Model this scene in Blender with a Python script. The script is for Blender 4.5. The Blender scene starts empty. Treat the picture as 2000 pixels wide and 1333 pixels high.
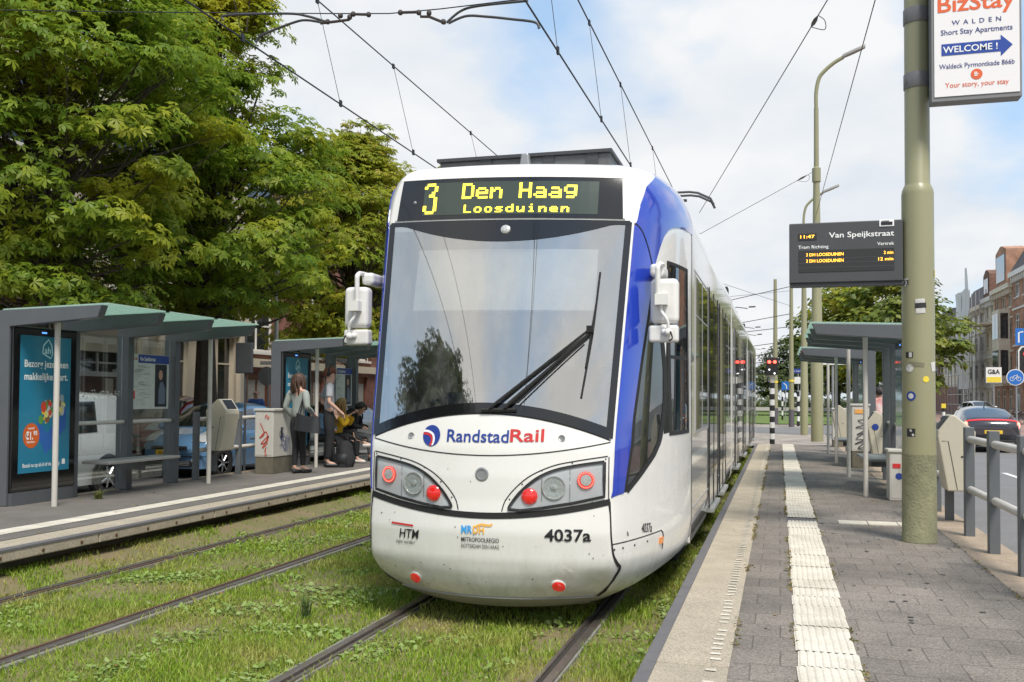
import bpy, bmesh, math, random
import numpy as np
from mathutils import Vector, Matrix
R = math.radians
rnd = random.Random(7)
SC = bpy.context.scene
COL = SC.collection

# ---------------------------------------------------------------- camera, sky, sun, exposure
YAW, TILT, ROLL, FPX = math.atan(522 / 1850), .0294, .0065, 1850.
CAM = Vector((2.09, 0, 1.68))
fw = Vector((-math.sin(YAW) * math.cos(TILT), math.cos(YAW) * math.cos(TILT), math.sin(TILT)))
rt0 = Vector((math.cos(YAW), math.sin(YAW), 0)); up0 = rt0.cross(fw)
rt = rt0 * math.cos(ROLL) + up0 * math.sin(ROLL); up = up0 * math.cos(ROLL) - rt0 * math.sin(ROLL)
cd = bpy.data.cameras.new('camera'); cam = bpy.data.objects.new('camera', cd); COL.objects.link(cam)
cam.matrix_world = Matrix(((rt.x, up.x, -fw.x, CAM.x), (rt.y, up.y, -fw.y, CAM.y), (rt.z, up.z, -fw.z, CAM.z), (0, 0, 0, 1)))
cd.sensor_width = 36; cd.lens = 36 * FPX / 2000; cd.shift_y = 54 / 2000; cd.clip_start = .1; cd.clip_end = 2000
SC.camera = cam

def ray(px, py):
    return (px - 1000) / FPX * rt - (py - 666.5 - 54) / FPX * up + fw
def at(px, py, y=None, x=None, z=None):
    d = ray(px, py)
    t = (y / d.y) if y is not None else ((x - CAM.x) / d.x if x is not None else (z - CAM.z) / d.z)
    return CAM + d * t

SUN_EL, SUN_AZ = R(56), R(146)      # azimuth measured from +y clockwise: sun behind the camera, slightly right
wd = bpy.data.worlds.new('World'); SC.world = wd; wd.use_nodes = True
nt = wd.node_tree; N = nt.nodes; L = nt.links; N.clear()
out = N.new('ShaderNodeOutputWorld'); bg = N.new('ShaderNodeBackground'); bg.inputs[1].default_value = .11
sky = N.new('ShaderNodeTexSky'); sky.sky_type = 'NISHITA'; sky.sun_disc = False
sky.sun_elevation = SUN_EL; sky.sun_rotation = SUN_AZ; sky.dust_density = 1.0; sky.ozone_density = 1.5
tc = N.new('ShaderNodeTexCoord'); sp = N.new('ShaderNodeSeparateXYZ'); L.new(tc.outputs['Generated'], sp.inputs[0])
ad = N.new('ShaderNodeMath'); ad.operation = 'ADD'; ad.inputs[1].default_value = .22; L.new(sp.outputs['Z'], ad.inputs[0])
mx0 = N.new('ShaderNodeMath'); mx0.operation = 'MAXIMUM'; mx0.inputs[1].default_value = .08; L.new(ad.outputs[0], mx0.inputs[0])
dv = N.new('ShaderNodeVectorMath'); dv.operation = 'DIVIDE'
cb = N.new('ShaderNodeCombineXYZ')
for i in range(3): L.new(mx0.outputs[0], cb.inputs[i])
L.new(tc.outputs['Generated'], dv.inputs[0]); L.new(cb.outputs[0], dv.inputs[1])
mp = N.new('ShaderNodeMapping'); mp.inputs['Location'].default_value = (1.3, .4, 0); mp.inputs['Scale'].default_value = (1.0, .8, 1)
L.new(dv.outputs[0], mp.inputs[0])
nz = N.new('ShaderNodeTexNoise'); nz.inputs['Scale'].default_value = 1.15; nz.inputs['Detail'].default_value = 9; nz.inputs['Roughness'].default_value = .52
L.new(mp.outputs[0], nz.inputs['Vector'])
rp = N.new('ShaderNodeValToRGB'); rp.color_ramp.elements[0].position = .42; rp.color_ramp.elements[1].position = .58
# one large cumulus bank and two clearer patches, fixed in the sky by compass direction
acc = nz.outputs['Fac']
for az_, el_, a0_, a1_, amt_ in ((-1.5, 17.5, 3, 13, .20), (3, 13, 2, 10, .12), (-9, 21, 2, 9, -.13), (6, 24, 2, 9, -.10), (-28, 14, 3, 12, .08)):
    dt = N.new('ShaderNodeVectorMath'); dt.operation = 'DOT_PRODUCT'; dt.inputs[1].default_value = (math.sin(R(az_)) * math.cos(R(el_)), math.cos(R(az_)) * math.cos(R(el_)), math.sin(R(el_))); L.new(tc.outputs['Generated'], dt.inputs[0])
    mr_ = N.new('ShaderNodeMapRange'); mr_.interpolation_type = 'SMOOTHSTEP'; mr_.inputs[1].default_value = math.cos(R(a1_)); mr_.inputs[2].default_value = math.cos(R(a0_)); mr_.inputs[4].default_value = amt_; L.new(dt.outputs['Value'], mr_.inputs[0])
    sm = N.new('ShaderNodeMath'); sm.operation = 'ADD'; L.new(acc, sm.inputs[0]); L.new(mr_.outputs[0], sm.inputs[1]); acc = sm.outputs[0]
L.new(acc, rp.inputs[0])
nz2 = N.new('ShaderNodeTexNoise'); nz2.inputs['Scale'].default_value = 2.3; nz2.inputs['Detail'].default_value = 6
L.new(mp.outputs[0], nz2.inputs['Vector'])
cc = N.new('ShaderNodeValToRGB'); cc.color_ramp.elements[0].position = .33; cc.color_ramp.elements[1].position = .62
cc.color_ramp.elements[0].color = (2.75, 3.0, 3.3, 1); cc.color_ramp.elements[1].color = (3.55, 3.6, 3.65, 1)
L.new(nz2.outputs['Fac'], cc.inputs[0])
# thin white veil lifts the blue between the clouds
veil = N.new('ShaderNodeMix'); veil.data_type = 'RGBA'; veil.inputs[0].default_value = .62; veil.inputs[7].default_value = (1.75, 2.5, 3.3, 1)
L.new(sky.outputs[0], veil.inputs[6])
mxc = N.new('ShaderNodeMix'); mxc.data_type = 'RGBA'
L.new(rp.outputs[0], mxc.inputs[0]); L.new(veil.outputs[2], mxc.inputs[6]); L.new(cc.outputs[0], mxc.inputs[7])
L.new(mxc.outputs[2], bg.inputs[0]); L.new(bg.outputs[0], out.inputs[0])

sl = bpy.data.lights.new('sun', 'SUN'); sl.energy = 1.75; sl.angle = R(18); sl.color = (1, .95, .87)
so = bpy.data.objects.new('sun', sl); COL.objects.link(so)
sd = Vector((math.sin(SUN_AZ) * math.cos(SUN_EL), math.cos(SUN_AZ) * math.cos(SUN_EL), math.sin(SUN_EL)))
so.rotation_euler = sd.to_track_quat('Z', 'Y').to_euler(); so.location = (0, -20, 40)
SC.view_settings.view_transform = 'Standard'; SC.view_settings.look = 'None'; SC.view_settings.gamma = 1
SC.view_settings.exposure = 1.25
SC.cycles.max_bounces = 8; SC.cycles.transparent_max_bounces = 24; SC.cycles.diffuse_bounces = 3; SC.cycles.glossy_bounces = 4
SC.cycles.use_denoising = True

# ---------------------------------------------------------------- helpers
MATS = {}
def mat(name, col, rough=.5, metal=0, var=0., vscale=4., bump=0., bscale=60., coat=0., col2=None, dirt=None, spec=.5, rand=None, emit=None, detail=5, speck=0., sscale=120., ior=None):
    """Principled material; var mixes base towards a darker/col2 tone with object-space noise; rand = colours picked per mesh island."""
    if name in MATS: return MATS[name]
    m = bpy.data.materials.new(name); m.use_nodes = True; MATS[name] = m
    nt = m.node_tree; n = nt.nodes; l = nt.links; b = n['Principled BSDF']
    c = (*col, 1); b.inputs['Base Color'].default_value = c; b.inputs['Roughness'].default_value = rough
    b.inputs['Metallic'].default_value = metal; b.inputs['Coat Weight'].default_value = coat; b.inputs['Coat Roughness'].default_value = .05
    b.inputs['Specular IOR Level'].default_value = spec
    m.diffuse_color = c
    geo = n.new('ShaderNodeNewGeometry')
    last = None
    if rand:
        r = n.new('ShaderNodeValToRGB'); l.new(geo.outputs['Random Per Island'], r.inputs[0])
        els = r.color_ramp.elements
        while len(els) < len(rand): els.new(.5)
        for i, cc_ in enumerate(rand):
            els[i].position = i / (len(rand) - 1); els[i].color = (*cc_, 1)
        last = r.outputs[0]
    if var > 0:
        no = n.new('ShaderNodeTexNoise'); no.inputs['Scale'].default_value = vscale; no.inputs['Detail'].default_value = detail; no.inputs['Roughness'].default_value = .62
        l.new(geo.outputs['Position'], no.inputs['Vector'])
        rr = n.new('ShaderNodeValToRGB'); rr.color_ramp.elements[0].position = .35; rr.color_ramp.elements[1].position = .68
        l.new(no.outputs['Fac'], rr.inputs[0])
        mu = n.new('ShaderNodeMath'); mu.operation = 'MULTIPLY'; mu.inputs[1].default_value = var; l.new(rr.outputs[0], mu.inputs[0])
        mi = n.new('ShaderNodeMix'); mi.data_type = 'RGBA'; l.new(mu.outputs[0], mi.inputs[0])
        if last: l.new(last, mi.inputs[6])
        else: mi.inputs[6].default_value = c
        mi.inputs[7].default_value = (*(col2 if col2 else tuple(x * .55 for x in col)), 1)
        last = mi.outputs[2]
        ro = n.new('ShaderNodeMapRange'); ro.inputs[3].default_value = max(.02, rough - .08); ro.inputs[4].default_value = min(1, rough + .1)
        l.new(no.outputs['Fac'], ro.inputs[0]); l.new(ro.outputs[0], b.inputs['Roughness'])
    if speck > 0:
        sn = n.new('ShaderNodeTexNoise'); sn.inputs['Scale'].default_value = sscale; sn.inputs['Detail'].default_value = 3; l.new(geo.outputs['Position'], sn.inputs['Vector'])
        sr = n.new('ShaderNodeMapRange'); sr.inputs[1].default_value = .32; sr.inputs[2].default_value = .68; sr.inputs[3].default_value = 1 - speck; sr.inputs[4].default_value = 1 + speck; l.new(sn.outputs['Fac'], sr.inputs[0])
        sv = n.new('ShaderNodeVectorMath'); sv.operation = 'SCALE'; l.new(sr.outputs[0], sv.inputs['Scale'])
        if last: l.new(last, sv.inputs[0])
        else: sv.inputs[0].default_value = col
        last = sv.outputs[0]
    if ior: b.inputs['IOR'].default_value = ior
    if last: l.new(last, b.inputs['Base Color'])
    if bump > 0:
        nb = n.new('ShaderNodeTexNoise'); nb.inputs['Scale'].default_value = bscale; nb.inputs['Detail'].default_value = 4
        l.new(geo.outputs['Position'], nb.inputs['Vector'])
        bu = n.new('ShaderNodeBump'); bu.inputs['Strength'].default_value = bump; bu.inputs['Distance'].default_value = .01
        l.new(nb.outputs['Fac'], bu.inputs['Height']); l.new(bu.outputs[0], b.inputs['Normal'])
    if emit:
        b.inputs['Emission Color'].default_value = (*emit[0], 1); b.inputs['Emission Strength'].default_value = emit[1]
    return m

def glass(name, tint=(.9, .95, .93), refl=.12, rough=.02, top=.9, gcol=(.95, .97, 1)):
    """thin pane: see-through with a clear reflection that grows at grazing angles"""
    if name in MATS: return MATS[name]
    m = bpy.data.materials.new(name); m.use_nodes = True; MATS[name] = m
    nt = m.node_tree; n = nt.nodes; l = nt.links; n.clear()
    o = n.new('ShaderNodeOutputMaterial'); t = n.new('ShaderNodeBsdfTransparent'); t.inputs[0].default_value = (*tint, 1)
    g = n.new('ShaderNodeBsdfGlossy'); g.inputs['Roughness'].default_value = rough; g.inputs[0].default_value = (*gcol, 1)
    lw = n.new('ShaderNodeLayerWeight'); lw.inputs[0].default_value = .35
    mr = n.new('ShaderNodeMapRange'); mr.inputs[3].default_value = refl; mr.inputs[4].default_value = top
    l.new(lw.outputs['Fresnel'], mr.inputs[0])
    mi = n.new('ShaderNodeMixShader'); l.new(mr.outputs[0], mi.inputs[0]); l.new(t.outputs[0], mi.inputs[1]); l.new(g.outputs[0], mi.inputs[2])
    l.new(mi.outputs[0], o.inputs[0]); m.diffuse_color = (*tint, 1)
    return m

ORG = {}
def tag(o, label=None, cat=None, group=None, kind=None):
    if label: o['label'] = label
    if cat: o['category'] = cat
    if group: o['group'] = group
    if kind: o['kind'] = kind
    return o
def thing(name, label, cat, loc=(0, 0, 0), group=None, rz=0):
    o = bpy.data.objects.new(name, None); COL.objects.link(o); o.location = loc; o.rotation_euler = (0, 0, rz)
    o.empty_display_size = .3
    ORG[o.name] = Vector(loc)
    return tag(o, label, cat, group)

class MB:
    """collects shapes (world coordinates) and links them as one mesh"""
    def __init__(s): s.v = []; s.f = []; s.mi = []; s.cur = 0
    def add(s, vs, fs):
        b = len(s.v); s.v.extend([tuple(p) for p in vs]); s.f.extend([tuple(b + i for i in f) for f in fs]); s.mi.extend([s.cur] * len(fs)); return s
    def box(s, c, size, rz=0, rx=0, ry=0):
        m = Matrix.Rotation(rz, 3, 'Z') @ Matrix.Rotation(ry, 3, 'Y') @ Matrix.Rotation(rx, 3, 'X'); c = Vector(c)
        vs = [c + m @ Vector((sx * size[0] / 2, sy * size[1] / 2, sz * size[2] / 2)) for sz in (-1, 1) for sy in (-1, 1) for sx in (-1, 1)]
        return s.add(vs, [(0, 2, 3, 1), (4, 5, 7, 6), (0, 1, 5, 4), (2, 6, 7, 3), (0, 4, 6, 2), (1, 3, 7, 5)])
    def ab(s, a, b):
        return s.box([(a[i] + b[i]) / 2 for i in range(3)], [abs(b[i] - a[i]) for i in range(3)])
    def tube(s, pts, r, n=8, caps=True, smooth_pts=0):
        pts = [Vector(p) for p in pts]
        if smooth_pts: pts = catmull(pts, smooth_pts)
        rs = r if isinstance(r, (list, tuple)) else [r] * len(pts)
        if len(rs) != len(pts): rs = [rs[0] + (rs[-1] - rs[0]) * i / (len(pts) - 1) for i in range(len(pts))]
        vs = []; fs = []; prev = None
        for i, p in enumerate(pts):
            t = (pts[min(i + 1, len(pts) - 1)] - pts[max(i - 1, 0)])
            t = t.normalized() if t.length > 1e-9 else Vector((0, 0, 1))
            if prev is None:
                a = t.orthogonal().normalized()
            else:
                a = (prev - t * prev.dot(t)); a = a.normalized() if a.length > 1e-6 else t.orthogonal().normalized()
            prev = a; b = t.cross(a)
            for k in range(n):
                an = 2 * math.pi * k / n; vs.append(p + (a * math.cos(an) + b * math.sin(an)) * rs[i])
        for i in range(len(pts) - 1):
            for k in range(n):
                fs.append((i * n + k, i * n + (k + 1) % n, (i + 1) * n + (k + 1) % n, (i + 1) * n + k))
        if caps:
            fs.append(tuple(range(n - 1, -1, -1))); fs.append(tuple((len(pts) - 1) * n + k for k in range(n)))
        return s.add(vs, fs)
    def prism(s, poly, depth_vec):
        n = len(poly); d = Vector(depth_vec); p = [Vector(q) for q in poly]
        vs = p + [q + d for q in p]
        fs = [tuple(range(n - 1, -1, -1)), tuple(range(n, 2 * n))] + [(i, (i + 1) % n, n + (i + 1) % n, n + i) for i in range(n)]
        return s.add(vs, fs)
    def lathe(s, c, prof, n=24, axis='Z', ang=None):
        """prof: (r, h) pairs about an axis through c"""
        c = Vector(c); vs = []; fs = []
        m = {'Z': Matrix.Identity(3), 'Y': Matrix.Rotation(R(90), 3, 'X'), 'X': Matrix.Rotation(R(90), 3, 'Y')}[axis] if isinstance(axis, str) else axis
        for r, h in prof:
            for k in range(n):
                a = 2 * math.pi * k / n; vs.append(c + m @ Vector((r * math.cos(a), r * math.sin(a), h)))
        for i in range(len(prof) - 1):
            for k in range(n): fs.append((i * n + k, i * n + (k + 1) % n, (i + 1) * n + (k + 1) % n, (i + 1) * n + k))
        if prof[0][0] > 1e-5: fs.append(tuple(range(n - 1, -1, -1)))
        if prof[-1][0] > 1e-5: fs.append(tuple((len(prof) - 1) * n + k for k in range(n)))
        return s.add(vs, fs)
    def ball(s, c, r, n=10, sc=(1, 1, 1)):
        c = Vector(c); vs = []; fs = []; m = n // 2 + 1
        for i in range(m + 1):
            t = math.pi * i / m
            for k in range(n):
                a = 2 * math.pi * k / n
                vs.append(c + Vector((r * sc[0] * math.sin(t) * math.cos(a), r * sc[1] * math.sin(t) * math.sin(a), r * sc[2] * math.cos(t))))
        for i in range(m):
            for k in range(n): fs.append((i * n + k, (i + 1) * n + k, (i + 1) * n + (k + 1) % n, i * n + (k + 1) % n))
        return s.add(vs, fs)
    def grid(s, fn, na, nb, flip=False):
        vs = [fn(i / na, j / nb) for i in range(na + 1) for j in range(nb + 1)]; w = nb + 1
        fs = [(i * w + j, (i + 1) * w + j, (i + 1) * w + j + 1, i * w + j + 1) for i in range(na) for j in range(nb)]
        if flip: fs = [tuple(reversed(f)) for f in fs]
        return s.add(vs, fs)
    def slab(s, fn, na, nb, th):
        """grid with thickness; fn(a, b, off)"""
        g0 = [fn(i / na, j / nb, th) for i in range(na + 1) for j in range(nb + 1)]
        g1 = [fn(i / na, j / nb, 0) for i in range(na + 1) for j in range(nb + 1)]
        w = nb + 1; n = len(g0); fs = []
        for i in range(na):
            for j in range(nb):
                q = (i * w + j, (i + 1) * w + j, (i + 1) * w + j + 1, i * w + j + 1); fs.append(q); fs.append(tuple(n + k for k in reversed(q)))
        ring = [(i, 0) for i in range(na)] + [(na, j) for j in range(nb)] + [(i, nb) for i in range(na, 0, -1)] + [(0, j) for j in range(nb, 0, -1)]
        ids = [i * w + j for i, j in ring]
        for a_, b_ in zip(ids, ids[1:] + ids[:1]): fs.append((b_, a_, n + a_, n + b_))
        return s.add(g0 + g1, fs)
    def build(s, name, mats, parent=None, smooth=False, bevel=0, recalc=True, auto=35, seg=2):
        if parent is not None and parent.parent is not None and parent.parent.parent is not None: parent = parent.parent
        me = bpy.data.meshes.new(name); o = Vector(ORG[root_of(parent).name]) if parent is not None else Vector((0, 0, 0))
        me.from_pydata([(p[0] - o.x, p[1] - o.y, p[2] - o.z) for p in s.v], [], s.f)
        mats = mats if isinstance(mats, (list, tuple)) else [mats]
        for m in mats: me.materials.append(m)
        if len(mats) > 1: me.polygons.foreach_set('material_index', s.mi)
        if recalc:
            bm = bmesh.new(); bm.from_mesh(me); bmesh.ops.recalc_face_normals(bm, faces=bm.faces); bm.to_mesh(me); bm.free()
        ob = bpy.data.objects.new(name, me); COL.objects.link(ob)
        if parent is not None: ob.parent = parent
        if smooth:
            me.polygons.foreach_set('use_smooth', [True] * len(me.polygons))
            me.set_sharp_from_angle(angle=R(auto))
        if bevel:
            bv = ob.modifiers.new('bevel', 'BEVEL'); bv.width = bevel; bv.segments = seg; bv.limit_method = 'ANGLE'; bv.angle_limit = R(40); bv.harden_normals = False
        return ob
def root_of(o):
    while o.parent is not None: o = o.parent
    return o
def catmull(pts, k):
    out_ = []; n = len(pts)
    for i in range(n - 1):
        p0, p1, p2, p3 = pts[max(i - 1, 0)], pts[i], pts[i + 1], pts[min(i + 2, n - 1)]
        for j in range(k):
            t = j / k
            out_.append(.5 * ((2 * p1) + (p2 - p0) * t + (2 * p0 - 5 * p1 + 4 * p2 - p3) * t * t + (3 * p1 - p0 - 3 * p2 + p3) * t ** 3))
    out_.append(pts[-1]); return out_
def copy_tree(o, loc=None, rz=None, label=None, group=None):
    def rec(a, par):
        c = a.copy(); COL.objects.link(c)
        if par is not None: c.parent = par
        for ch in [x for x in a.children]: rec(ch, c)
        return c
    c = rec(o, None)
    if loc is not None: c.location = loc
    if rz is not None: c.rotation_euler = (0, 0, rz)
    ORG[c.name] = Vector(c.location)
    return tag(c, label, None, group)
def interp(x, xs, ys):
    return float(np.interp(x, xs, ys))

_fc = bpy.data.curves.new('lettering_source', 'FONT'); _fo = bpy.data.objects.new('lettering_source', _fc); COL.objects.link(_fo)
def text_geo(s, size, bold=0., shear=0., spacing=1., align='LEFT', squash=1., res=3):
    """flat letters from the built-in font as (verts2d, faces); baseline at 0"""
    _fc.body = s; _fc.size = size; _fc.offset = bold * size; _fc.shear = shear; _fc.space_character = spacing; _fc.align_x = align; _fc.resolution_u = res
    _fc.fill_mode = 'FRONT'; _fc.extrude = 0
    dg = bpy.context.evaluated_depsgraph_get(); dg.update()
    me = bpy.data.meshes.new_from_object(_fo.evaluated_get(dg))
    vs = [(v.co.x * squash, v.co.y) for v in me.vertices]; fs = [tuple(p.vertices) for p in me.polygons]
    bpy.data.meshes.remove(me); return vs, fs
def letters(mb, s, size, fn, width=None, center=False, right=False, **kw):
    """adds a text to mb, each 2-D vertex placed by fn(u, v); width stretches the line to that length"""
    vs, fs = text_geo(s, size, **kw)
    if not vs: return mb
    x0 = min(v[0] for v in vs); x1 = max(v[0] for v in vs)
    k = width / (x1 - x0) if width else 1.
    w = (x1 - x0) * k
    sh = -w / 2 if center else (-w if right else 0)
    return mb.add([fn((v[0] - x0) * k + sh, v[1]) for v in vs], fs)
# ---------------------------------------------------------------- tram nose surface: u 0..1 across the front half, 1..2 round the tapered flank, z up
ZC = [.12, .17, .22, .3, .4, .5, .7, .93, 1.1, 1.3, 1.5, 3.1, 3.42, 3.48, 3.53, 3.57, 3.60, 3.62]
YC = [6.86, 6.76, 6.70, 6.64, 6.595, 6.57, 6.555, 6.575, 6.58, 6.60, 6.65, 7.13, 7.21, 7.24, 7.29, 7.37, 7.5, 7.75]
ZW = [.12, .25, .35, .5, .9, 1.4, 3.1, 3.42, 3.62]
WC = [.74, .86, .90, .92, .92, .93, 1.0, .975, .96]
def nose_inset(z):
    if z < 3.2: return 0.
    return .32 * (1 - math.sqrt(max(0, 1 - min(1, (z - 3.2) / .425) ** 2)))
def nose(u, z, off=0.):
    """point on the shell; off pushes it outwards; negative u mirrors"""
    sg = -1 if u < 0 else 1; u = abs(u)
    def P(u, z):
        yc = np.interp(z, ZC, YC); w = np.interp(z, ZW, WC); bow = np.interp(z, [.12, .45, 1.2, 3.1], [.36, .19, .17, .11])
        full = np.interp(z, [.12, .25, .4, .6], [1.15, 1.22, 1.30, 1.325])
        if u <= 1:
            x, y = u * w, yc + bow * u * u
        else:
            t = u - 1; p0 = (w, yc + bow); p1 = (w + .085, yc + bow + .045); p2 = (full, 7.75); p3 = (full, 8.75)
            b = [(1 - t) ** 3, 3 * t * (1 - t) ** 2, 3 * t * t * (1 - t), t ** 3]
            x = sum(b[i] * (p0, p1, p2, p3)[i][0] for i in range(4)); y = sum(b[i] * (p0, p1, p2, p3)[i][1] for i in range(4))
        x *= 1 - nose_inset(z) / 1.325
        return Vector((float(x), float(y), float(z)))
    p = P(u, z)
    if off:
        e = 1e-3
        du = P(min(2, u + e), z) - P(max(0, u - e), z); dz = P(u, min(3.618, z + .01)) - P(u, max(.121, z - .01))
        n = du.cross(dz).normalized()
        if n.y > .2 and u <= 1: n = -n
        p = p + n * off
    x = p.x * sg
    return Vector((x, p.y, p.z - x * float(np.interp(p.z, [1.6, 3.4], [0, .042])) * max(0, min(1, 1 - (p.y - 7.35) / 1.3))))
def front(x, z, off=0.):
    w = np.interp(z, ZW, WC) * (1 - nose_inset(z) / 1.325)
    return nose(x / w, z, off)
# ---------------------------------------------------------------- materials shared by many things
WHITE = mat('tram_white', (.76, .75, .71), .28, var=.10, vscale=3, coat=.6, col2=(.60, .57, .51))
def grime(m, z0, z1, col, amt):
    n = m.node_tree.nodes; l = m.node_tree.links; b = n['Principled BSDF']; g = n.new('ShaderNodeNewGeometry'); sx = n.new('ShaderNodeSeparateXYZ'); l.new(g.outputs['Position'], sx.inputs[0])
    mr = n.new('ShaderNodeMapRange'); mr.inputs[1].default_value = z0; mr.inputs[2].default_value = z1; mr.inputs[3].default_value = 1; mr.inputs[4].default_value = .06; l.new(sx.outputs[2], mr.inputs[0])
    mp = n.new('ShaderNodeMapping'); mp.inputs['Scale'].default_value = (6, 6, 1.6); l.new(g.outputs['Position'], mp.inputs[0]); no = n.new('ShaderNodeTexNoise'); no.inputs['Scale'].default_value = 1.6; no.inputs['Detail'].default_value = 9; no.inputs['Roughness'].default_value = .7; l.new(mp.outputs[0], no.inputs['Vector'])
    r = n.new('ShaderNodeMapRange'); r.inputs[1].default_value = .38; r.inputs[2].default_value = .72; r.inputs[4].default_value = amt; l.new(no.outputs['Fac'], r.inputs[0]); mu = n.new('ShaderNodeMath'); mu.operation = 'MULTIPLY'; l.new(mr.outputs[0], mu.inputs[0]); l.new(r.outputs[0], mu.inputs[1])
    mi = n.new('ShaderNodeMix'); mi.data_type = 'RGBA'; l.new(mu.outputs[0], mi.inputs[0]); mi.inputs[7].default_value = (*col, 1)
    lk = b.inputs['Base Color'].links
    if lk: l.new(lk[0].from_socket, mi.inputs[6])
    else: mi.inputs[6].default_value = b.inputs['Base Color'].default_value
    l.new(mi.outputs[2], b.inputs['Base Color'])
grime(WHITE, .22, .70, (.34, .30, .23), .55)
SILVER = mat('tram_silver', (.70, .69, .66), .13, var=.08, vscale=2, coat=1., col2=(.56, .54, .50))
grime(SILVER, .4, 1.1, (.30, .27, .21), .55)
BLUE = mat('tram_blue', (.012, .045, .42), .16, coat=1.)
BLACK = mat('black_gloss', (.008, .008, .009), .12, coat=.5)
RUBBER = mat('rubber', (.012, .012, .012), .75)
DARKMET = mat('dark_metal', (.05, .053, .058), .5, var=.3)
GREYMET = mat('grey_metal', (.30, .31, .32), .4, metal=.3, var=.25)
CHROME = mat('bright_metal', (.75, .75, .74), .18, metal=1.)
MIRW = mat('mirror_white', (.72, .71, .68), .38, var=.1)
INK = mat('ink_black', (.012, .012, .014), .5)
INKBLUE = mat('ink_blue', (.02, .05, .26), .4)
INKRED = mat('ink_red', (.55, .03, .03), .4)
INKWHITE = mat('ink_white', (.85, .85, .83), .45)
GLASS_WS = glass('windscreen_glass', (.88, .90, .88), .50, gcol=(1, .965, .90))
dust_n = GLASS_WS.node_tree.nodes; dust_l = GLASS_WS.node_tree.links; dd = dust_n.new('ShaderNodeBsdfDiffuse'); dd.inputs[0].default_value = (.75, .74, .70, 1); dm = dust_n.new('ShaderNodeMixShader'); dg_ = dust_n.new('ShaderNodeNewGeometry'); dp = dust_n.new('ShaderNodeMapping'); dp.inputs['Scale'].default_value = (1, 1, .45); dp.inputs['Rotation'].default_value = (0, R(28), 0); dust_l.new(dg_.outputs['Position'], dp.inputs[0])
dno = dust_n.new('ShaderNodeTexNoise'); dno.inputs['Scale'].default_value = 7; dno.inputs['Detail'].default_value = 10; dno.inputs['Roughness'].default_value = .75; dust_l.new(dp.outputs[0], dno.inputs['Vector']); dr = dust_n.new('ShaderNodeMapRange'); dr.inputs[1].default_value = .45; dr.inputs[2].default_value = .80; dr.inputs[3].default_value = .008; dr.inputs[4].default_value = .13; dust_l.new(dno.outputs['Fac'], dr.inputs[0])
do_ = [q for q in dust_n if q.type == 'OUTPUT_MATERIAL'][0]; src_ = do_.inputs[0].links[0].from_socket; dust_l.new(dr.outputs[0], dm.inputs[0]); dust_l.new(src_, dm.inputs[1]); dust_l.new(dd.outputs[0], dm.inputs[2]); dust_l.new(dm.outputs[0], do_.inputs[0])
GLASS_CAB = glass('cab_glass', (.45, .49, .48), .10)
GLASS_DK = mat('tinted_glass', (.022, .027, .022), .03, spec=.5, ior=1.22)
REDLENS = mat('red_lens', (.55, .012, .01), .15, coat=1., emit=((1, .03, .02), .12))
REDGLOW = mat('red_led', (.9, .15, .12), .3, emit=((1, .12, .08), 1.1))
ORANGE = mat('orange_lens', (.8, .25, .03), .25, coat=.8)
CLEARL = glass('lamp_lens', (.97, .98, .98), .03, top=.22)
REFLECTOR = mat('reflector', (.60, .61, .58), .2, metal=.25, var=.6, vscale=45, coat=1., col2=(.30, .31, .30))
LAMPGREY = mat('lamp_housing_grey', (.50, .52, .53), .35, var=.2)
LEDBACK = mat('led_panel', (.030, .045, .030), .25, coat=.8)
LEDYEL = mat('led_yellow', (.9, .75, .05), .5, emit=((1, .78, .05), 1.0))

def ribbon(mb, pts, w, fn, off=.003, th=0.):
    """flat strip of width w along 2-D pts, placed on a surface by fn(a, b, off)"""
    n = len(pts); P = [Vector((p[0], p[1], 0)) for p in pts]; vs = []
    for i in range(n):
        t = (P[min(i + 1, n - 1)] - P[max(i - 1, 0)]).normalized(); nn = Vector((-t.y, t.x, 0)) * w / 2
        for q in (P[i] + nn, P[i] - nn): vs.append(fn(q.x, q.y, off))
    return mb.add(vs, [(2 * i, 2 * i + 1, 2 * i + 3, 2 * i + 2) for i in range(n - 1)])
def curve2(pts, k=8):
    return [(p.x, p.y) for p in catmull([Vector((a, b, 0)) for a, b in pts], k)]
def fan(mb, poly, fn, off):
    """filled polygon on a curved surface: concentric rings towards the middle so it follows the curve"""
    cx = sum(p[0] for p in poly) / len(poly); cy = sum(p[1] for p in poly) / len(poly); n = len(poly); K = 6
    vs = [fn(cx + (p[0] - cx) * k / K, cy + (p[1] - cy) * k / K, off) for k in range(1, K + 1) for p in poly] + [fn(cx, cy, off)]
    fs = [(k * n + i, k * n + (i + 1) % n, (k + 1) * n + (i + 1) % n, (k + 1) * n + i) for k in range(K - 1) for i in range(n)]
    fs += [(i, (i + 1) % n, len(vs) - 1) for i in range(n)]
    return mb.add(vs, fs)

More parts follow.
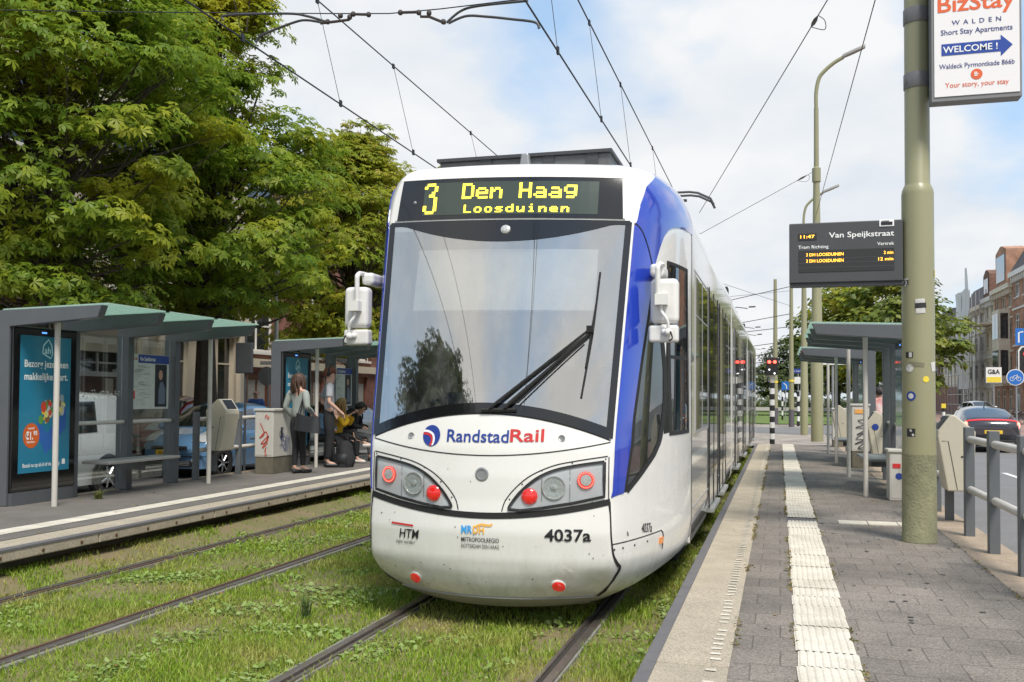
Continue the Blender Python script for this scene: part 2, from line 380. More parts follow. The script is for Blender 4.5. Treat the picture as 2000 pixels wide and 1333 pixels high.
tram = thing('tram', 'long white and blue low-floor tram at the platform with lit route display', 'tram', (0, 6.6, 0))
def ws_lo(x): return 1.565 - .19 * (abs(x) / .93) ** 2
def ws_half(z): return float(np.interp(z, ZW, WC)) - .005
SB_Z = [.96, .98, 1.1, 1.33, 1.53, 1.99, 2.31, 2.64, 2.78, 2.90, 3.01, 3.08, 3.12, 3.14, 3.16, 3.62]
SB_R = [1.03, 1.20, 1.22, 1.26, 1.265, 1.31, 1.35, 1.39, 1.42, 1.46, 1.51, 1.57, 1.65, 1.78, 2.0, 2.0]
SB_ZL = [.96, 1.0, 1.2, 3.04, 3.06, 3.22, 3.39, 3.5, 3.62]
SB_L = [1.02, 1.05, 1.065, 1.07, 1.10, 1.18, 1.33, 1.52, 1.72]
SW_Z = [.98, 1.09, 1.23, 1.34, 1.51, 1.67, 1.91, 2.1, 2.4, 2.62]
SW_R = [1.23, 1.36, 1.49, 1.55, 1.58, 1.59, 1.58, 1.55, 1.47, 1.395]
# shell with openings for the windscreen and the corner windows
mb = MB()
us = list(np.linspace(-2, 2, 165)); zs = list(np.linspace(.12, 3.1, 110)) + list(np.linspace(3.12, 3.619, 26))
idx = {}
for i, u in enumerate(us):
    zm = .12 + .27 * max(0, abs(u) - 1.0) ** .8
    for j, z in enumerate(zs): idx[i, j] = len(mb.v); mb.v.append(tuple(nose(u, zm + (z - .12) * (3.619 - zm) / 3.499)))
for i in range(len(us) - 1):
    for j in range(len(zs) - 1):
        u = (us[i] + us[i + 1]) / 2; z = (mb.v[idx[i, j]][2] + mb.v[idx[i + 1, j + 1]][2]) / 2
        if abs(u) < 1:
            x = abs(u) * np.interp(z, ZW, WC)
            if abs(u) < .97 and ws_lo(x) + .03 < z < 3.03: continue
        elif .99 < z < 2.6:
            if np.interp(z, SB_Z, SB_R) + .015 < abs(u) < np.interp(z, SW_Z, SW_R) - .015: continue
        if 1.59 < abs(u) < 1.87 and 1.40 < z < 2.78: continue
        mb.f.append((idx[i, j], idx[i + 1, j], idx[i + 1, j + 1], idx[i, j + 1])); mb.mi.append(0)
# roof cap
jt = len(zs) - 1
ring = [mb.v[idx[i, jt]] for i in range(len(us))]
b0 = len(mb.v); mb.v += [(0, max(p[1], 7.75), 3.632) for p in ring]
for i in range(len(us) - 1): mb.f.append((idx[i, jt], idx[i + 1, jt], b0 + i + 1, b0 + i)); mb.mi.append(0)
shell = mb.build('cab_shell', WHITE, tram, smooth=True, auto=50)

# blue corner sweeps
for sg in (-1, 1):
    mb = MB(); rows = sorted(set(list(np.linspace(.962, 3.615, 90)) + SB_Z[:-1]))
    def fb(a, b, off, sg=sg):
        z = .962 + (3.615 - .962) * a
        ul = np.interp(z, SB_ZL, SB_L); ur = np.interp(z, SB_Z, SB_R)
        return nose(sg * (ul + (ur - ul) * b), z, off)
    mb.slab(lambda a, b, o: fb(a, b, .0005 + o), 130, 16, .006)
    bl = mb.build('blue_corner_panel', BLUE, tram, smooth=True, auto=50)
    m2 = MB(); ribbon(m2, [(1.06 + .0 * k, 3.05) for k in (0,)] + curve2([(1.12, 3.045), (1.22, 2.99), (1.32, 2.86), (1.40, 2.68)], 6), .012, lambda a, b, o, sg=sg: nose(sg * a, b, o), .009)
    m2.build('panel_gap', RUBBER, bl)
    # corner window with black surround
    def fw_(a, b, off, ins=0., sg=sg):
        z = .985 + (2.615 - .985) * a
        ul = np.interp(z, SB_Z, SB_R) + ins; ur = np.interp(z, SW_Z, SW_R) - ins
        return nose(sg * (ul + max(0, ur - ul) * b), z, off)
    mb = MB().grid(lambda a, b: fw_(a, b, .001), 60, 8); mb.build('corner_window', GLASS_CAB, tram, smooth=True)
    mb = MB()
    lft = [(np.interp(z, SB_Z, SB_R) + .012, z) for z in np.linspace(.99, 2.6, 40)]
    rgt = [(np.interp(z, SW_Z, SW_R) - .004, z) for z in np.linspace(.99, 2.6, 40)]
    f_uz = lambda a, b, o, sg=sg: nose(sg * a, b, o)
    ribbon(mb, lft, .045, f_uz, .003); ribbon(mb, rgt, .04, f_uz, .004)
    mb.build('window_seal', RUBBER, tram)
    # cab side window
    cwl = lambda z: 1.575 + .085 * (2.81 - z) / 1.44; cwr = lambda z: 1.865 + .04 * (2.81 - z) / 1.44
    mb = MB().grid(lambda a, b: nose(sg * (cwl(1.37 + 1.44 * a) + (cwr(1.37 + 1.44 * a) - cwl(1.37 + 1.44 * a)) * b), 1.37 + 1.44 * a, .001), 24, 6)
    cw = mb.build('cab_side_window', GLASS_CAB, tram, smooth=True)
    mb = MB()
    for pts in ([(cwl(z), z) for z in np.linspace(1.37, 2.81, 12)], [(cwr(z), z) for z in np.linspace(1.37, 2.81, 12)], [(u, 1.385) for u in np.linspace(1.645, 1.92, 8)], [(u, 2.80) for u in np.linspace(1.56, 1.88, 8)], [(u, 2.02) for u in np.linspace(1.62, 1.9, 8)]):
        ribbon(mb, pts, .03, f_uz, .004)
    mb.build('frame', RUBBER, cw)
    # door seam between nose and saloon
    mb = MB(); ribbon(mb, [(1.985, z) for z in np.linspace(.35, 3.5, 40)], .012, f_uz, .003)
    # skirt hatch on the flank and the bumper joint
    ribbon(mb, [(u, .625 + .015 * (u - 1.06)) for u in np.linspace(1.06, 1.57, 14)] + [(1.585, .61), (1.592, .57), (1.59, .48)], .008, f_uz, .003)
    mb.build('panel_gap', RUBBER, tram)
    mb = MB(); ribbon(mb, curve2([(1.0, .93), (1.02, .80), (1.04, .66), (1.07, .55), (1.13, .48), (1.17, .44), (1.10, .37), (1.0, .28), (.96, .2)], 6), .028, f_uz, .004)
    mb.build('bumper_joint', RUBBER, tram)
    o = MB(); o.add([nose(sg * (1.555 + .03 * a), .53 + .05 * b, .012) for a, b in ((0, 0), (1, 0), (1, 1), (0, 1))] + [nose(sg * (1.555 + .03 * a), .53 + .05 * b, 0) for a, b in ((0, 0), (1, 0), (1, 1), (0, 1))], [(0, 1, 2, 3), (0, 4, 5, 1), (1, 5, 6, 2), (2, 6, 7, 3), (3, 7, 4, 0)])
    o.build('side_marker_lamp', ORANGE, tram)
    mb = MB()
    for u in (1.09, 1.2, 1.32, 1.44): mb.ball(nose(sg * u, .585, .001), .008, 6)
    mb.build('bolt', RUBBER, tram)
mb = MB(); letters(mb, '4037a', .10, lambda u, v: nose(1.385 + u * .52, .665 + v - .10 * u, .004), bold=.012, shear=.18, squash=.75)
letters(mb, 'h', .07, lambda u, v: nose(1.245 + u * .5, .665 + v * .8, .004), bold=.01)
mb.build('side_number', INK, tram)

# windscreen, its black surround and the display above
mb = MB()
def fws(a, b, off=.003):
    x_ = -1 + 2 * a; zl = ws_lo(x_ * .93); z = zl + (3.055 - zl) * b
    return front(x_ * ws_half(z), z, off)
mb.grid(lambda a, b: fws(a, b), 48, 40); ws = mb.build('windscreen', GLASS_WS, tram, smooth=True)
mb = MB()
for sg in (-1, 1):
    ribbon(mb, [(sg * (ws_half(z) - .012), z) for z in np.linspace(1.38, 3.06, 30)], .055, front, .006)
ribbon(mb, [(x, ws_lo(x) + .03) for x in np.linspace(-.92, .92, 40)], .075, front, .0065)
ax = np.linspace(-.99, .99, 41)
for i in range(40):
    lo = lambda x: 3.035 - .145 * max(0, 1 - (x / .86) ** 2)
    q = [(ax[i], lo(ax[i])), (ax[i + 1], lo(ax[i + 1])), (ax[i + 1], 3.07), (ax[i], 3.07)]
    mb.add([front(x, z, .007) for x, z in q], [(0, 1, 2, 3)])
mb.build('surround', BLACK, ws)
mb = MB().lathe(front(-.0 + .03, 2.985, .006), [(.04, 0), (.036, .012), (.02, .02), (0.001, .022)], 16, Matrix.Rotation(R(90 - 16), 3, 'X'))
mb.build('camera_window', REFLECTOR, ws)
def fbd(x, z, off): return front(x, z, off)
bx0, bz0, bz1 = .935, 3.085, 3.43
mb = MB().slab(lambda a, b, o: front(-bx0 + .02 * b + (2 * bx0 - .04 * b) * a, bz0 + (bz1 - bz0) * b, .002 + o), 30, 6, .008)
disp = mb.build('route_display', BLACK, tram, smooth=True)
mb = MB()
for pts in ([(x, bz1 + .004) for x in np.linspace(-bx0, bx0, 24)],): ribbon(mb, pts, .022, front, .012)
for sg in (-1, 1): ribbon(mb, [(sg * (bx0 + .008 - .02 * t), bz0 + (bz1 - bz0) * t) for t in np.linspace(0, 1, 8)], .018, front, .012)
mb.build('display_frame', MIRW, disp)
mb = MB().grid(lambda a, b: front(-.70 + 1.44 * a, 3.115 + .275 * b, .0125), 20, 3); mb.build('led_panel', LEDBACK, disp)
GLY = {'D': '1111.|1...1|1...1|1...1|1...1|1...1|1111.', 'e': '.....|.....|.111.|1...1|11111|1....|.1111', 'n': '.....|.....|1.11.|11..1|1...1|1...1|1...1',
       'H': '1...1|1...1|1...1|11111|1...1|1...1|1...1', 'a': '.....|.....|.111.|....1|.1111|1...1|.1111', 'g': '.....|.1111|1...1|1...1|.1111|....1|.111.',
       'L': '1....|1....|1....|1....|1....|1....|11111', 'o': '.....|.....|.111.|1...1|1...1|1...1|.111.', 's': '.....|.....|.1111|1....|.111.|....1|1111.',
       'd': '....1|....1|.1111|1...1|1...1|1...1|.1111', 'u': '.....|.....|1...1|1...1|1...1|1..11|.11.1', 'i': '..1..|.....|.11..|..1..|..1..|..1..|.111.',
       '3': '.111.|1...1|....1|...1.|..11.|....1|....1|....1|1...1|1...1|.111.', ' ': '.....|.....|.....|.....|.....|.....|.....'}
def led_text(mb, s, x0, z1, pw, ph, adv, fn, thick=1.):
    x = x0
    for ch in s:
        rows_ = GLY[ch].split('|')
        for r, row in enumerate(rows_):
            for c, k in enumerate(row):
                if k == '1':
                    a, b = x + c * pw, z1 - r * ph
                    mb.add([fn(a, b - ph * .95), fn(a + pw * thick, b - ph * .95), fn(a + pw * thick, b), fn(a, b)], [(0, 1, 2, 3)])
        x += adv
fl = lambda x, z: front(x, z, .015); mb = MB()
led_text(mb, 'Den Haag', -.36, 3.375, .0195, .0185, .119, fl, 1.15); mb.build('led_lettering', LEDYEL, disp, recalc=False); mb = MB()
led_text(mb, 'Loosduinen', -.335, 3.195, .0115, .0095, .088, fl, 1.5); mb.build('led_lettering', LEDYEL, disp, recalc=False); mb = MB()
led_text(mb, '3', -.70, 3.385, .023, .0235, .1, fl, 1.25)
mb.build('led_lettering', LEDYEL, disp, recalc=False)
MB().ball(front(-.78, 3.23, .008), .016, 8).build('sensor', GREYMET, disp)

# front panel gaps, black band, lamps
mb = MB()
ribbon(mb, [(x, 1.25 + .105 * (abs(x) / .92) ** 2) for x in np.linspace(-.92, .92, 40)], .008, front, .003)
ribbon(mb, [(x, ws_lo(x) - .012) for x in np.linspace(-.92, .92, 40)], .010, front, .003)
for sg in (-1, 1):
    pts = curve2([(.905, 1.255), (.70, 1.222), (.53, 1.185), (.37, 1.112), (.26, 1.02), (.19, .93), (.165, .852)], 6)
    ribbon(mb, [(sg * a, b) for a, b in pts], .008, front, .003)
    ribbon(mb, [(sg * a, b) for a, b in [(.912, 1.25), (.912, 1.1), (.912, .95)]], .007, front, .003)
mb.build('panel_gap', RUBBER, tram)
mb = MB(); ribbon(mb, [(x, .818 + .112 * (abs(x) / .92) ** 2) for x in np.linspace(-.925, .925, 50)], .045, front, .004); mb.build('bumper_band', RUBBER, tram)
for sg in (-1, 1):
    poly = curve2([(.88, 1.215), (.70, 1.188), (.54, 1.152), (.41, 1.09), (.30, .995), (.235, .91), (.215, .868)], 5) + [(.30, .862), (.45, .882), (.66, .918), (.88, .968), (.88, 1.09)]
    poly = [(sg * a, b) for a, b in poly]
    mb = MB(); fan(mb, poly, front, .004); hl = mb.build('headlight_cluster', LAMPGREY, tram, smooth=True)
    mb = MB(); ribbon(mb, poly + [poly[0]], .022, front, .013); mb.build('seal', RUBBER, hl)
    mb = MB(); fan(mb, poly, front, .030); mb.build('lens_cover', CLEARL, hl, smooth=True)
    mb = MB()
    for xx in (.645, .45): ribbon(mb, [(sg * xx, .93), (sg * xx, 1.16 if xx > .5 else 1.1)], .008, front, .006)
    mb.build('divider', GREYMET, hl)
    for nm, x, z, r, kind in (('main_lamp', .535, 1.03, .084, 0), ('led_ring_lamp', .755, 1.085, .062, 1), ('tail_lamp', .365, .965, .058, 2)):
        c = front(sg * x, z, .005); e = .01
        tx = (front(sg * x + e, z) - front(sg * x - e, z)).normalized(); tz = (front(sg * x, z + e) - front(sg * x, z - e)).normalized(); nn = tx.cross(tz)
        if nn.y > 0: nn = -nn
        M3 = Matrix((tx, tz, nn)).transposed()
        if kind == 0:
            mb = MB().lathe(c, [(r, 0), (r, .012), (r * .93, .012), (r * .9, .003), (r * .55, .002), (.3 * r, .0), (.28 * r, .01), (.15 * r, .014), (.001, .014)], 28, M3); lp = mb.build(nm, REFLECTOR, hl, smooth=True)
            mb = MB().lathe(c, [(r * .88, .014), (r * .6, .018), (.001, .020)], 24, M3); mb.build('lamp_glass', CLEARL, lp, smooth=True)
        elif kind == 1:
            mb = MB().lathe(c, [(r, 0), (r, .012), (r * .75, .014), (.001, .014)], 28, M3); lp = mb.build(nm, REDLENS, hl)
            mb = MB()
            for k in range(26):
                a = 2 * math.pi * k / 26; mb.ball(c + M3 @ Vector((r * .86 * math.cos(a), r * .86 * math.sin(a), .014)), r * .09, 6)
            mb.build('led', REDGLOW, lp)
            mb = MB().lathe(c, [(r * .66, .014), (r * .64, .018), (.001, .019)], 20, M3)
            lc = mb.build('lamp_centre', REFLECTOR, lp)
        else:
            mb = MB().lathe(c, [(r, 0), (r, .010), (r * .85, .020), (r * .5, .026), (.001, .028)], 24, M3); mb.build(nm, REDLENS, hl, smooth=True)
    mb = MB()
    for x, z in ((.89, 1.235), (.66, 1.205), (.45, 1.15), (.31, 1.05), (.22, .94), (.56, .875), (.80, .925)): mb.ball(front(sg * x, z, .001), .006, 6)
    mb.build('bolt', RUBBER, tram)
    # round red reflectors low on the bumper
    c = front(sg * .55, .315, .002)
    e = .01; tx = (front(sg * .55 + e, .315) - front(sg * .55 - e, .315)).normalized(); tz = (front(sg * .55, .325) - front(sg * .55, .305)).normalized(); nn = tx.cross(tz)
    if nn.y > 0: nn = -nn
    M3 = Matrix((tx, tz, nn)).transposed()
    MB().lathe(c, [(.056, -.01), (.056, .006), (.050, .010)], 22, M3).build('reflector_rim', MIRW, tram, smooth=True)
    MB().lathe(c, [(.048, 0), (.048, .014), (.04, .019), (.001, .021)], 22, M3).build('bumper_reflector', REDLENS, tram, smooth=True)
    MB().lathe(front(sg * .58, 1.38, .001), [(.026, 0), (.024, .006), (.016, .002), (.001, .004)], 14, Matrix.Rotation(R(86), 3, 'X')).build('fascia_bolt', GREYMET, tram, smooth=True)
MB().lathe(front(.012, 1.115, .001), [(.05, 0), (.05, .006), (.044, .009), (.036, .009), (.034, .004)], 26, Matrix.Rotation(R(90), 3, 'X')).build('coupling_ring', GREYMET, tram, smooth=True)
# grey lower lip
mb = MB().slab(lambda a, b, o: nose(-.93 + 1.86 * a, .122 + .085 * b, .001 + o), 40, 3, .012); mb.build('lower_lip', mat('lip_grey', (.33, .32, .29), .5, var=.3), tram, smooth=True)

# writing on the front
def ft(x0, z0, off=.006, k=0.): return lambda u, v: front(x0 + u, z0 + v + k * u, off)
mb = MB(); letters(mb, 'Randstad', .128, ft(-.275, 1.345, k=.0), width=.475, bold=.012, squash=.9); mb.build('operator_lettering', INKBLUE, tram)
mb = MB(); letters(mb, 'Rail', .128, ft(.21, 1.352, k=.02), width=.245, bold=.014, squash=.9); mb.build('operator_lettering', INKRED, tram)
mb = MB(); pts = []
for k in range(28):
    a = 2 * math.pi * k / 28; pts.append((-.405 + .072 * math.cos(a), 1.385 + .078 * math.sin(a)))
fan(mb, pts, front, .005); em = mb.build('emblem', INKBLUE, tram)
mb = MB(); ribbon(mb, curve2([(-.472, 1.418), (-.43, 1.415), (-.392, 1.392), (-.382, 1.35), (-.395, 1.315)], 8), .016, front, .007); mb.build('emblem_stripe', INKWHITE, em)
mb = MB(); ribbon(mb, curve2([(-.472, 1.398), (-.435, 1.396), (-.405, 1.376), (-.398, 1.34), (-.412, 1.312)], 8), .016, front, .0075); mb.build('emblem_stripe', INKRED, em)
mb = MB(); letters(mb, '4037a', .118, ft(.475, .652), width=.32, bold=.02); mb.build('fleet_number', INK, tram)
mb = MB(); ribbon(mb, [(x, .725 - .01 * (x + .72) / .2) for x in np.linspace(-.725, -.53, 8)], .014, front, .006); mb.build('logo_bar', INKRED, tram)
mb = MB(); letters(mb, 'HTM', .095, ft(-.655, .622), width=.175, bold=.014, shear=.18); letters(mb, 'kom verder!', .04, ft(-.685, .578), width=.17, shear=.3)
letters(mb, 'METROPOOLREGIO', .045, ft(-.135, .628), width=.285, bold=.006); letters(mb, 'ROTTERDAM DEN HAAG', .042, ft(-.135, .582), width=.285, bold=0)
mb.build('company_lettering', INK, tram)
mb = MB(); letters(mb, 'MR', .075, ft(-.135, .69), width=.085, bold=.03); mb.build('company_lettering', mat('ink_cyan', (.05, .35, .75), .4), tram)
mb = MB(); letters(mb, 'DH', .075, ft(-.045, .69), width=.085, bold=.03); mb.build('company_lettering', mat('ink_amber', (.85, .45, .08), .4), tram)
mb = MB()
for k in range(3): ribbon(mb, curve2([(-.04 + .01 * k, .735 + .006 * k), (.02, .748 + .006 * k), (.075, .742 + .006 * k), (.10, .755 + .004 * k)], 6), .005, front, .006)
mb.build('logo_swoosh', MATS['ink_amber'], tram)

# windscreen wiper: pantograph arms and a blade
def wp(x, z, d=.04): return front(x, z, d)
wiper = MB()
A0, A1, PV = wp(.05, 1.585), wp(.16, 1.59), wp(.735, 2.18, .05)
wiper.tube([A0, PV], [.012, .010], 6); wiper.tube([A1, PV + Vector((0, 0, -.03))], [.015, .010], 6); wiper.tube([wp(.25, 1.62), wp(.70, 2.09, .045)], .006, 6)
wiper.box(PV, (.05, .04, .05)); wiper.tube([wp(-.02, 1.572, .02), wp(.24, 1.575, .02)], .016, 6)
wo = wiper.build('wiper_arm', RUBBER, tram, smooth=True)
mb = MB().tube([wp(.785, 2.64, .012), wp(.755, 2.15, .016), wp(.70, 1.67, .012)], .009, 6); mb.tube([wp(.775, 2.45, .03), wp(.745, 2.16, .045), wp(.72, 1.9, .03)], .008, 6); mb.build('wiper_blade', RUBBER, wo, smooth=True)

# mirrors: one on each side
for sg in (-1, 1):
    X = lambda x: sg * x
    def mbx(a, b, bev): return MB().ab(a, b)
    upx0, upx1 = 1.155, 1.365
    root_ = MB().ab((X(upx0), 7.12, 2.235), (X(upx1), 7.25, 2.575)).build('mirror', MIRW, tram, bevel=.04, seg=4)
    MB().ab((X(upx0 + .02), 7.252, 2.265), (X(upx1 - .02), 7.256, 2.545)).build('mirror_glass', CHROME, root_)
    MB().ab((X(1.145), 7.12, 2.095), (X(1.365), 7.22, 2.222)).build('lower_mirror', MIRW, root_, bevel=.02, seg=3)
    m = MB().ab((X(1.20), 7.045, 2.37), (X(1.29), 7.13, 2.45)); m.tube([(X(1.245), 7.08, 2.40), (X(1.245), 7.08, 2.33), (X(1.275), 7.07, 2.28), (X(1.295), 7.08, 2.23), (X(1.295), 7.09, 2.17)], .012, 8, smooth_pts=6)
    m.ball((X(1.295), 7.085, 2.165), .030, 10); m.ball((X(1.265), 7.11, 2.17), .026, 10)
    m.tube([(X(1.22), 7.075, 2.43), (X(1.22), 7.065, 2.60), (X(1.22), 7.08, 2.665), (X(1.235), 7.22, 2.69), (X(1.20), 7.5, 2.67)], .020, 8, smooth_pts=6)
    m.build('mirror_arm', MIRW, root_, smooth=True)
    MB().ab((X(1.14), 7.2, 2.60), (X(1.25), 7.5, 2.70)).build('mirror_bracket', MIRW, root_, bevel=.03, seg=3)
    MB().tube([(X(1.315), 7.06, 2.17), (X(1.33), 7.05, 2.12), (X(1.305), 7.06, 2.10)], .006, 6, smooth_pts=4).build('cable', RUBBER, root_)

# stone chips and scuffs along the bumper and fascia
cr_ = random.Random(12)
mb = MB()
for k in range(46):
    x, z, q = cr_.uniform(-.88, .88), .25 + .9 * cr_.random() ** 1.6, cr_.uniform(.0025, .006)
    mb.add([front(x + q * math.cos(6.283 * i / 6) * cr_.uniform(.6, 1.5), z + q * math.sin(6.283 * i / 6), .0035) for i in range(6)], [tuple(range(6))])
mb.build('paint_chips', mat('chip_grey', (.16, .14, .12), .8), tram, recalc=False)['kind'] = 'stuff'
# cab interior
INTW = mat('cab_wall', (.66, .66, .63), .6, var=.15); INTD = mat('cab_dark', (.03, .034, .045), .5); SEATB = mat('seat_blue', (.03, .05, .13), .7)
mb = MB().ab((-1.2, 8.55, .5), (1.2, 8.58, 3.5)); mb.ab((-.82, 7.0, .56), (.82, 8.55, .6)); mb.ab((-.85, 7.45, 3.14), (.85, 8.55, 3.17)); mb.build('cab_rear_wall', INTW, tram)
MB().ab((-.85, 8.53, 1.0), (.15, 8.545, 2.75)).build('cab_door_window', mat('cab_dark_glass', (.012, .014, .014), .1), tram)
mb = MB().prism([(-.88, 6.85, 1.05), (-.88, 6.85, 1.38), (-.88, 7.0, 1.56), (-.88, 7.35, 1.50), (-.88, 7.5, 1.05)], (1.76, 0, 0)); mb.build('dashboard', INTD, tram, bevel=.03)
mb = MB().ab((-.55, 6.99, 1.56), (.05, 7.25, 1.66)); mb.prism([(-.5, 7.0, 1.66), (-.5, 7.2, 1.72), (-.5, 7.25, 1.62)], (.5, 0, 0)); mb.build('instrument_hood', SEATB, tram, bevel=.03)
mb = MB().ab((.2, 7.75, .95), (.75, 8.25, 1.1)); mb.ab((.22, 8.2, 1.1), (.72, 8.32, 1.95)); mb.ab((.33, 8.22, 1.95), (.6, 8.32, 2.15)); mb.build('driver_seat', SEATB, tram, bevel=.05)
BLIND = mat('sun_blind', (.88, .88, .86), .7)
mb = MB().grid(lambda a, b: front(-.74 + 1.5 * a, 2.36 + .50 * b, -.07), 16, 4); mb.build('sun_blind', BLIND, tram)
mb = MB().tube([front(x, 2.36, -.075) for x in np.linspace(-.75, .77, 9)], .010, 6); mb.build('blind_bar', GREYMET, tram)
for x in (-.985, .985): MB().ab((x - .035, 7.3, 1.2), (x + .035, 7.5, 3.1)).build('cab_pillar', INTW, tram)

# saloon bodies
def section():
    pr = [(1.28, .34), (1.31, .42), (1.325, .6), (1.325, 3.2)]
    for k in range(1, 9):
        z = 3.2 + .42 * math.sin(math.pi / 2 * k / 8); pr.append((1.325 - nose_inset(min(z, 3.619)), z))
    return pr + [(.5, 3.63)]
def body(y0, y1, name):
    pr = section(); pts = [(x, z) for x, z in pr] + [(-x, z) for x, z in reversed(pr)]
    mb = MB(); mb.prism([(x, y0, z) for x, z in pts], (0, y1 - y0, 0))
    return mb.build(name, SILVER, tram, smooth=True, auto=30)
mods = [(8.75, 16.0), (16.38, 24.1), (24.48, 33.2)]
panes = [[(9.1, 10.72, 0), (14.4, 15.8, 0), (10.86, 12.34, 1), (12.8, 14.25, 1)], [(16.6, 17.4, 0), (19.2, 21.3, 0), (23.1, 23.9, 0), (17.5, 18.95, 1), (21.45, 22.9, 1)], [(24.7, 26.0, 0), (27.8, 29.2, 0), (30.9, 32.4, 0), (26.15, 27.6, 1), (29.35, 30.8, 1)]]
FRAME = mat('window_frame_grey', (.34, .34, .33), .35, metal=.2)
for (y0, y1), ps in zip(mods, panes):
    bd = body(y0, y1, 'saloon_body')
    m = MB().ab((-1.327, y0 + .25, 2.87), (-1.30, y1 - .15, 2.9)); m.ab((1.30, y0 + .25, 2.87), (1.328, y1 - .15, 2.888)); m.ab((1.30, y0 + .12, .66), (1.328, y1 - .05, .674)); m.build('trim_strip', FRAME, bd)
    for a, b, isdoor in ps:
        for sg in (1, -1):
            if not isdoor:
                w = MB().ab((sg * 1.32, a, 1.37), (sg * 1.3285, b, 2.84)).build('side_window', GLASS_DK, tram)
                m = MB()
                ym = (a + b) / 2
                for yy in (a, ym, b): m.ab((sg * 1.325, yy - .014, 1.35), (sg * 1.333, yy + .014, 2.86))
                m.ab((sg * 1.325, a, 1.345), (sg * 1.332, b, 1.37)); m.ab((sg * 1.325, a, 2.46), (sg * 1.331, b, 2.475))
                m.build('window_frame', FRAME, w)
            else:
                d = MB().ab((sg * 1.30, a, .46), (sg * 1.332, b, 2.92)).build('door', SILVER, tram, bevel=.008)
                ym = (a + b) / 2
                for q, r_ in ((a, ym), (ym, b)): MB().ab((sg * 1.33, q + .09, .78), (sg * 1.3355, r_ - .07, 2.82)).build('door_window', GLASS_DK, d)
                m = MB()
                for yy in (a, ym, b): m.ab((sg * 1.33, yy - .018, .44), (sg * 1.339, yy + .018, 2.93))
                m.build('door_seal', RUBBER, d)
                MB().ab((sg * 1.30, a + .1, .385), (sg * 1.375, b - .1, .425)).build('step_plate', mat('step_metal', (.40, .40, .38), .55, metal=.4, var=.3), d)
    if y0 > 10:
        MB().ab((-1.27, y0 - .40, .45), (1.27, y0 + .02, 3.52)).build('bellows', RUBBER, bd)
mb = MB().ab((-.72, 7.6, .13), (.72, 9.0, .5)); mb.ab((-1.16, 9.0, .15), (1.16, 33, .50)); mb.build('underframe', mat('underframe_dark', (.02, .019, .018), .8), tram)  # plain dark boxes added beneath the body to block light
# lower side skirt of the first body
for sg in (-1, 1): MB().ab((sg * 1.22, 8.72, .36), (sg * 1.31, 10.7, .46)).build('side_skirt', SILVER, tram, bevel=.01)

# roof equipment
RB = mat('roof_box_grey', (.115, .12, .125), .55, var=.35, vscale=6, col2=(.05, .05, .05))
mb = MB().ab((-.80, 7.85, 3.6), (.72, 9.4, 3.745)); rbx = mb.build('roof_box', RB, tram, bevel=.01)
mb = MB().ab((-.82, 7.82, 3.745), (.74, 9.42, 3.772)); mb.build('roof_box_lid', DARKMET, rbx)
for x in (-.42, .14, .52): MB().ab((x, 7.835, 3.62), (x + .10, 7.849, 3.744)).build('strap', DARKMET, rbx)
MB().prism([(-.03, 7.7, 3.63), (.06, 7.7, 3.63), (.045, 7.7, 3.745), (-.015, 7.7, 3.745)], (0, .07, 0)).build('roof_lamp', GREYMET, tram, bevel=.012)
mb = MB().ab((-.9, 9.6, 3.6), (.9, 14.5, 3.78)); mb.ab((-.8, 18.5, 3.6), (.8, 23.5, 3.85)); mb.ab((-.8, 25.5, 3.6), (.8, 31, 3.85)); mb.build('roof_box', RB, tram)
PAN = mat('pantograph_metal', (.06, .062, .065), .5, metal=.4)
pm = MB(); pm.ab((-.5, 16.6, 3.66), (.5, 18.2, 3.72))
for sx in (-.3, .3):
    pm.tube([(sx, 18.1, 3.72), (sx * .8, 19.0, 4.5), (sx, 17.2, 5.24)], .03, 6)
for yy in (17.05, 17.35):
    pm.tube([(-.98, yy, 5.10), (-.92, yy, 5.22), (-.7, yy, 5.33), (-.55, yy, 5.355), (.55, yy, 5.355), (.7, yy, 5.33), (.92, yy, 5.22), (.98, yy, 5.10)], .022, 6)
pm.ab((-.25, 17.0, 5.20), (-.2, 17.4, 5.33)); pm.ab((.2, 17.0, 5.18), (.26, 17.4, 5.33)); pm.ab((-.5, 17.1, 5.2), (.5, 17.16, 5.24))
pm.build('pantograph', PAN, tram)
# ---------------------------------------------------------------- ground, roads, platforms
ZP = .31
def zp(y): return float(np.interp(y, [-20, 29.5, 34, 400], [.31, .31, .09, .09]))
def structure(o): o['kind'] = 'structure'; return o
def sheet(name, x0, x1, y0, y1, z, m, nx=1, ny=1, zf=None):
    f = zf or (lambda x, y: z)
    mb = MB().grid(lambda a, b: (x0 + (x1 - x0) * a, y0 + (y1 - y0) * b, f(x0 + (x1 - x0) * a, y0 + (y1 - y0) * b)), nx, ny)
    return structure(mb.build(name, m, None))
ASPH = mat('asphalt', (.19, .183, .18), .85, speck=.35, sscale=90, var=.35, vscale=1.2, col2=(.11, .107, .105), bump=.35, bscale=140)
ASPHL = mat('platform_asphalt', (.165, .148, .132), .9, speck=.4, sscale=110, var=.5, vscale=2.5, col2=(.085, .08, .072), bump=.5, bscale=160)
SOIL = mat('soil', (.20, .155, .085), .95, var=.8, vscale=2.6, col2=(.12, .14, .035), bump=1., bscale=30)
CONC = mat('concrete_slab', (.43, .37, .28), .85, speck=.38, sscale=130, var=.55, vscale=3.2, col2=(.27, .235, .18), bump=.5, bscale=200, detail=9)
EDGE = mat('edge_rubber', (.135, .128, .13), .7, var=.4, vscale=8)
WPAV = mat('white_paving', (.68, .63, .53), .8, speck=.2, var=.75, vscale=3.2, col2=(.44, .40, .32), bump=.3, bscale=150, detail=9)
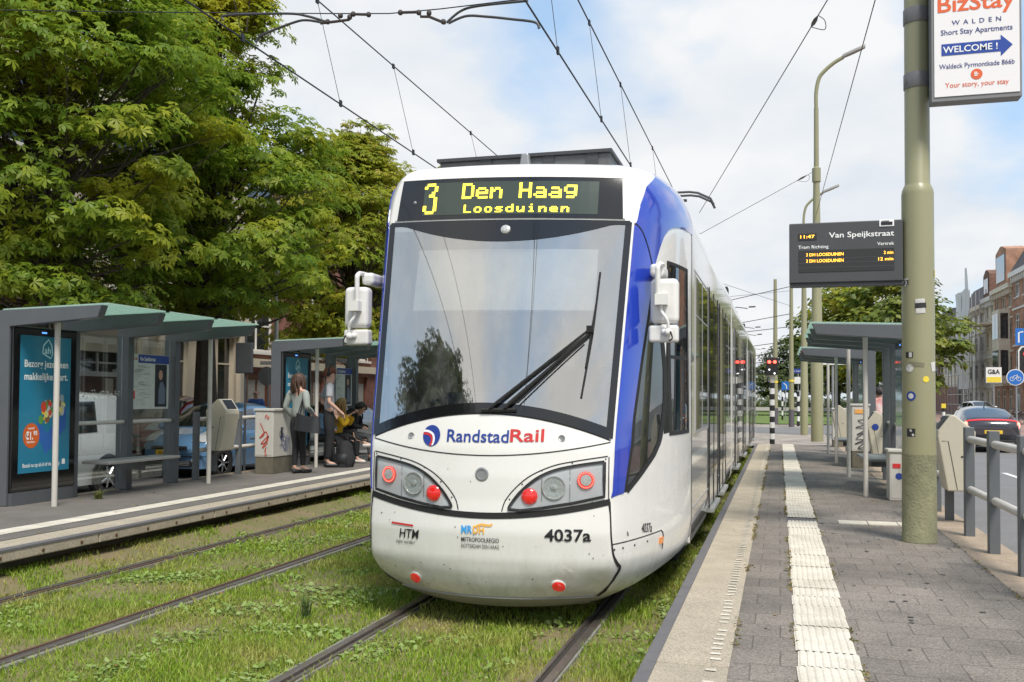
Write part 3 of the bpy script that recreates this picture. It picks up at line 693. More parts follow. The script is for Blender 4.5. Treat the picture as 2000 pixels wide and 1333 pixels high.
BORDER = mat('border_concrete', (.37, .29, .21), .85, speck=.35, var=.5, vscale=4, bump=.5, bscale=120)

def paver(name, c1, c2, cm, w, h, mortar=.006, off=.5, rough=.85, scale=1., rot=0):
    m = bpy.data.materials.new(name); m.use_nodes = True; MATS[name] = m
    n = m.node_tree.nodes; l = m.node_tree.links; b = n['Principled BSDF']; b.inputs['Roughness'].default_value = rough
    g = n.new('ShaderNodeNewGeometry'); mp_ = n.new('ShaderNodeMapping'); mp_.inputs['Rotation'].default_value = (0, 0, rot); l.new(g.outputs['Position'], mp_.inputs[0])
    wn = n.new('ShaderNodeTexNoise'); wn.inputs['Scale'].default_value = 3; l.new(g.outputs['Position'], wn.inputs['Vector'])
    wv = n.new('ShaderNodeVectorMath'); wv.operation = 'MULTIPLY_ADD'; wv.inputs[1].default_value = (.012, .012, 0); l.new(wn.outputs['Color'], wv.inputs[0]); l.new(mp_.outputs[0], wv.inputs[2])
    t = n.new('ShaderNodeTexBrick'); t.inputs['Scale'].default_value = 1; t.inputs['Brick Width'].default_value = w; t.inputs['Row Height'].default_value = h; t.inputs['Mortar Size'].default_value = mortar
    t.inputs['Mortar Smooth'].default_value = .4; t.offset = off; t.inputs['Color1'].default_value = (*c1, 1); t.inputs['Color2'].default_value = (*c2, 1); t.inputs['Mortar'].default_value = (*cm, 1)
    l.new(wv.outputs[0], t.inputs['Vector'])
    no = n.new('ShaderNodeTexNoise'); no.inputs['Scale'].default_value = 90; no.inputs['Detail'].default_value = 3; l.new(g.outputs['Position'], no.inputs['Vector'])
    n2 = n.new('ShaderNodeTexNoise'); n2.inputs['Scale'].default_value = 1.1; n2.inputs['Detail'].default_value = 6; l.new(g.outputs['Position'], n2.inputs['Vector'])
    r1 = n.new('ShaderNodeMapRange'); r1.inputs[1].default_value = .3; r1.inputs[2].default_value = .7; r1.inputs[3].default_value = .55; r1.inputs[4].default_value = 1.45; l.new(no.outputs['Fac'], r1.inputs[0])
    r2 = n.new('ShaderNodeMapRange'); r2.inputs[1].default_value = .3; r2.inputs[2].default_value = .7; r2.inputs[3].default_value = .66; r2.inputs[4].default_value = 1.26; l.new(n2.outputs['Fac'], r2.inputs[0])
    mm = n.new('ShaderNodeMath'); mm.operation = 'MULTIPLY'; l.new(r1.outputs[0], mm.inputs[0]); l.new(r2.outputs[0], mm.inputs[1])
    hs = n.new('ShaderNodeVectorMath'); hs.operation = 'SCALE'; l.new(t.outputs['Color'], hs.inputs[0]); l.new(mm.outputs[0], hs.inputs['Scale'])
    l.new(hs.outputs[0], b.inputs['Base Color'])
    bu = n.new('ShaderNodeBump'); bu.inputs['Strength'].default_value = .5; bu.inputs['Distance'].default_value = .006
    sb = n.new('ShaderNodeMath'); sb.operation = 'SUBTRACT'; l.new(no.outputs['Fac'], sb.inputs[0]); l.new(t.outputs['Fac'], sb.inputs[1]); l.new(sb.outputs[0], bu.inputs['Height']); l.new(bu.outputs[0], b.inputs['Normal'])
    return m
PAVE = paver('grey_pavers', (.215, .187, .158), (.17, .149, .127), (.112, .097, .078), .30, .30, .005)
PAVEL = paver('light_pavers', (.36, .31, .26), (.31, .27, .23), (.16, .14, .11), .21, .105)
PAVER = paver('red_clinkers', (.36, .24, .19), (.30, .20, .16), (.11, .08, .07), .20, .07)

sheet('ground', -1200, 1200, -300, 1500, -.09, mat('ground_far', (.17, .16, .145), .9, var=.3, vscale=.2))
def zsoil(x, y): return max(0, min(.34, -4.15 - x)) * .38 + -.045 + .012 * math.sin(3.1 * x + 1.7 * y) * math.sin(2.3 * y - 1.1 * x)
sheet('track_bed', -4.75, 1.42, -12, 34.2, 0, SOIL, 40, 160, zsoil)
# right platform
def strip(name, x0, x1, y0, y1, dz, m, ny=60):
    return sheet(name, x0, x1, y0, y1, 0, m, 1, ny, lambda x, y: zp(y) + dz)
for nm, x0, x1, m in (('platform_edge', 1.40, 1.472, EDGE), ('platform_slabs', 1.472, 1.842, CONC), ('platform_border', 3.70, 4.12, BORDER)):
    mb = MB(); y = -6.
    L_ = 2.0 if nm != 'platform_border' else 1.0
    yy = 6.98 - 2.0 * 7
    while yy < 34:
        e = min(34, yy + L_); z0, z1 = zp(yy), zp(e); j = rnd.uniform(-.002, .002)
        vs = [(x0, yy + .006, -.3), (x1, yy + .006, -.3), (x1, e - .005, -.3), (x0, e - .005, -.3), (x0, yy + .005, z0 + j), (x1, yy + .005, z0 + j), (x1, e - .005, z1 + j), (x0, e - .005, z1 + j)]
        mb.add(vs, [(0, 1, 2, 3), (4, 5, 6, 7), (0, 1, 5, 4), (1, 2, 6, 5), (2, 3, 7, 6), (3, 0, 4, 7)]); yy = e
    structure(mb.build(nm, m, None, bevel=.006))
strip('platform_paving', 1.842, 3.70, -8, 34, -.003, PAVE)
sheet('platform_body', 1.52, 4.1, -8, 33.9, 0, CONC, 1, 60, lambda x, y: zp(y) - .02)
mb = MB(); y = 3.2
while y < 32:                                                      # white dashes painted along the slabs
    j = rnd.uniform(-.006, .006)
    if rnd.random() > .06: mb.add([(1.735 + j, y, zp(y) + .005), (1.79 + j, y + rnd.uniform(-.006, .006), zp(y) + .005), (1.79 + j, y + .035, zp(y) + .005), (1.735 + j, y + .035, zp(y) + .005)], [(0, 1, 2, 3)])
    y += .105
structure(mb.build('edge_marking', WPAV, None))
mb = MB(); y = 3.0; prof = []
for k in range(8):
    c = .022 + k * .0385
    prof += [(c - .017, 0), (c - .009, .0042), (c + .009, .0042), (c + .017, 0)]
while y < 33.6:                                                    # ribbed guidance tiles, one by one
    if not (11.02 < y + .15 < 11.32):
        j = rnd.uniform(-.007, .007); t = rnd.uniform(-.0015, .0015); ln = .297; sk = rnd.uniform(-.006, .006)
        x0 = 2.175 + j; pts = [(0, -.02), (0, 0)] + prof + [(.312, 0), (.312, -.02)]
        vs = [(x0 + px_, y, zp(y) + .004 + pz_ + t) for px_, pz_ in pts] + [(x0 + sk + px_, y + ln, zp(y + ln) + .004 + pz_ + t) for px_, pz_ in pts]
        n_ = len(pts); mb.add(vs, [(i, i + 1, n_ + i + 1, n_ + i) for i in range(n_ - 1)])
    y += .30
structure(mb.build('tactile_paving', WPAV, None))
mb = MB()
for k, (a, b) in enumerate(((2.72, 3.02), (3.03, 3.33), (3.34, 3.64))): mb.ab((a, 11.02, .25), (b, 11.30, .316 + .001 * k))
structure(mb.build('cross_tiles', WPAV, None))
structure(MB().ab((2.17, 11.02, .25), (2.49, 11.30, .314)).build('cross_tile', EDGE, None)); structure(MB().ab((2.50, 11.02, .25), (2.71, 11.30, .313)).build('cross_tile', mat('mid_tile', (.24, .215, .185), .85, var=.4), None))
# left platform
LX = -4.42
mb = MB(); mbb = MB(); yy = -2.
while yy < 62:
    e = yy + 2.0
    mb.ab((LX - .46, yy + .006, .20), (LX, e - .006, .305)); yy = e
structure(mb.build('platform_beam', CONC, None, bevel=.012))
mb = MB(); mb.ab((LX - .10, -2, .29), (LX + .004, 62, .312)); structure(mb.build('platform_edge', EDGE, None))
mb = MB(); y = -1.75
while y < 45:
    mb.lathe((LX + .001, y, .245), [(.018, 0), (.014, .008), (.001, .01)], 8, 'X'); y += .5
structure(mb.build('beam_bolts', mat('rust', (.10, .05, .025), .8), None))
structure(MB().ab((-4.95, -2, -.3), (-4.72, 62, .22)).build('platform_footing', mat('footing_dark', (.17, .14, .10), .9, var=.5), None))
sheet('platform_paving', -7.02, LX - .455, -2, 62, .308, ASPHL, 1, 1)
mb = MB(); y = -2.
while y < 60:
    mb.add([(-5.42 + rnd.uniform(-.006, .006), y, .313), (-5.15 + rnd.uniform(-.006, .006), y, .313), (-5.15 + rnd.uniform(-.006, .006), y + .295, .313), (-5.42 + rnd.uniform(-.006, .006), y + .295, .313)], [(0, 1, 2, 3)]); y += .30
structure(mb.build('tactile_paving', WPAV, None))
structure(MB().ab((-7.16, -2, -.2), (-7.02, 62, .318)).build('platform_border', BORDER, None, bevel=.008))
# roads and pavements
sheet('road', -10.3, -7.16, -10, 200, .0, ASPH); sheet('road', 4.12, 10.0, -10, 230, .0, ASPH)
structure(MB().ab((-10.45, -10, -.2), (-10.3, 200, .13)).build('kerb', BORDER, None)); sheet('pavement', -17, -10.45, -10, 200, .125, PAVER)
structure(MB().ab((10.0, 42, -.2), (10.15, 230, .12)).build('kerb', BORDER, None)); sheet('pavement', 10.15, 24, 42, 230, .115, PAVER); sheet('pavement', 10.0, 40, -10, 42, .02, PAVER)
sheet('crossing_paving', -4.75, 4.12, 34.0, 62, .03, PAVEL); sheet('crossing_road', -60, 60, 46, 56, .034, ASPH)
mb = MB()
for k in range(14):
    y = 12 + k * 9.0; mb.ab((6.98, y, .0), (7.10, y + 3, .006))
mb.ab((9.72, -5, 0), (9.82, 44, .006))
for k in range(5): mb.ab((7.4 + k * .5, 37.2, 0), (7.7 + k * .5, 37.8, .006))
mb.ab((4.45, -5, 0), (4.55, 44, .006)); mb.prism([(5.3, 24, .006), (5.55, 24, .006), (5.55, 26, .006), (5.85, 26, .006), (5.42, 28, .006), (5.0, 26, .006), (5.3, 26, .006)], (0, 0, -.01))
structure(mb.build('road_marking', mat('road_paint', (.72, .71, .68), .7, var=.3), None))
sheet('verge', -30, 9.5, 63, 92, .05, mat('verge_green', (.13, .19, .035), .95, var=.6, vscale=1.5, bump=1., bscale=20), 2, 2)
sheet('verge', -60, 60, 96, 240, .08, MATS['verge_green'], 2, 2)

# rails
RAILT = mat('rail_steel', (.30, .27, .25), .35, metal=.75, var=.6, vscale=6, col2=(.16, .10, .07)); RUST = mat('rail_rust', (.13, .075, .05), .8, var=.5)
RBED = mat('rail_bed', (.25, .24, .22), .85, var=.6, vscale=7, col2=(.14, .13, .10)); GROOVE = mat('groove_dark', (.035, .03, .025), .9)  # groove filling is one even near-black tone
for i, (x, inner, lab) in enumerate(((-.752, 1, 'grooved steel rail in the grass left under the tram'), (.752, -1, 'grooved steel rail in the grass beside the right platform, running under the tram'),
                                     (-2.62, -1, 'rusty tram rail crossing the grass in the lower left, nearer of the empty track'), (-4.03, 1, 'half overgrown rail of the empty track nearest the left platform'))):
    r_ = thing('tram_rail', lab, 'rail', (x, 10, 0), 'tram rails in the grass')
    y1 = 120
    MB().ab((x - inner * .045, -4, -.05), (x + inner * .012, y1, .0)).build('rail_head', RAILT, r_, bevel=.006)
    MB().ab((x + inner * .012, -4, -.05), (x + inner * .05, y1, -.022)).build('groove', GROOVE, r_)
    MB().ab((x + inner * .05, -4, -.05), (x + inner * .072, y1, -.004)).build('rail_lip', RAILT if i < 2 else RUST, r_)
    mb = MB().ab((x - inner * (.085 if i in (0, 2) else .06), -4, -.06), (x - inner * .045, y1, -.016)); mb.ab((x + inner * .072, -4, -.06), (x + inner * .085, y1, -.018)); mb.build('rail_bedding', RBED, r_)

# ---------------------------------------------------------------- grass, clover and weeds
rs = np.random.RandomState(3)
def vnoise(x, y, s, seed):
    r = np.random.RandomState(seed); T = r.rand(64, 64); X = (x / s) % 63; Y = (y / s) % 63
    i = X.astype(int); j = Y.astype(int); fx = X - i; fy = Y - j; fx = fx * fx * (3 - 2 * fx); fy = fy * fy * (3 - 2 * fy)
    return (T[i, j] * (1 - fx) + T[i + 1, j] * fx) * (1 - fy) + (T[i, j + 1] * (1 - fx) + T[i + 1, j + 1] * fx) * fy
def np_mesh(name, V, F, m, smooth=False):
    me = bpy.data.meshes.new(name); me.vertices.add(len(V)); me.vertices.foreach_set('co', V.astype(np.float32).ravel())
    nf, k = F.shape; me.loops.add(nf * k); me.loops.foreach_set('vertex_index', F.astype(np.int32).ravel())
    me.polygons.add(nf); me.polygons.foreach_set('loop_start', np.arange(0, nf * k, k, dtype=np.int32)); me.polygons.foreach_set('loop_total', np.full(nf, k, dtype=np.int32))
    me.update(calc_edges=True); me.materials.append(m); return me
def leafmat(name, cols, ycol=None, yamt=.5, yscale=.55, trans=.35, rough=.5):
    m = bpy.data.materials.new(name); m.use_nodes = True; MATS[name] = m
    n = m.node_tree.nodes; l = m.node_tree.links; b = n['Principled BSDF']; o = n['Material Output']; b.inputs['Roughness'].default_value = rough; b.inputs['Specular IOR Level'].default_value = .35
    g = n.new('ShaderNodeNewGeometry'); r = n.new('ShaderNodeValToRGB'); l.new(g.outputs['Random Per Island'], r.inputs[0]); e = r.color_ramp.elements
    while len(e) < len(cols): e.new(.5)
    for i, c in enumerate(cols): e[i].position = i / (len(cols) - 1); e[i].color = (*c, 1)
    last = r.outputs[0]
    if ycol:
        no = n.new('ShaderNodeTexNoise'); no.inputs['Scale'].default_value = yscale; no.inputs['Detail'].default_value = 4; l.new(g.outputs['Position'], no.inputs['Vector'])
        mr = n.new('ShaderNodeMapRange'); mr.inputs[1].default_value = .48; mr.inputs[2].default_value = .68; mr.inputs[4].default_value = yamt; l.new(no.outputs['Fac'], mr.inputs[0])
        mi = n.new('ShaderNodeMix'); mi.data_type = 'RGBA'; l.new(mr.outputs[0], mi.inputs[0]); l.new(last, mi.inputs[6]); mi.inputs[7].default_value = (*ycol, 1); last = mi.outputs[2]
    l.new(last, b.inputs['Base Color'])
    t = n.new('ShaderNodeBsdfTranslucent'); l.new(last, t.inputs[0]); ms = n.new('ShaderNodeMixShader'); ms.inputs[0].default_value = trans
    l.new(b.outputs[0], ms.inputs[1]); l.new(t.outputs[0], ms.inputs[2]); l.new(ms.outputs[0], o.inputs[0]); return m
GRASSM = leafmat('grass_blade', [(.15, .26, .022), (.25, .38, .035), (.34, .45, .05), (.20, .33, .03), (.42, .42, .12)], (.50, .41, .15), .6, 1.0, .35)
CLOVM = leafmat('clover_leaf', [(.19, .29, .06), (.26, .37, .09), (.32, .40, .15)], None, trans=.25)
def scatter(n_, x0, x1, y0, y1, dens):
    x = rs.uniform(x0, x1, n_); y = rs.uniform(y0, y1, n_); k = rs.rand(n_) < dens(x, y); return x[k], y[k]
def rail_free(x):
    ok = np.ones_like(x, bool)
    for c, w in ((-.745, .058), (.745, .058), (-2.625, .058)): ok &= ~((x > c - w) & (x < c + w))
    ok &= ~((np.abs(x + 4.03) < .07) & (rs.rand(len(x)) < .75)); return ok
def dens(x, y):
    d = .30 + 1.1 * vnoise(x + 50, y + 50, .55, 1) * (.5 + vnoise(x + 50, y + 50, .16, 2))
    d *= np.where(x < -4.05, .60 * (vnoise(x + 50, y + 50, .35, 5) > .45) + .12, 1)
    d *= np.where((vnoise(x + 50, y + 50, .8, 9) < .22), .35, 1)
    return np.clip(d, .03, 1) * rail_free(x)
BX = []
for y0, y1, per, wsc in ((3.6, 6.5, 5200, 1.0), (6.5, 9.5, 3400, 1.25), (9.5, 15, 1700, 1.7), (15, 33.5, 520, 3.0)):
    x, y = scatter(int(per * 5.95 * (y1 - y0)), -4.6, 1.36, y0, y1, dens); BX.append(np.stack([x, y, np.full_like(x, wsc)], 1))
    if y1 > 9.0: pass
P_ = np.concatenate(BX); n_ = len(P_)
hgt = (.014 + .038 * rs.rand(n_) ** 1.9) * (.55 + .9 * vnoise(P_[:, 0] + 50, P_[:, 1] + 50, .4, 12)); wd_ = (.0022 + .0022 * rs.rand(n_)) * P_[:, 2] * 1.15; ang = rs.rand(n_) * 2 * np.pi; ln = hgt * (.3 + .9 * rs.rand(n_)); la = rs.rand(n_) * 2 * np.pi
tall = rs.rand(n_) < .02; hgt[tall] *= 1.6
bx, by = np.cos(ang) * wd_, np.sin(ang) * wd_; dx, dy = np.cos(la) * ln, np.sin(la) * ln; z0 = np.full(n_, -.05) + np.clip(-4.15 - P_[:, 0], 0, .34) * .38
V = np.stack([np.stack([P_[:, 0] - bx, P_[:, 1] - by, z0], 1), np.stack([P_[:, 0] + bx, P_[:, 1] + by, z0], 1), np.stack([P_[:, 0] + bx * .7 + dx * .4, P_[:, 1] + by * .7 + dy * .4, z0 + hgt * .65 + .01], 1),
              np.stack([P_[:, 0] - bx * .7 + dx * .4, P_[:, 1] - by * .7 + dy * .4, z0 + hgt * .65 + .01], 1), np.stack([P_[:, 0] + dx, P_[:, 1] + dy, z0 + hgt + .012], 1)], 1).reshape(-1, 3)
i5 = np.arange(n_)[:, None] * 5
F = np.concatenate([i5 + np.array([[0, 1, 2]]), i5 + np.array([[0, 2, 3]]), i5 + np.array([[3, 2, 4]])])
go = bpy.data.objects.new('grass', np_mesh('grass', V, F, GRASSM)); COL.objects.link(go); tag(go, 'short green grass with dry patches growing between the tram rails', 'grass', kind='stuff')
# clover and broad-leaved weeds: small discs on short stalks, in patches
cx = []; 
for y0, y1, per in ((3.8, 8, 900), (8, 14, 420), (14, 30, 90)):
    x, y = scatter(int(per * 5.7 * (y1 - y0)), -4.4, 1.3, y0, y1, lambda x, y: np.clip((vnoise(x + 50, y + 50, .45, 21) - .58) * 5, 0, 1) * rail_free(x)); cx.append(np.stack([x, y], 1))
Q = np.concatenate(cx); n_ = len(Q); r_ = .009 + .016 * rs.rand(n_); hz = -.035 + .035 * rs.rand(n_); tx = rs.normal(0, .35, n_); ty = rs.normal(0, .35, n_); a0 = rs.rand(n_) * 6.28
vv = []
for k in range(6):
    a = a0 + k * np.pi / 3; rr = r_ * (1 if k % 2 else .72); ox, oy = np.cos(a) * rr, np.sin(a) * rr; vv.append(np.stack([Q[:, 0] + ox, Q[:, 1] + oy, hz + ox * tx + oy * ty], 1))
V = np.stack(vv, 1).reshape(-1, 3); F = np.arange(n_)[:, None] * 6 + np.arange(6)[None]
co_ = bpy.data.objects.new('clover', np_mesh('clover', V, F, CLOVM)); COL.objects.link(co_); tag(co_, 'pale green clover and broad-leaved weeds in the track grass', 'ground cover', kind='stuff')
def tuft(name, label, p, n, h, spread, m, w=.006, seed=1, flat=0):
    r = random.Random(seed); mb = MB()
    for k in range(n):
        a = r.uniform(0, 6.28); l = h * r.uniform(.55, 1.); s = spread * r.uniform(.1, 1); b0 = Vector(p) + Vector((r.uniform(-.03, .03), r.uniform(-.03, .03), 0)); wv_ = Vector((-math.sin(a), math.cos(a), 0)) * w
        m1 = b0 + Vector((math.cos(a) * s * .3, math.sin(a) * s * .3, l * .6)); t = b0 + Vector((math.cos(a) * s, math.sin(a) * s, l * (1 - flat * r.random())))
        mb.add([b0 - wv_, b0 + wv_, m1 + wv_ * .8, m1 - wv_ * .8, t], [(0, 1, 2, 3), (3, 2, 4)])
    o = mb.build(name, m, None, recalc=False); return tag(o, label, 'plant')
RUSH = leafmat('rush_blade', [(.05, .10, .03), (.09, .15, .045), (.13, .19, .06)])
p = at(598, 1205, z=-.03); tuft('rush_tuft', 'upright dark green rush tuft standing alone between the two tracks', p, 60, .20, .13, RUSH, .003, 2)
WEED = leafmat('weed_leaf', [(.12, .16, .04), (.17, .21, .06), (.24, .22, .08)])
p = at(192, 975, z=.31); tuft('weed', 'small straggly weed growing through the paving under the shelter bench', p, 40, .16, .14, WEED, .010, 3, .6)
p = at(1160, 1290, z=-.03)
# ---------------------------------------------------------------- trees
BARK = mat('bark', (.085, .068, .05), .95, var=.7, vscale=9, col2=(.04, .033, .026), bump=1., bscale=25)
LEAF_A = leafmat('chestnut_leaf', [(.11, .19, .018), (.18, .28, .024), (.26, .35, .03), (.14, .23, .02), (.32, .38, .035)], (.52, .46, .03), .75, .42, .5)
LEAF_B = leafmat('chestnut_leaf_autumn', [(.20, .26, .022), (.28, .34, .03), (.37, .39, .035), (.22, .29, .025), (.42, .32, .05)], (.52, .44, .045), .85, .45, .5)
LEAF_C = leafmat('park_leaf', [(.035, .065, .018), (.055, .09, .022), (.075, .11, .028), (.11, .135, .035)], (.16, .16, .04), .5, .12, .25)
def leaf_instances(P, Nrm, size, r, kind):
    """palmate leaves: five drooping leaflets joined at the stalk end"""
    n = len(P)
    up_ = Nrm / np.linalg.norm(Nrm, axis=1, keepdims=True)
    ref = r.normal(size=(n, 3)); t = np.cross(up_, ref); t /= np.linalg.norm(t, axis=1, keepdims=True); b = np.cross(up_, t)
    sz = size * (.65 + .6 * r.rand(n))[:, None]
    V = [P]; F = []
    if kind == 'palm':
        k = 5; angs = np.radians([-100, -50, 0, 50, 100]); lens = [.62, .88, 1., .88, .62]
        per = 1 + 3 * k
        for j in range(k):
            d = t * math.cos(angs[j]) + b * math.sin(angs[j]); s = np.cross(up_, d)
            L_ = sz * lens[j]
            V += [P + d * L_ * .62 + s * L_ * .19 - up_ * L_ * .10, P + d * L_ * 1.0 - up_ * L_ * .38, P + d * L_ * .62 - s * L_ * .19 - up_ * L_ * .10]
            F.append((0, 1 + 3 * j, 2 + 3 * j, 3 + 3 * j))
    else:
        per = 4; d = t; s = b
        V += [P + d * sz * .5 + s * sz * .36, P + d * sz - up_ * sz * .2, P + d * sz * .5 - s * sz * .36]; F.append((0, 1, 2, 3))
    V = np.stack(V, 1).reshape(-1, 3); F = (np.arange(n)[:, None, None] * per + np.array(F)[None]).reshape(-1, 4)
    return V, F
def make_tree_mesh(seed, H, rad, zb, nclump, nleaf, lsize, kind, trunk_r, shape='dome', lean=(0, 0), sub=.75, limb=1., shoots=0):
    r = np.random.RandomState(seed); rr = random.Random(seed)
    mb = MB(); zc0 = zb; tips = []
    top = Vector((lean[0], lean[1], H * .78))
    tp = [Vector((0, 0, -.15)), Vector((.02, .03, 1.2)), Vector((lean[0] * .3, lean[1] * .3, zb)), Vector((lean[0] * .7, lean[1] * .7, H * .55)), top]
    mb.tube(tp, [trunk_r * 1.25, trunk_r, trunk_r * .85, trunk_r * .5, trunk_r * .15], 9, smooth_pts=4)
    C = []
    for i in range(nclump):
        for _ in range(60):
            h = r.uniform(.02, 1.) ** .95
            if shape == 'dome': prof = (math.sin(math.pi * min(1, h * .92 + .10)) ** .55) * (1 - .25 * h)
            elif shape == 'cone': prof = (min(1, h / .22 + .35)) * (1 - h) ** .62 + .06
            else: prof = math.sqrt(max(0, 1 - (2 * h - 1) ** 2))
            rho = rad * prof * (r.uniform(.0, 1) ** .5); a = r.uniform(0, 2 * math.pi)
            c = np.array([rho * math.cos(a) + lean[0] * h, rho * math.sin(a) + lean[1] * h, zb * .93 + (H - zb * .93) * h])
            if all(np.linalg.norm(c - q) > sub * .55 for q in C[-40:]): break
        C.append(c)
        if i % 3 == 0 or rho > rad * .6:
            t0 = rr.uniform(.15, .8); hh = min(c[2] - .4, zb + (c[2] - zb) * t0); hh = max(zb * .8, hh)
            k = (hh) / (H * .78); s = Vector((lean[0] * k, lean[1] * k, hh)); e = Vector(c)
            m = s.lerp(e, .5) + Vector((rr.uniform(-.25, .25), rr.uniform(-.25, .25), -.15 + .25 * rr.random()))
            w = trunk_r * limb * (.34 if i % 6 == 0 else .2); mb.tube([s, m, e], [w, w * .6, w * .18], 5, caps=False, smooth_pts=3)
    S_ = [1.] * len(C)
    for i in range(shoots):
        a = r.uniform(0, 6.28); q = rad * r.uniform(.0, .40); x, y = q * math.cos(a) + lean[0], q * math.sin(a) + lean[1]; zt_ = zb + (H - zb) * (.99 - .34 * (q / rad) ** 1.3); hh_ = r.uniform(.5, 1.25)
        for j in range(3): C.append(np.array([x + .1 * j * math.cos(a), y + .1 * j * math.sin(a), zt_ - .5 + hh_ * (j + .6) / 2.4])); S_.append((.72, .52, .34)[j])
        mb.tube([Vector((x, y, zt_ - .6)), Vector((x + .15 * math.cos(a), y + .15 * math.sin(a), zt_ + hh_ * .45))], [.025, .006], 4, caps=False)
    C = np.array(C); PP = []; NN = []
    cen = np.array([lean[0] * .5, lean[1] * .5, zb + (H - zb) * .35])
    for c, cs in zip(C, S_):
        s = sub * r.uniform(.6, 1.15) * cs; k = max(8, int(nleaf * r.uniform(.6, 1.35) * cs ** 1.6))
        d = r.normal(size=(k, 3)); d[:, 2] = np.abs(d[:, 2]) * .9 - .25; d /= np.linalg.norm(d, axis=1, keepdims=True)
        p = c + d * s * np.array([1.15, 1.15, .62]) * (r.rand(k, 1) ** .38); PP.append(p)
        o = c - cen; o = o / (np.linalg.norm(o) + 1e-6); NN.append(d * .55 + o * .35 + np.array([0, 0, .75]) + r.normal(size=(k, 3)) * .28)
    V, F = leaf_instances(np.concatenate(PP), np.concatenate(NN), lsize, r, kind)
    return mb, V, F
def tree(name, label, cat, mesh, m, loc, group=None, rz=0, sc=1., wood=BARK):
    mb, V, F = mesh
    t = thing(name, label, cat, (0, 0, 0), group)
    tr = mb.build('trunk', wood, t, smooth=True)
    cr = bpy.data.objects.new('crown', np_mesh('crown', V, F, m)); COL.objects.link(cr); cr.parent = t
    t.location = loc; t.rotation_euler = (0, 0, rz); t.scale = (sc, sc, sc); ORG[t.name] = Vector(loc); return t
def retree(src, label, loc, rz, sc, m=None, scz=1.):
    t = copy_tree(src, loc, rz, label); t.scale = (sc, sc, sc * scz); bpy.context.view_layer.update()
    if m is not None:
        for ch in t.children:
            if ch.name.startswith('crown'): ch.material_slots[0].link = 'OBJECT'; ch.material_slots[0].material = m
    return t
T1 = make_tree_mesh(11, 10.9, 3.7, 2.85, 330, 80, .155, 'palm', .27, 'dome', sub=.68, limb=.6, shoots=26)
T2 = make_tree_mesh(23, 10.2, 3.4, 2.9, 290, 80, .15, 'palm', .25, 'cone', (.3, .2), limb=.75, sub=.64, shoots=22)
T4 = make_tree_mesh(51, 9.6, 3.5, 2.8, 300, 76, .15, 'palm', .25, 'dome', (.1, .1), limb=.7, sub=.66, shoots=34)
T3 = make_tree_mesh(37, 9.2, 3.3, 2.2, 90, 60, .42, 'oval', .22, 'round', sub=1.05)
GT = 'chestnut trees in the row along the left road'
ta = tree('chestnut_tree', 'dense dark green chestnut tree filling the upper left corner behind the near shelter', 'tree', T1, LEAF_A, (-10.9, 14.2, .1), GT, 3.3, 1.04)
tb = tree('chestnut_tree', 'green chestnut tree with yellow leaf tips whose trunk shows through the near shelter glass', 'tree', T2, LEAF_A, (-10.8, 19.4, .1), GT, 2.0, 1.13)
tc_ = tree('chestnut_tree', 'yellowing chestnut tree with thin upright tips behind the far left shelter', 'tree', T4, LEAF_B, (-10.9, 27.4, .1), GT, 4.1, 1.0)
retree(ta, 'yellow-green chestnut tree mostly hidden behind the tram cab and its left mirror', (-10.6, 35.5, .1), 1.3, .92, LEAF_B)
retree(ta, 'dark chestnut tree cut off by the left edge of the photo', (-14.6, 12.0, .1), 3.0, 1.0)
retree(tb, 'chestnut tree standing back by the brick building, seen between two nearer crowns', (-12.2, 42.5, .1), 5.2, 1.0, LEAF_A)
# trees behind the camera, seen only as reflections in the windscreen
retree(ta, 'chestnut tree darkened as if backlit, whose reflection fills the left half of the windscreen', (-7.9, -3.8, .1), 2.2, 1.42, LEAF_C, .60)  # darker leaf colour stands in for the shade of a backlit crown
GR = 'roadside trees beyond the right platform'
tr_ = tree('roadside_tree', 'rounded yellow-green tree right of the big olive pole, in front of the white houses', 'tree', T3, leafmat('roadside_leaf', [(.09, .14, .02), (.15, .20, .03), (.21, .24, .035)], (.32, .28, .04), .6, .2, .35), (10.7, 67, .1), GR, 0, .93)
retree(tr_, 'green and yellow tree just above the shelter roof, left of the big olive pole', (11.8, 88, .1), 1.2, 1.36)
retree(tr_, 'yellow-brown rounded tree above the middle of the right shelter roof', (10.4, 106, .1), 2.5, 1.56, LEAF_B)
retree(tr_, 'rounded green tree behind the departure board pole, left end of the roadside trees', (8.3, 112, .1), 3.9, 1.5)
GF = 'dark park trees beyond the crossing'
spots = [(-6.5, 150, 1.0, 'dark green tree directly above the end of the tram, leftmost of the park trees'), (.5, 140, .72, 'low bushy tree behind the signal mast beyond the crossing'), (3.6, 152, 1.15, 'tallest dark park tree between the signal and the thin olive mast'),
         (7.5, 146, .92, 'dark park tree behind the thin olive mast'), (11.2, 158, 1.1, 'dark park tree behind the pair of olive lamp poles'), (16, 165, 1.2, 'far dark tree seen under the right shelter roofs'), (22, 176, 1.2, 'far tree at the end of the right road'), (-14, 160, 1.1, 'park tree hidden mostly behind the tram roof end')]
for i, (x, y, s, lab) in enumerate(spots):
    if i == 0: tp_ = tree('park_tree', lab, 'tree', T3, LEAF_C, (x, y, .1), GF, 0, s)
    else: retree(tp_, lab, (x, y, .1), i * 1.3, s)
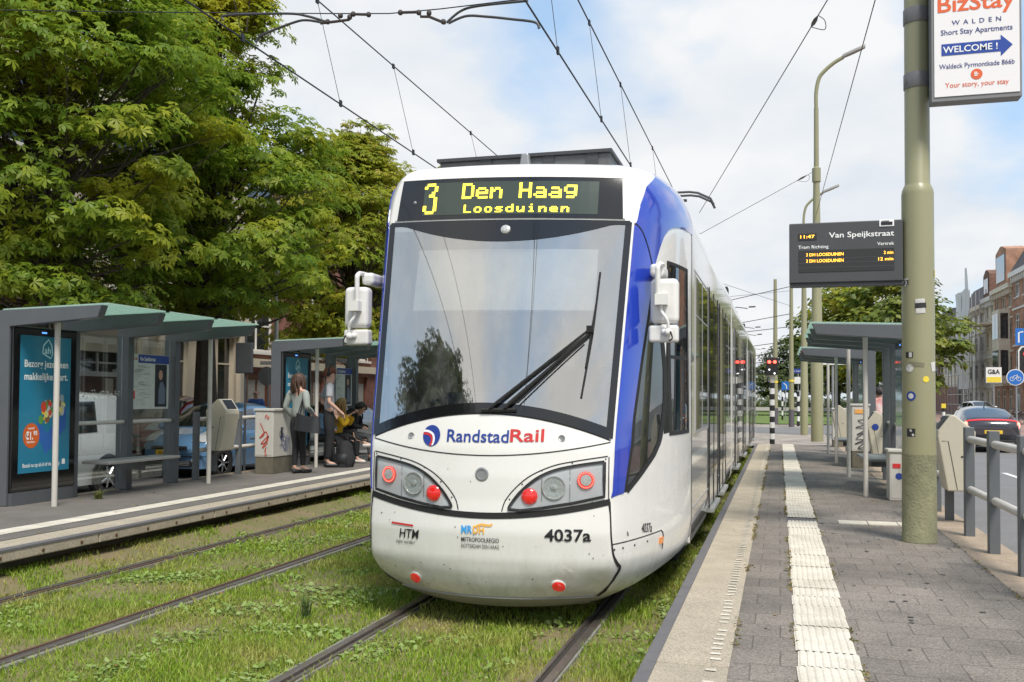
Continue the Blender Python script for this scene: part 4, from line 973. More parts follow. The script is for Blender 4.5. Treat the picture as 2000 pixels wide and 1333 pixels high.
# rough shrubs and tall weeds on the verge across the junction
r = np.random.RandomState(5); n_ = 2600
P0 = np.stack([r.uniform(-8, 14, n_), r.uniform(118, 124, n_), r.uniform(.1, 1.9, n_) * (.4 + .6 * r.rand(n_))], 1)
V, F = leaf_instances(P0, r.normal(size=(n_, 3)) * .5 + np.array([0, -.3, .8]), .55, r, 'oval')
so_ = bpy.data.objects.new('verge_shrubs', np_mesh('verge_shrubs', V, F, leafmat('shrub_leaf', [(.08, .12, .03), (.13, .17, .05), (.20, .20, .08)]))); COL.objects.link(so_); tag(so_, 'mass of rough shrubs and tall weeds across the junction', 'shrubs', kind='stuff')
# ---------------------------------------------------------------- buildings
def brickmat(name, c1, c2, cm): 
    m = paver(name, c1, c2, cm, .22, .065, .008, .5, .9)
    n = m.node_tree.nodes; l = m.node_tree.links
    # walls: use (x+y, z) so that courses run level on any upright face
    g = n.new('ShaderNodeNewGeometry'); sx = n.new('ShaderNodeSeparateXYZ'); l.new(g.outputs['Position'], sx.inputs[0]); ad = n.new('ShaderNodeMath'); l.new(sx.outputs[0], ad.inputs[0]); l.new(sx.outputs[1], ad.inputs[1])
    cbn = n.new('ShaderNodeCombineXYZ'); l.new(ad.outputs[0], cbn.inputs[0]); l.new(sx.outputs[2], cbn.inputs[1])
    bt = [q for q in n if q.type == 'TEX_BRICK'][0]
    for lk in list(bt.inputs['Vector'].links): l.remove(lk)
    l.new(cbn.outputs[0], bt.inputs['Vector']); return m
BRICK = brickmat('brick_red', (.27, .10, .07), (.21, .08, .06), (.15, .12, .10)); BRICKB = brickmat('brick_brown', (.24, .115, .08), (.17, .085, .065), (.13, .11, .09)); BRICKO = brickmat('brick_orange', (.52, .27, .17), (.43, .22, .14), (.25, .2, .16))
STONE = mat('beige_stone', (.60, .53, .42), .8, var=.35, vscale=1.5, col2=(.50, .43, .33), bump=.2, bscale=60)
CREAM = mat('cream_paint', (.74, .67, .54), .6, var=.3, vscale=1.2); WHITEP = mat('white_paint', (.80, .78, .73), .5, var=.2, vscale=2)
WINDOW = mat('window_dark', (.022, .026, .03), .06, spec=.8, coat=.6); CURT = mat('curtain', (.33, .32, .29), .8)
SLATE = mat('slate', (.075, .07, .075), .7, var=.5, vscale=4); WOODD = mat('door_wood', (.17, .065, .03), .5, var=.4)

def facade(bld, axis_x, y0, y1, z0, z1, th, wall, openings, name='wall', face=1):
    """upright wall in plane x = axis_x with real openings; face +1 looks to +x. openings: (ya, yb, za, zb)"""
    ys = sorted({y0, y1, *[o[0] for o in openings], *[o[1] for o in openings]}); zs = sorted({z0, z1, *[o[2] for o in openings], *[o[3] for o in openings]})
    mb = MB()
    for a, b in zip(ys, ys[1:]):
        run = None
        for c, d in zip(zs, zs[1:]):
            ym, zm = (a + b) / 2, (c + d) / 2
            hole = any(o[0] < ym < o[1] and o[2] < zm < o[3] for o in openings)
            if hole:
                if run: mb.ab((axis_x - face * th, a, run[0]), (axis_x, b, run[1])); run = None
            else: run = (run[0], d) if run else (c, d)
        if run: mb.ab((axis_x - face * th, a, run[0]), (axis_x, b, run[1]))
    return mb.build(name, wall, bld)
def window(bld, x, ya, yb, za, zb, frame, face=1, nv=2, nh=2, rec=.14, fw=.07, glassm=None, sill=True, name='window'):
    mb = MB(); xf = x - face * rec
    mb.ab((xf - face * .04, ya, za), (xf + face * .03, ya + fw, zb)); mb.ab((xf - face * .04, yb - fw, za), (xf + face * .03, yb, zb)); mb.ab((xf - face * .04, ya + fw, za), (xf + face * .03, yb - fw, za + fw)); mb.ab((xf - face * .04, ya + fw, zb - fw), (xf + face * .03, yb - fw, zb))
    for k in range(1, nv):
        y = ya + (yb - ya) * k / nv; mb.ab((xf - face * .035, y - fw * .4, za + fw), (xf + face * .02, y + fw * .4, zb - fw))
    for k in range(1, nh):
        z = zb - (zb - za) * .34 if nh == 2 else za + (zb - za) * k / nh; mb.ab((xf - face * .03, ya + fw, z - fw * .35), (xf + face * .015, yb - fw, z + fw * .35))
    w = mb.build(name, frame, bld)
    MB().ab((xf - face * .05, ya + .01, za + .01), (xf - face * .012, yb - .01, zb - .01)).build('pane', glassm or WINDOW, w)
    if sill: MB().ab((x - face * .05, ya - .06, za - .09), (x + face * .09, yb + .06, za - .002)).build('sill', frame, w)
    return w
# left: beige corner building behind the near shelter
b = thing('beige_building', 'beige stone building with a brick recess and wide windows behind the near left shelter', 'building', (-15.2, 18, .12))
XF = -15.2
ops = [(17.2, 22.6, .12, 2.80)]
for y in (24.1, 26.6): ops.append((y, y + .95, .9, 3.6))
for y in (8.5, 12.5, 17.5, 21.5, 24.8):
    for z in (4.6, 7.6): ops.append((y, y + 2.2, z, z + 1.9))
facade(b, XF, 4, 28.2, 0, 10.8, .35, STONE, ops)
MB().ab((XF - .7, 17.2, 0), (XF - .36, 22.6, 2.15)).build('recess_wall', BRICKB, b)
MB().ab((XF - .7, 17.2, 2.15), (XF - .45, 22.6, 2.82)).build('recess_window', WINDOW, b)
MB().ab((XF - .45, 17.2, 2.15), (XF - .30, 22.6, 2.28)).build('window_sill', WHITEP, b); MB().ab((XF - .44, 17.2, 2.50), (XF - .40, 22.6, 2.55)).build('glazing_bar', WHITEP, b)
for y in (18.6, 20.1, 21.5): MB().ab((XF - .44, y, 2.283), (XF - .39, y + .07, 2.80)).build('mullion', WHITEP, b)
MB().ab((XF - .36, 21.75, .1), (XF - .3, 22.05, 2.1)).build('door_post', STONE, b)
for y in (22.62, 23.5, 25.5, 27.7): MB().ab((XF + .001, y, 0), (XF + .16, y + .28, 3.85)).build('pilaster', CREAM, b)
MB().ab((XF + .001, 4, 3.86), (XF + .22, 28.2, 4.25)).build('cornice', CREAM, b)
MB().tube([(XF + .10, 22.3, 3.8), (XF + .10, 22.3, 2.6), (XF - .2, 22.15, 2.35), (XF - .35, 22.1, 2.3)], .05, 8).build('drain_pipe', WHITEP, b, smooth=True)
for o in ops[1:]: window(b, XF, *o, CREAM if o[2] < 1 else WHITEP, 1, 1 if o[2] < 1 else 2, 2)
MB().ab((XF - 8, 4, 0), (XF - 1.2, 28.2, 10.8)).build('core', STONE, b)
# left: brick flats with white windows further along
b = thing('brick_flats', 'red brick flats with tall white window frames and a brown door, beyond the beige building', 'building', (-15.6, 40, .12))
XF = -15.6; ops = []
for k, y in enumerate((28.7, 32.9, 37.1, 41.3, 45.5, 49.7, 53.9, 58.1)):
    ops.append((y, y + 2.0, 3.2, 6.0))
    ops.append((y, y + 2.0, 6.8, 9.2)); ops.append((y + .35, y + 1.85, .12, 2.5))
facade(b, XF, 28.2, 64, 0, 9.6, .3, BRICK, ops)
for o in ops:
    if o[2] > 1: window(b, XF, *o, WHITEP, 1, 2, 3, rec=.1, fw=.09)
    else:
        d = MB().ab((XF - .22, o[0], .12), (XF - .14, o[1], 2.5)).build('door', WOODD, b)
        for q in (.18, .84): MB().ab((XF - .145, o[0] + q, .9), (XF - .125, o[0] + q + .5, 2.2)).build('door_glass', CURT, d)
MB().ab((XF + .001, 28.3, 2.65), (XF + .12, 64, 2.95)).build('ledge', STONE, b); MB().ab((XF - 8, 28.2, 0), (XF - .5, 64, 9.6)).build('core', BRICKB, b); MB().ab((XF - 8, 28.2, 9.6), (XF + .3, 64, 9.85)).build('roof', SLATE, b)

# right: row of town houses, facades looking across the road towards -x
def house(name, label, y0, y1, H, wall, cols, floors, frame, roofh=2.2, trim=None, bay=None, wz=1.0):
    X = 23.
    b = thing(name, label, 'house', (X, (y0 + y1) / 2, .1), 'town houses along the right side of the road')
    w = (y1 - y0) / cols; ops = []; fh = H / floors
    for f in range(floors):
        for c in range(cols):
            ya = y0 + w * c + w * .22; yb = y0 + w * (c + 1) - w * .22
            ops.append((ya, yb, fh * f + fh * (.30 if f else .18), fh * f + fh * .86))
    facade(b, X, y0, y1, 0, H, .3, wall, ops, face=-1)
    for o in ops: window(b, X, *o, frame, -1, 2, 2, rec=.1, fw=.12)
    MB().ab((X - .45, y0 + .02, H - .45), (X - .001, y1 - .02, H - .002)).build('cornice', trim or WHITEP, b)
    for f in range(1, floors): MB().ab((X - .10, y0 + .01, fh * f - .14), (X - .001, y1 - .01, fh * f + .04)).build('string_course', trim or WHITEP, b)
    n = int((y1 - y0) / .7); 
    for k in range(n): MB().ab((X - .34, y0 + .3 + k * .7, H - .95), (X - .002, y0 + .48 + k * .7, H - .452)).build('bracket', trim or WHITEP, b)
    MB().prism([(X - .3, y0, H), (X + 1.2, y0, H + roofh), (X + 6, y0, H + roofh), (X + 8, y0, H)], (0, y1 - y0, 0)).build('roof', SLATE, b)
    MB().ab((X + .35, y0 + .03, 0), (X + 8, y1 - .03, H - .01)).build('core', wall, b)
    if bay:
        for a, c, z0, z1, m in bay:
            v = MB().ab((X - 1.0, a, z0), (X - .002, c, z1)).build('bay', m, b)
            fl_ = max(1, round((z1 - z0) / 3.0)); fz = (z1 - z0) / fl_
            for k in range(fl_):
                mb = MB(); 
                for q in range(2):
                    ya = a + .15 + (c - a - .3) * q / 2; yb = ya + (c - a - .3) / 2 - .12; mb.ab((X - 1.04, ya, z0 + fz * k + .75), (X - .99, yb, z0 + fz * (k + 1) - .35))
                mb.ab((X - .85, a - .03, z0 + fz * k + .75), (X - .2, a + .01, z0 + fz * (k + 1) - .35))
                mb.build('pane', WINDOW, v)
    return b
def gable(b, y0, y1, z0, z1, m, X=23.):
    mb = MB().prism([(X - .35, y0, z0), (X - .35, y1, z0), (X - .35, y1, z1 - .5), (X - .35, (y0 + y1) / 2 + .4, z1), (X - .35, (y0 + y1) / 2 - .4, z1), (X - .35, y0, z1 - .5)], (1.8, 0, 0)); g = mb.build('dormer', m, b)
    MB().ab((X - .40, y0 + .5, z0 + .4), (X - .34, y1 - .5, z1 - .9)).build('dormer_window', WINDOW, g)
house('brick_house', 'brick town house with white bracketed cornice and round-headed windows at the right edge', 82, 97, 13.4, BRICKO, 5, 4, WHITEP, 2.6)
h2 = house('bay_house', 'orange brick house with cream bay window and tall brick dormer, beside the bracketed house', 97.05, 105, 12.6, BRICKO, 3, 4, CREAM, 1.2, CREAM, [(98.2, 101.0, 3.2, 10.2, CREAM)])
gable(h2, 98, 102.5, 12.6, 16.4, BRICKO)
h3 = house('narrow_house', 'narrow cream house with brick dormer and balcony between the bay house and the scaffold sheet', 105.05, 109.5, 12.2, CREAM, 2, 4, CREAM, 1.0)
gable(h3, 105.4, 108.4, 12.2, 15.0, BRICKB); MB().ab((21.6, 105.2, 9.3), (22.99, 109.2, 9.5)).build('balcony', CREAM, h3)
house('white_house', 'white plastered house with slate roof half hidden by scaffold sheeting', 109.55, 122, 11.8, WHITEP, 4, 4, CREAM, 2.6, CREAM)
house('plastered_house', 'pale plastered town house behind the rounded roadside tree', 122.05, 136, 11.0, CREAM, 4, 3, WHITEP, 2.4)
house('far_brick_house', 'far brick town house behind the roadside tree, last of the row', 136.05, 158, 11.4, BRICK, 6, 3, WHITEP, 2.4)
# scaffold with hanging white sheet
s = thing('scaffold', 'tall scaffold wrapped in white sheeting in front of the white house', 'scaffold', (21.4, 112, .1))
mb = MB()
def sheetf(a, b_):
    z = 2.8 + 10.6 * b_; y = 108.6 + 6.6 * a; return (21.2 + .10 * math.sin(9 * a + 3 * b_) + .06 * math.sin(21 * a + 8 * b_) + .05 * math.sin(16 * b_), y, z)
SHEETM = mat('scaffold_sheet', (.80, .80, .81), .7, var=.3, vscale=.5, col2=(.68, .68, .69))
mb.slab(lambda a, b_, o: Vector(sheetf(a, b_)) + Vector((-o, 0, 0)), 30, 24, .03); mb.build('sheeting', SHEETM, s, smooth=True)
mb = MB().slab(lambda a, b_, o: Vector((21.3 + .05 * math.sin(12 * a) - o, 108.6 + 1.9 * a + .8 * b_ * (1 - a), 13.4 + 2.3 * b_)), 8, 8, .03); mb.build('sheeting', SHEETM, s, smooth=True)
POLEM = mat('scaffold_tube', (.42, .42, .42), .4, metal=.5)
mb = MB()
for y in np.linspace(108.4, 121.5, 7):
    for x in (21.3, 22.3): mb.tube([(x, y, 0), (x, y, 13.2 if y < 116 else 6)], .05, 6)
for z in (2.2, 4.4, 6.6, 8.8, 11): mb.tube([(21.3, 108.4, z), (21.3, 121.5 if z < 6 else 115.2, z)], .05, 6)
for z in (1.1, 2.2): mb.tube([(21.2, 108.4, z), (21.2, 121.5, z + .02)], .045, 6)
mb.build('tube', POLEM, s)
mb = MB()
for k in range(14): mb.ab((22.7, 124 + k * 2.0, .1), (22.78, 125.7 + k * 2.0, 3.2))
tag(mb.build('plank_hoarding', mat('plank', (.30, .17, .13), .8, var=.4), None), 'reddish plank hoarding along the far house fronts behind the roadside tree', 'hoarding')
# far guard rail across the junction, and the stop shelter there
g = thing('guard_rail', 'long pale guard rail along the far side of the junction', 'barrier', (0, 94, .05))
MB().ab((-30, 94, .48), (9.2, 94.08, .82)).build('beam', mat('guard_pale', (.45, .43, .38), .5), g)
mb = MB()
for x in np.arange(-30, 9.3, 2.0): mb.ab((x, 94.1, 0), (x + .1, 94.2, .8))
mb.build('post', GREYMET, g)
g = thing('tram_shelter', 'small far shelter at the end of the tram beyond the crossing', 'shelter', (-2.2, 84, .05))
MB().ab((-5.2, 83, 2.55), (-.4, 85.2, 2.72)).build('roof', DARKMET, g)
for x in (-5.1, -.6): MB().ab((x, 84.9, .05), (x + .12, 85.02, 2.55)).build('post', DARKMET, g)
MB().ab((-5.0, 84.95, .3), (-.62, 84.98, 2.4)).build('glass_panel', glass('shelter_glass', (.93, .96, .95), .02, top=.30), g)
# ---------------------------------------------------------------- shelters
SHG = mat('shelter_grey', (.095, .103, .112), .42, var=.25, vscale=3, coat=.2); POSTW = mat('post_white', (.56, .53, .48), .45, var=.2, vscale=6)
ROOFG = mat('roof_glass', (.55, .68, .60), .25, var=.5, vscale=8, col2=(.42, .52, .44), coat=.5); n_ = ROOFG.node_tree.nodes; l_ = ROOFG.node_tree.links; tr2 = n_.new('ShaderNodeBsdfTranslucent'); tr2.inputs[0].default_value = (.62, .78, .70, 1); m2_ = n_.new('ShaderNodeMixShader'); m2_.inputs[0].default_value = .6; l_.new(n_['Principled BSDF'].outputs[0], m2_.inputs[1]); l_.new(tr2.outputs[0], m2_.inputs[2]); l_.new(m2_.outputs[0], n_['Material Output'].inputs[0])
PANEG = glass('shelter_glass', (.93, .96, .95), .02, top=.30)
SEATM = mat('bench_metal', (.36, .35, .33), .45, metal=.3, var=.3); FLECK = mat('etched_glass', (.62, .64, .62), .7)
POSTER = mat('poster_blue', (.018, .185, .30), .3, var=.25, vscale=2.2, coat=1., col2=(.03, .27, .42))
def shelter(label, side, xs, y0, pitch=1.1, n=4, ad=True, bench=True, mapb=True, posts=(0.15, 3.38), z0=ZP, tip=1.52, adframe=0, full=True):
    """side +1: opens towards +x; xs = outer face of the uprights"""
    t = thing('tram_shelter', label, 'shelter', (xs, y0, z0), 'grey glass tram shelters on the platforms')
    S = side
    for k in range(n):
        y = y0 + pitch * k
        mb = MB().prism([(xs, y - .06, z0), (xs + S * .20, y - .06, z0), (xs + S * .20, y - .06, z0 + 2.18), (xs + S * tip * .96, y - .06, z0 + 2.27), (xs + S * tip, y - .06, z0 + 2.42), (xs, y - .06, z0 + 2.38)], (0, .12, 0))
        mb.build('frame', SHG, t, bevel=.008)
    ye = y0 + pitch * (n - 1)
    for k in range(n - 1):
        a = y0 + pitch * k + .02; b_ = y0 + pitch * (k + 1) + .1
        mb = MB().prism([(xs + S * .02, a, z0 + 2.392), (xs + S * (tip + .02), a, z0 + 2.435), (xs + S * (tip + .02), a, z0 + 2.45), (xs + S * .02, a, z0 + 2.407)], (0, b_ - a, 0)); mb.build('roof_pane', ROOFG, t)
        if not (ad and k == adframe):
            g_ = MB().ab((xs + S * .09, a + .05, z0 + .12), (xs + S * .10, b_ - .17, z0 + 2.2)).build('back_pane', PANEG, t)
            mb = MB(); r = random.Random(k + int(y0 * 7))
            for q in range(46):
                yy = r.uniform(a + .1, b_ - .22); zz = z0 + r.uniform(1.30, 1.42); mb.box((xs + S * .103, yy, zz), (.002, r.uniform(.012, .035), r.uniform(.008, .02)), rx=r.uniform(-1, 1))
            mb.build('glass_marking', FLECK, g_)
    MB().tube([(xs + S * .12, y0 + pitch * (1 if ad else 0), z0 + .97), (xs + S * .12, ye + .05, z0 + .97)], .028, 10).build('rail', POSTW, t, smooth=True)
    for q in posts: 
        y = y0 + q; MB().tube([(xs + S * .72, y, z0), (xs + S * .72, y, z0 + 2.26)], .034, 12).build('post', POSTW, t, smooth=True)
    if ad:
        a = y0 + pitch * adframe; bx = MB().ab((xs + S * .02, a - .03, z0 + .16), (xs + S * .245, a + 1.04, z0 + 2.20)).build('advertising_case', BLACK, t, bevel=.012)
        MB().ab((xs + S * .03, a - .02, z0), (xs + S * .24, a + 1.03, z0 + .16)).build('case_base', SHG, bx)
        ps = MB().ab((xs + S * .244, a + .07, z0 + .385), (xs + S * .2475, a + .93, z0 + 2.09)).build('poster', POSTER, t)
        MB().ab((xs + S * .244, a + .42, z0 + 2.125), (xs + S * .249, a + .50, z0 + 2.145)).build('indicator', mat('blue_led', (.05, .15, .7), .4, emit=((.1, .3, 1), .8)), bx)
        if S > 0:
            xf = xs + S * .2495
            f = lambda y_, z_: (lambda u, v: (xf, a + y_ + u, z0 + z_ + v))
            mb = MB(); letters(mb, 'Bezorg jezelf een', .125, f(.14, 1.70), width=.74, bold=.02); mb.build('poster_lettering', INKWHITE, ps, recalc=False); mb = MB(); letters(mb, 'makkelijke start.', .125, f(.14, 1.54), width=.74, bold=.02); mb.build('poster_lettering', INKWHITE, ps, recalc=False); mb = MB()
            letters(mb, 'Bestel nu op ah.nl of via de app', .07, f(.14, .455), width=.62, bold=.012); mb.build('poster_lettering', INKWHITE, ps, recalc=False); mb = MB()
            mb.add([(xf, a + .80 + .035 * i, z0 + .46 + .05 * j) for i, j in ((0, 0), (1.6, 0), (1.6, 1.2), (.9, 1.5), (0, 1.2))], [(0, 1, 2, 3, 4)])
            mb.build('poster_mark', INKWHITE, ps, recalc=False)
            mb = MB(); q = [(.43, 1.88), (.45, 1.98), (.53, 2.055), (.585, 1.98), (.60, 1.87), (.57, 1.815), (.43, 1.88)]
            ribbon(mb, q, .018, lambda u, v, o: (xf, a + u, z0 + v)); letters(mb, 'ah', .12, f(.465, 1.875), bold=.02); mb.build('poster_emblem', mat('emblem_pale', (.55, .80, .85), .4), ps, recalc=False)
            xg = xs + S * .2485
            mb = MB()
            mb.add([(xg, a + y_, z0 + z_) for y_, z_ in ((.36, .86), (.52, .60), (.86, .93), (.86, 1.20), (.53, .86), (.38, 1.06))], [(0, 1, 4, 5), (1, 2, 3, 4)]); mb.build('poster_crate', mat('crate_blue', (.03, .12, .40), .4), ps, recalc=False)
            r = random.Random(4); cols = [(.75, .50, .03), (.10, .28, .06), (.55, .52, .48), (.60, .06, .03), (.22, .10, .05), (.70, .62, .20), (.30, .38, .42), (.14, .33, .05)]
            gb = [MB() for _ in cols]
            for k in range(54):
                u, v = r.uniform(0, 1), r.uniform(0, 1); y_ = .40 + .40 * u + .04 * v; z_ = 1.0 + .13 * u + .26 * v * (1 - .5 * abs(u - .5)); rr = r.uniform(.025, .05); qn = r.randint(5, 8); a0 = r.uniform(0, 6); el = r.uniform(.8, 1.9)
                gb[k % 8].add([(xs + S * (.2490 + .00002 * k), a + y_ + rr * math.cos(a0 + 6.283 * i / qn), z0 + z_ + rr * el * math.sin(a0 + 6.283 * i / qn)) for i in range(qn)], [tuple(range(qn))])
            for g_, c in zip(gb, cols): g_.build('poster_groceries', mat('print_%d' % cols.index(c), c, .4), ps, recalc=False)
            mb = MB().add([(xf, a + .27 + .135 * math.cos(6.283 * i / 28), z0 + .845 + .155 * math.sin(6.283 * i / 28)) for i in range(28)], [tuple(range(28))]); bd = mb.build('price_badge', mat('badge_orange', (.62, .12, .02), .4), ps, recalc=False)
            xf2 = xf + .001; mb = MB(); letters(mb, '€1.', .13, lambda u, v: (xf2, a + .175 + u, z0 + .80 + v), width=.125, bold=.04); letters(mb, '95', .075, lambda u, v: (xf2, a + .305 + u, z0 + .85 + v), width=.065, bold=.03); letters(mb, 'korting', .04, lambda u, v: (xf2, a + .20 + u, z0 + .755 + v), width=.13, bold=.02); letters(mb, 'vanaf', .04, lambda u, v: (xf2, a + .21 + u, z0 + .925 + v), width=.11, bold=.02); mb.build('price', INKWHITE, bd, recalc=False)
    if bench:
        a = y0 + pitch * 1 + .1; sb = MB().ab((xs + S * .22, a, z0 + .43), (xs + S * .66, ye - pitch + .55, z0 + .47)).build('seat', SEATM, t, bevel=.008)
        MB().ab((xs + S * .12, a + .85, z0 + .30), (xs + S * .50, a + .95, z0 + .43)).build('bracket', SHG, sb)
    if mapb:
        a = y0 + pitch * 2 + .08; f = xs + S * .135
        m_ = MB().ab((xs + S * .115, a, z0 + 1.15), (xs + S * .134, a + .88, z0 + 1.96)).build('timetable_board', mat('paper_white', (.55, .58, .54), .5, var=.2, vscale=6), t)
        if S > 0:
            MB().ab((f - .004, a + .16, z0 + 1.83), (f + .002, a + .88, z0 + 1.955)).build('header', INKBLUE, m_)
            mb = MB(); letters(mb, 'Van Speijkstraat', .08, lambda u, v: (f + .004, a + .19 + u, z0 + 1.865 + v), width=.36, bold=.01); mb.build('lettering', INKWHITE, m_, recalc=False)
            MB().ab((f - .004, a + .55, z0 + 1.18), (f + .003, a + .83, z0 + 1.82)).build('notice', INK, m_)
            mb = MB().add([(f + .005, a + .68 + .05 * math.cos(6.283 * i / 14), z0 + 1.66 + .075 * math.sin(6.283 * i / 14)) for i in range(14)], [tuple(range(14))]); mb.build('portrait_face', mat('print_skin', (.45, .25, .17), .5), m_, recalc=False)
            mb = MB().add([(f + .005, a + .63 + u, z0 + 1.22 + v) for u, v in ((0, 0), (.16, 0), (.17, .22), (.10, .34), (.04, .33), (.0, .2))], [(0, 1, 2, 3, 4, 5)]); mb.build('portrait_suit', mat('print_suit', (.12, .15, .2), .5), m_, recalc=False)
            mb = MB(); letters(mb, 'H M', .05, lambda u, v: (f + .002, a + .03 + u, z0 + 1.87 + v), width=.1, bold=.03); mb.ab((f - .001, a + .05, z0 + 1.3), (f + .002, a + .09, z0 + 1.42)); mb.build('logo_mark', INKRED, m_, recalc=False)
            mb = MB(); r = random.Random(2)
            for q in range(34):
                yy = a + r.uniform(.05, .3); zz = z0 + r.uniform(1.2, 1.8); mb.ab((f, yy, zz), (f + .002, yy + r.uniform(.05, .2), zz + .005))
            mb.build('timetable_lines', GREYMET, m_)
    return t
shelter('near left shelter with green glass roof, blue poster case and bench, closest to the photographer', 1, -7.1, 9.45)
shelter('far left shelter sheltering the waiting people, with a second blue poster, beside the tram cab', 1, -7.1, 15.95, posts=(.4, 3.4))
shelter('near right shelter with dark beams behind the big olive pole and steel seat', -1, 3.98, 13.9, tip=1.45, posts=(.3, 3.7), ad=True, adframe=0, mapb=False)
shelter('far right shelter beyond the graffiti cabinet, roof lower in the photo', -1, 3.98, 20.6, tip=1.45, posts=(.7, 4.2), ad=True, adframe=0, mapb=False, pitch=1.15)

# ---------------------------------------------------------------- railings
RAILG = mat('railing_grey', (.115, .125, .132), .5, var=.25)
def railing(label, x, y0, y1, n, face, w=.075):
    t = thing('railing', label, 'railing', (x, y0, ZP))
    for k in range(n):
        y = y0 + (y1 - y0) * k / (n - 1); MB().ab((x - .045, y - w / 2, ZP - .12), (x + .045, y + w / 2, ZP + 1.09)).build('post', RAILG, t, bevel=.006)
    for z in (.97, .47):
        for k in range(n - 1):
            a = y0 + (y1 - y0) * k / (n - 1); b_ = y0 + (y1 - y0) * (k + 1) / (n - 1)
            mb = MB(); mb.tube([(x, a + w / 2 + .005, ZP + z), (x, a + w / 2 + .03, ZP + z), (x, b_ - w / 2 - .03, ZP + z), (x, b_ - w / 2 - .005, ZP + z)], [.03, .036, .036, .03], 12); mb.build('rail', POSTW, t, smooth=True)
    return t
railing('grey railing with pale tubes between platform and road at the right edge', 3.93, 5.96, 10.46, 5, 1, .10)
railing('grey railing with pale tubes along the road beyond the right litter bin', 3.95, 11.75, 13.5, 3, 1)
railing('grey railing between the two left shelters behind the pale bin and grey cabinet', -6.93, 13.3, 15.8, 3, 1)
railing('grey railing along the road behind the right shelters', 3.98, 17.6, 20.4, 3, 1)

# ---------------------------------------------------------------- litter bins
BINM = mat('bin_beige', (.50, .46, .36), .42, var=.25, vscale=4, col2=(.38, .34, .26))
def litter_bin(label, x, y, zb, s, grp='beige litter bins'):
    """s=+1: slanted face with the slot towards -x ... profile in x-z, width along y"""
    t = thing('litter_bin', label, 'litter bin', (x, y, zb), grp)
    pr = [(-.10, 0), (.15, 0), (.17, .06), (.19, .66), (-.02, .84), (-.06, .84), (-.19, .66), (-.20, .60)]
    MB().prism([(x + s * a, y - .19, zb + b_) for a, b_ in pr], (0, .38, 0)).build('bin_body', BINM, t, bevel=.018, seg=3)
    a0, a1 = Vector((-.178, .683)), Vector((-.075, .822)); d = (a1 - a0).normalized(); nn = Vector((-d.y, d.x))
    q = [a0 + nn * .006, a1 + nn * .006, a1 - nn * .02, a0 - nn * .02]
    MB().prism([(x + s * p.x, y - .13, zb + p.y) for p in q], (0, .26, 0)).build('slot', INK, t)
    for yy in (-.194, .194): mb = MB(); ribbon(mb, [(-.155, .55), (-.09, .55), (.0, .02)], .006, lambda u, v, o, yy=yy: (x + s * u, y + yy, zb + v)); mb.build('door_gap', RUBBER, t)
    MB().lathe((x + s * .05, y - .19, zb + .38), [(.012, 0), (.010, .006), (.001, .006)], 10, Matrix.Rotation(R(90), 3, 'X')).build('lock', INK, t)
    MB().ab((x + s * .12, y - .05, zb - .34), (x + s * .17, y + .05, zb + .05)).build('bracket', RAILG, t)
    return t
bn = litter_bin('beige litter bin clamped to the railing, right of the big olive pole', 3.97, 11.55, ZP + .36, 1)
b2 = litter_bin('beige litter bin fixed to the railing between the two left shelters', -6.66, 13.62, ZP + .46, -1)
litter_bin('beige litter bin with a round blue sticker inside the near right shelter', 3.86, 18.9, ZP + .30, 1)
litter_bin('farthest beige litter bin, seen through the glass of the far right shelter', 3.60, 25.7, ZP + .36, 1)
MB().lathe((3.80, 18.707, ZP + .85), [(.06, 0), (.06, .004), (.001, .005)], 16, Matrix.Rotation(R(90), 3, 'X')).build('sticker', INKBLUE, [o for o in bpy.data.objects if o.get('label', '').startswith('beige litter bin with a round')][0])

# ---------------------------------------------------------------- cabinets
CABM = mat('cabinet_grey', (.52, .50, .45), .55, var=.35, vscale=3, col2=(.40, .38, .33)); PLINTH = mat('plinth_concrete', (.15, .135, .095), .9, var=.6, vscale=6)
def scribble(mb, fn, pts, w, off):
    P = curve2(pts, 8); ribbon(mb, P, w, lambda u, v, o: fn(u, v, off))
def cabinet(label, x0, x1, y0, y1, zp_, h, plinth, doors=1):
    t = thing('utility_cabinet', label, 'cabinet', ((x0 + x1) / 2, (y0 + y1) / 2, zp_))
    if plinth: MB().ab((x0 + .01, y0 + .01, zp_), (x1 - .01, y1 - .01, zp_ + plinth)).build('plinth', PLINTH, t, bevel=.006)
    c = MB().ab((x0, y0, zp_ + plinth), (x1, y1, zp_ + h - .04)).build('cabinet_body', CABM, t, bevel=.01)
    MB().ab((x0 - .02, y0 - .02, zp_ + h - .04), (x1 + .02, y1 + .02, zp_ + h)).build('lid', CABM, t, bevel=.008)
    MB().ab((x0 + .02, y0 - .004, zp_ + plinth + .03), (x1 - .02, y0 + .01, zp_ + h - .07)).build('door', CABM, c, bevel=.003)
    return t, c
SPRAYR = mat('spray_red', (.50, .06, .03), .6); SPRAYK = mat('spray_black', (.02, .02, .025), .6)
t, c = cabinet('grey utility cabinet with red graffiti beside the woman on the left platform', -6.72, -6.36, 14.72, 15.42, ZP, 1.13, .29)
mb = MB(); F1 = lambda u, v, o: (-6.66 + u, 14.712 - o, ZP + .4 + v)
scribble(mb, F1, [(.05, .48), (.13, .30), (.04, .22), (.16, .33), (.20, .18), (.07, .12), (.22, .26), (.10, .05), (.20, .14)], .016, .004); scribble(mb, F1, [(.14, .56), (.17, .62), (.20, .55), (.22, .60)], .014, .004); scribble(mb, F1, [(.14, -.02), (.17, .06), (.15, -.08), (.19, -.05)], .012, .004)
mb.build('graffiti', SPRAYR, c, recalc=False)
mb = MB(); F2 = lambda u, v, o: (-6.356 + o, 14.8 + u, ZP + .4 + v)
r = random.Random(9)
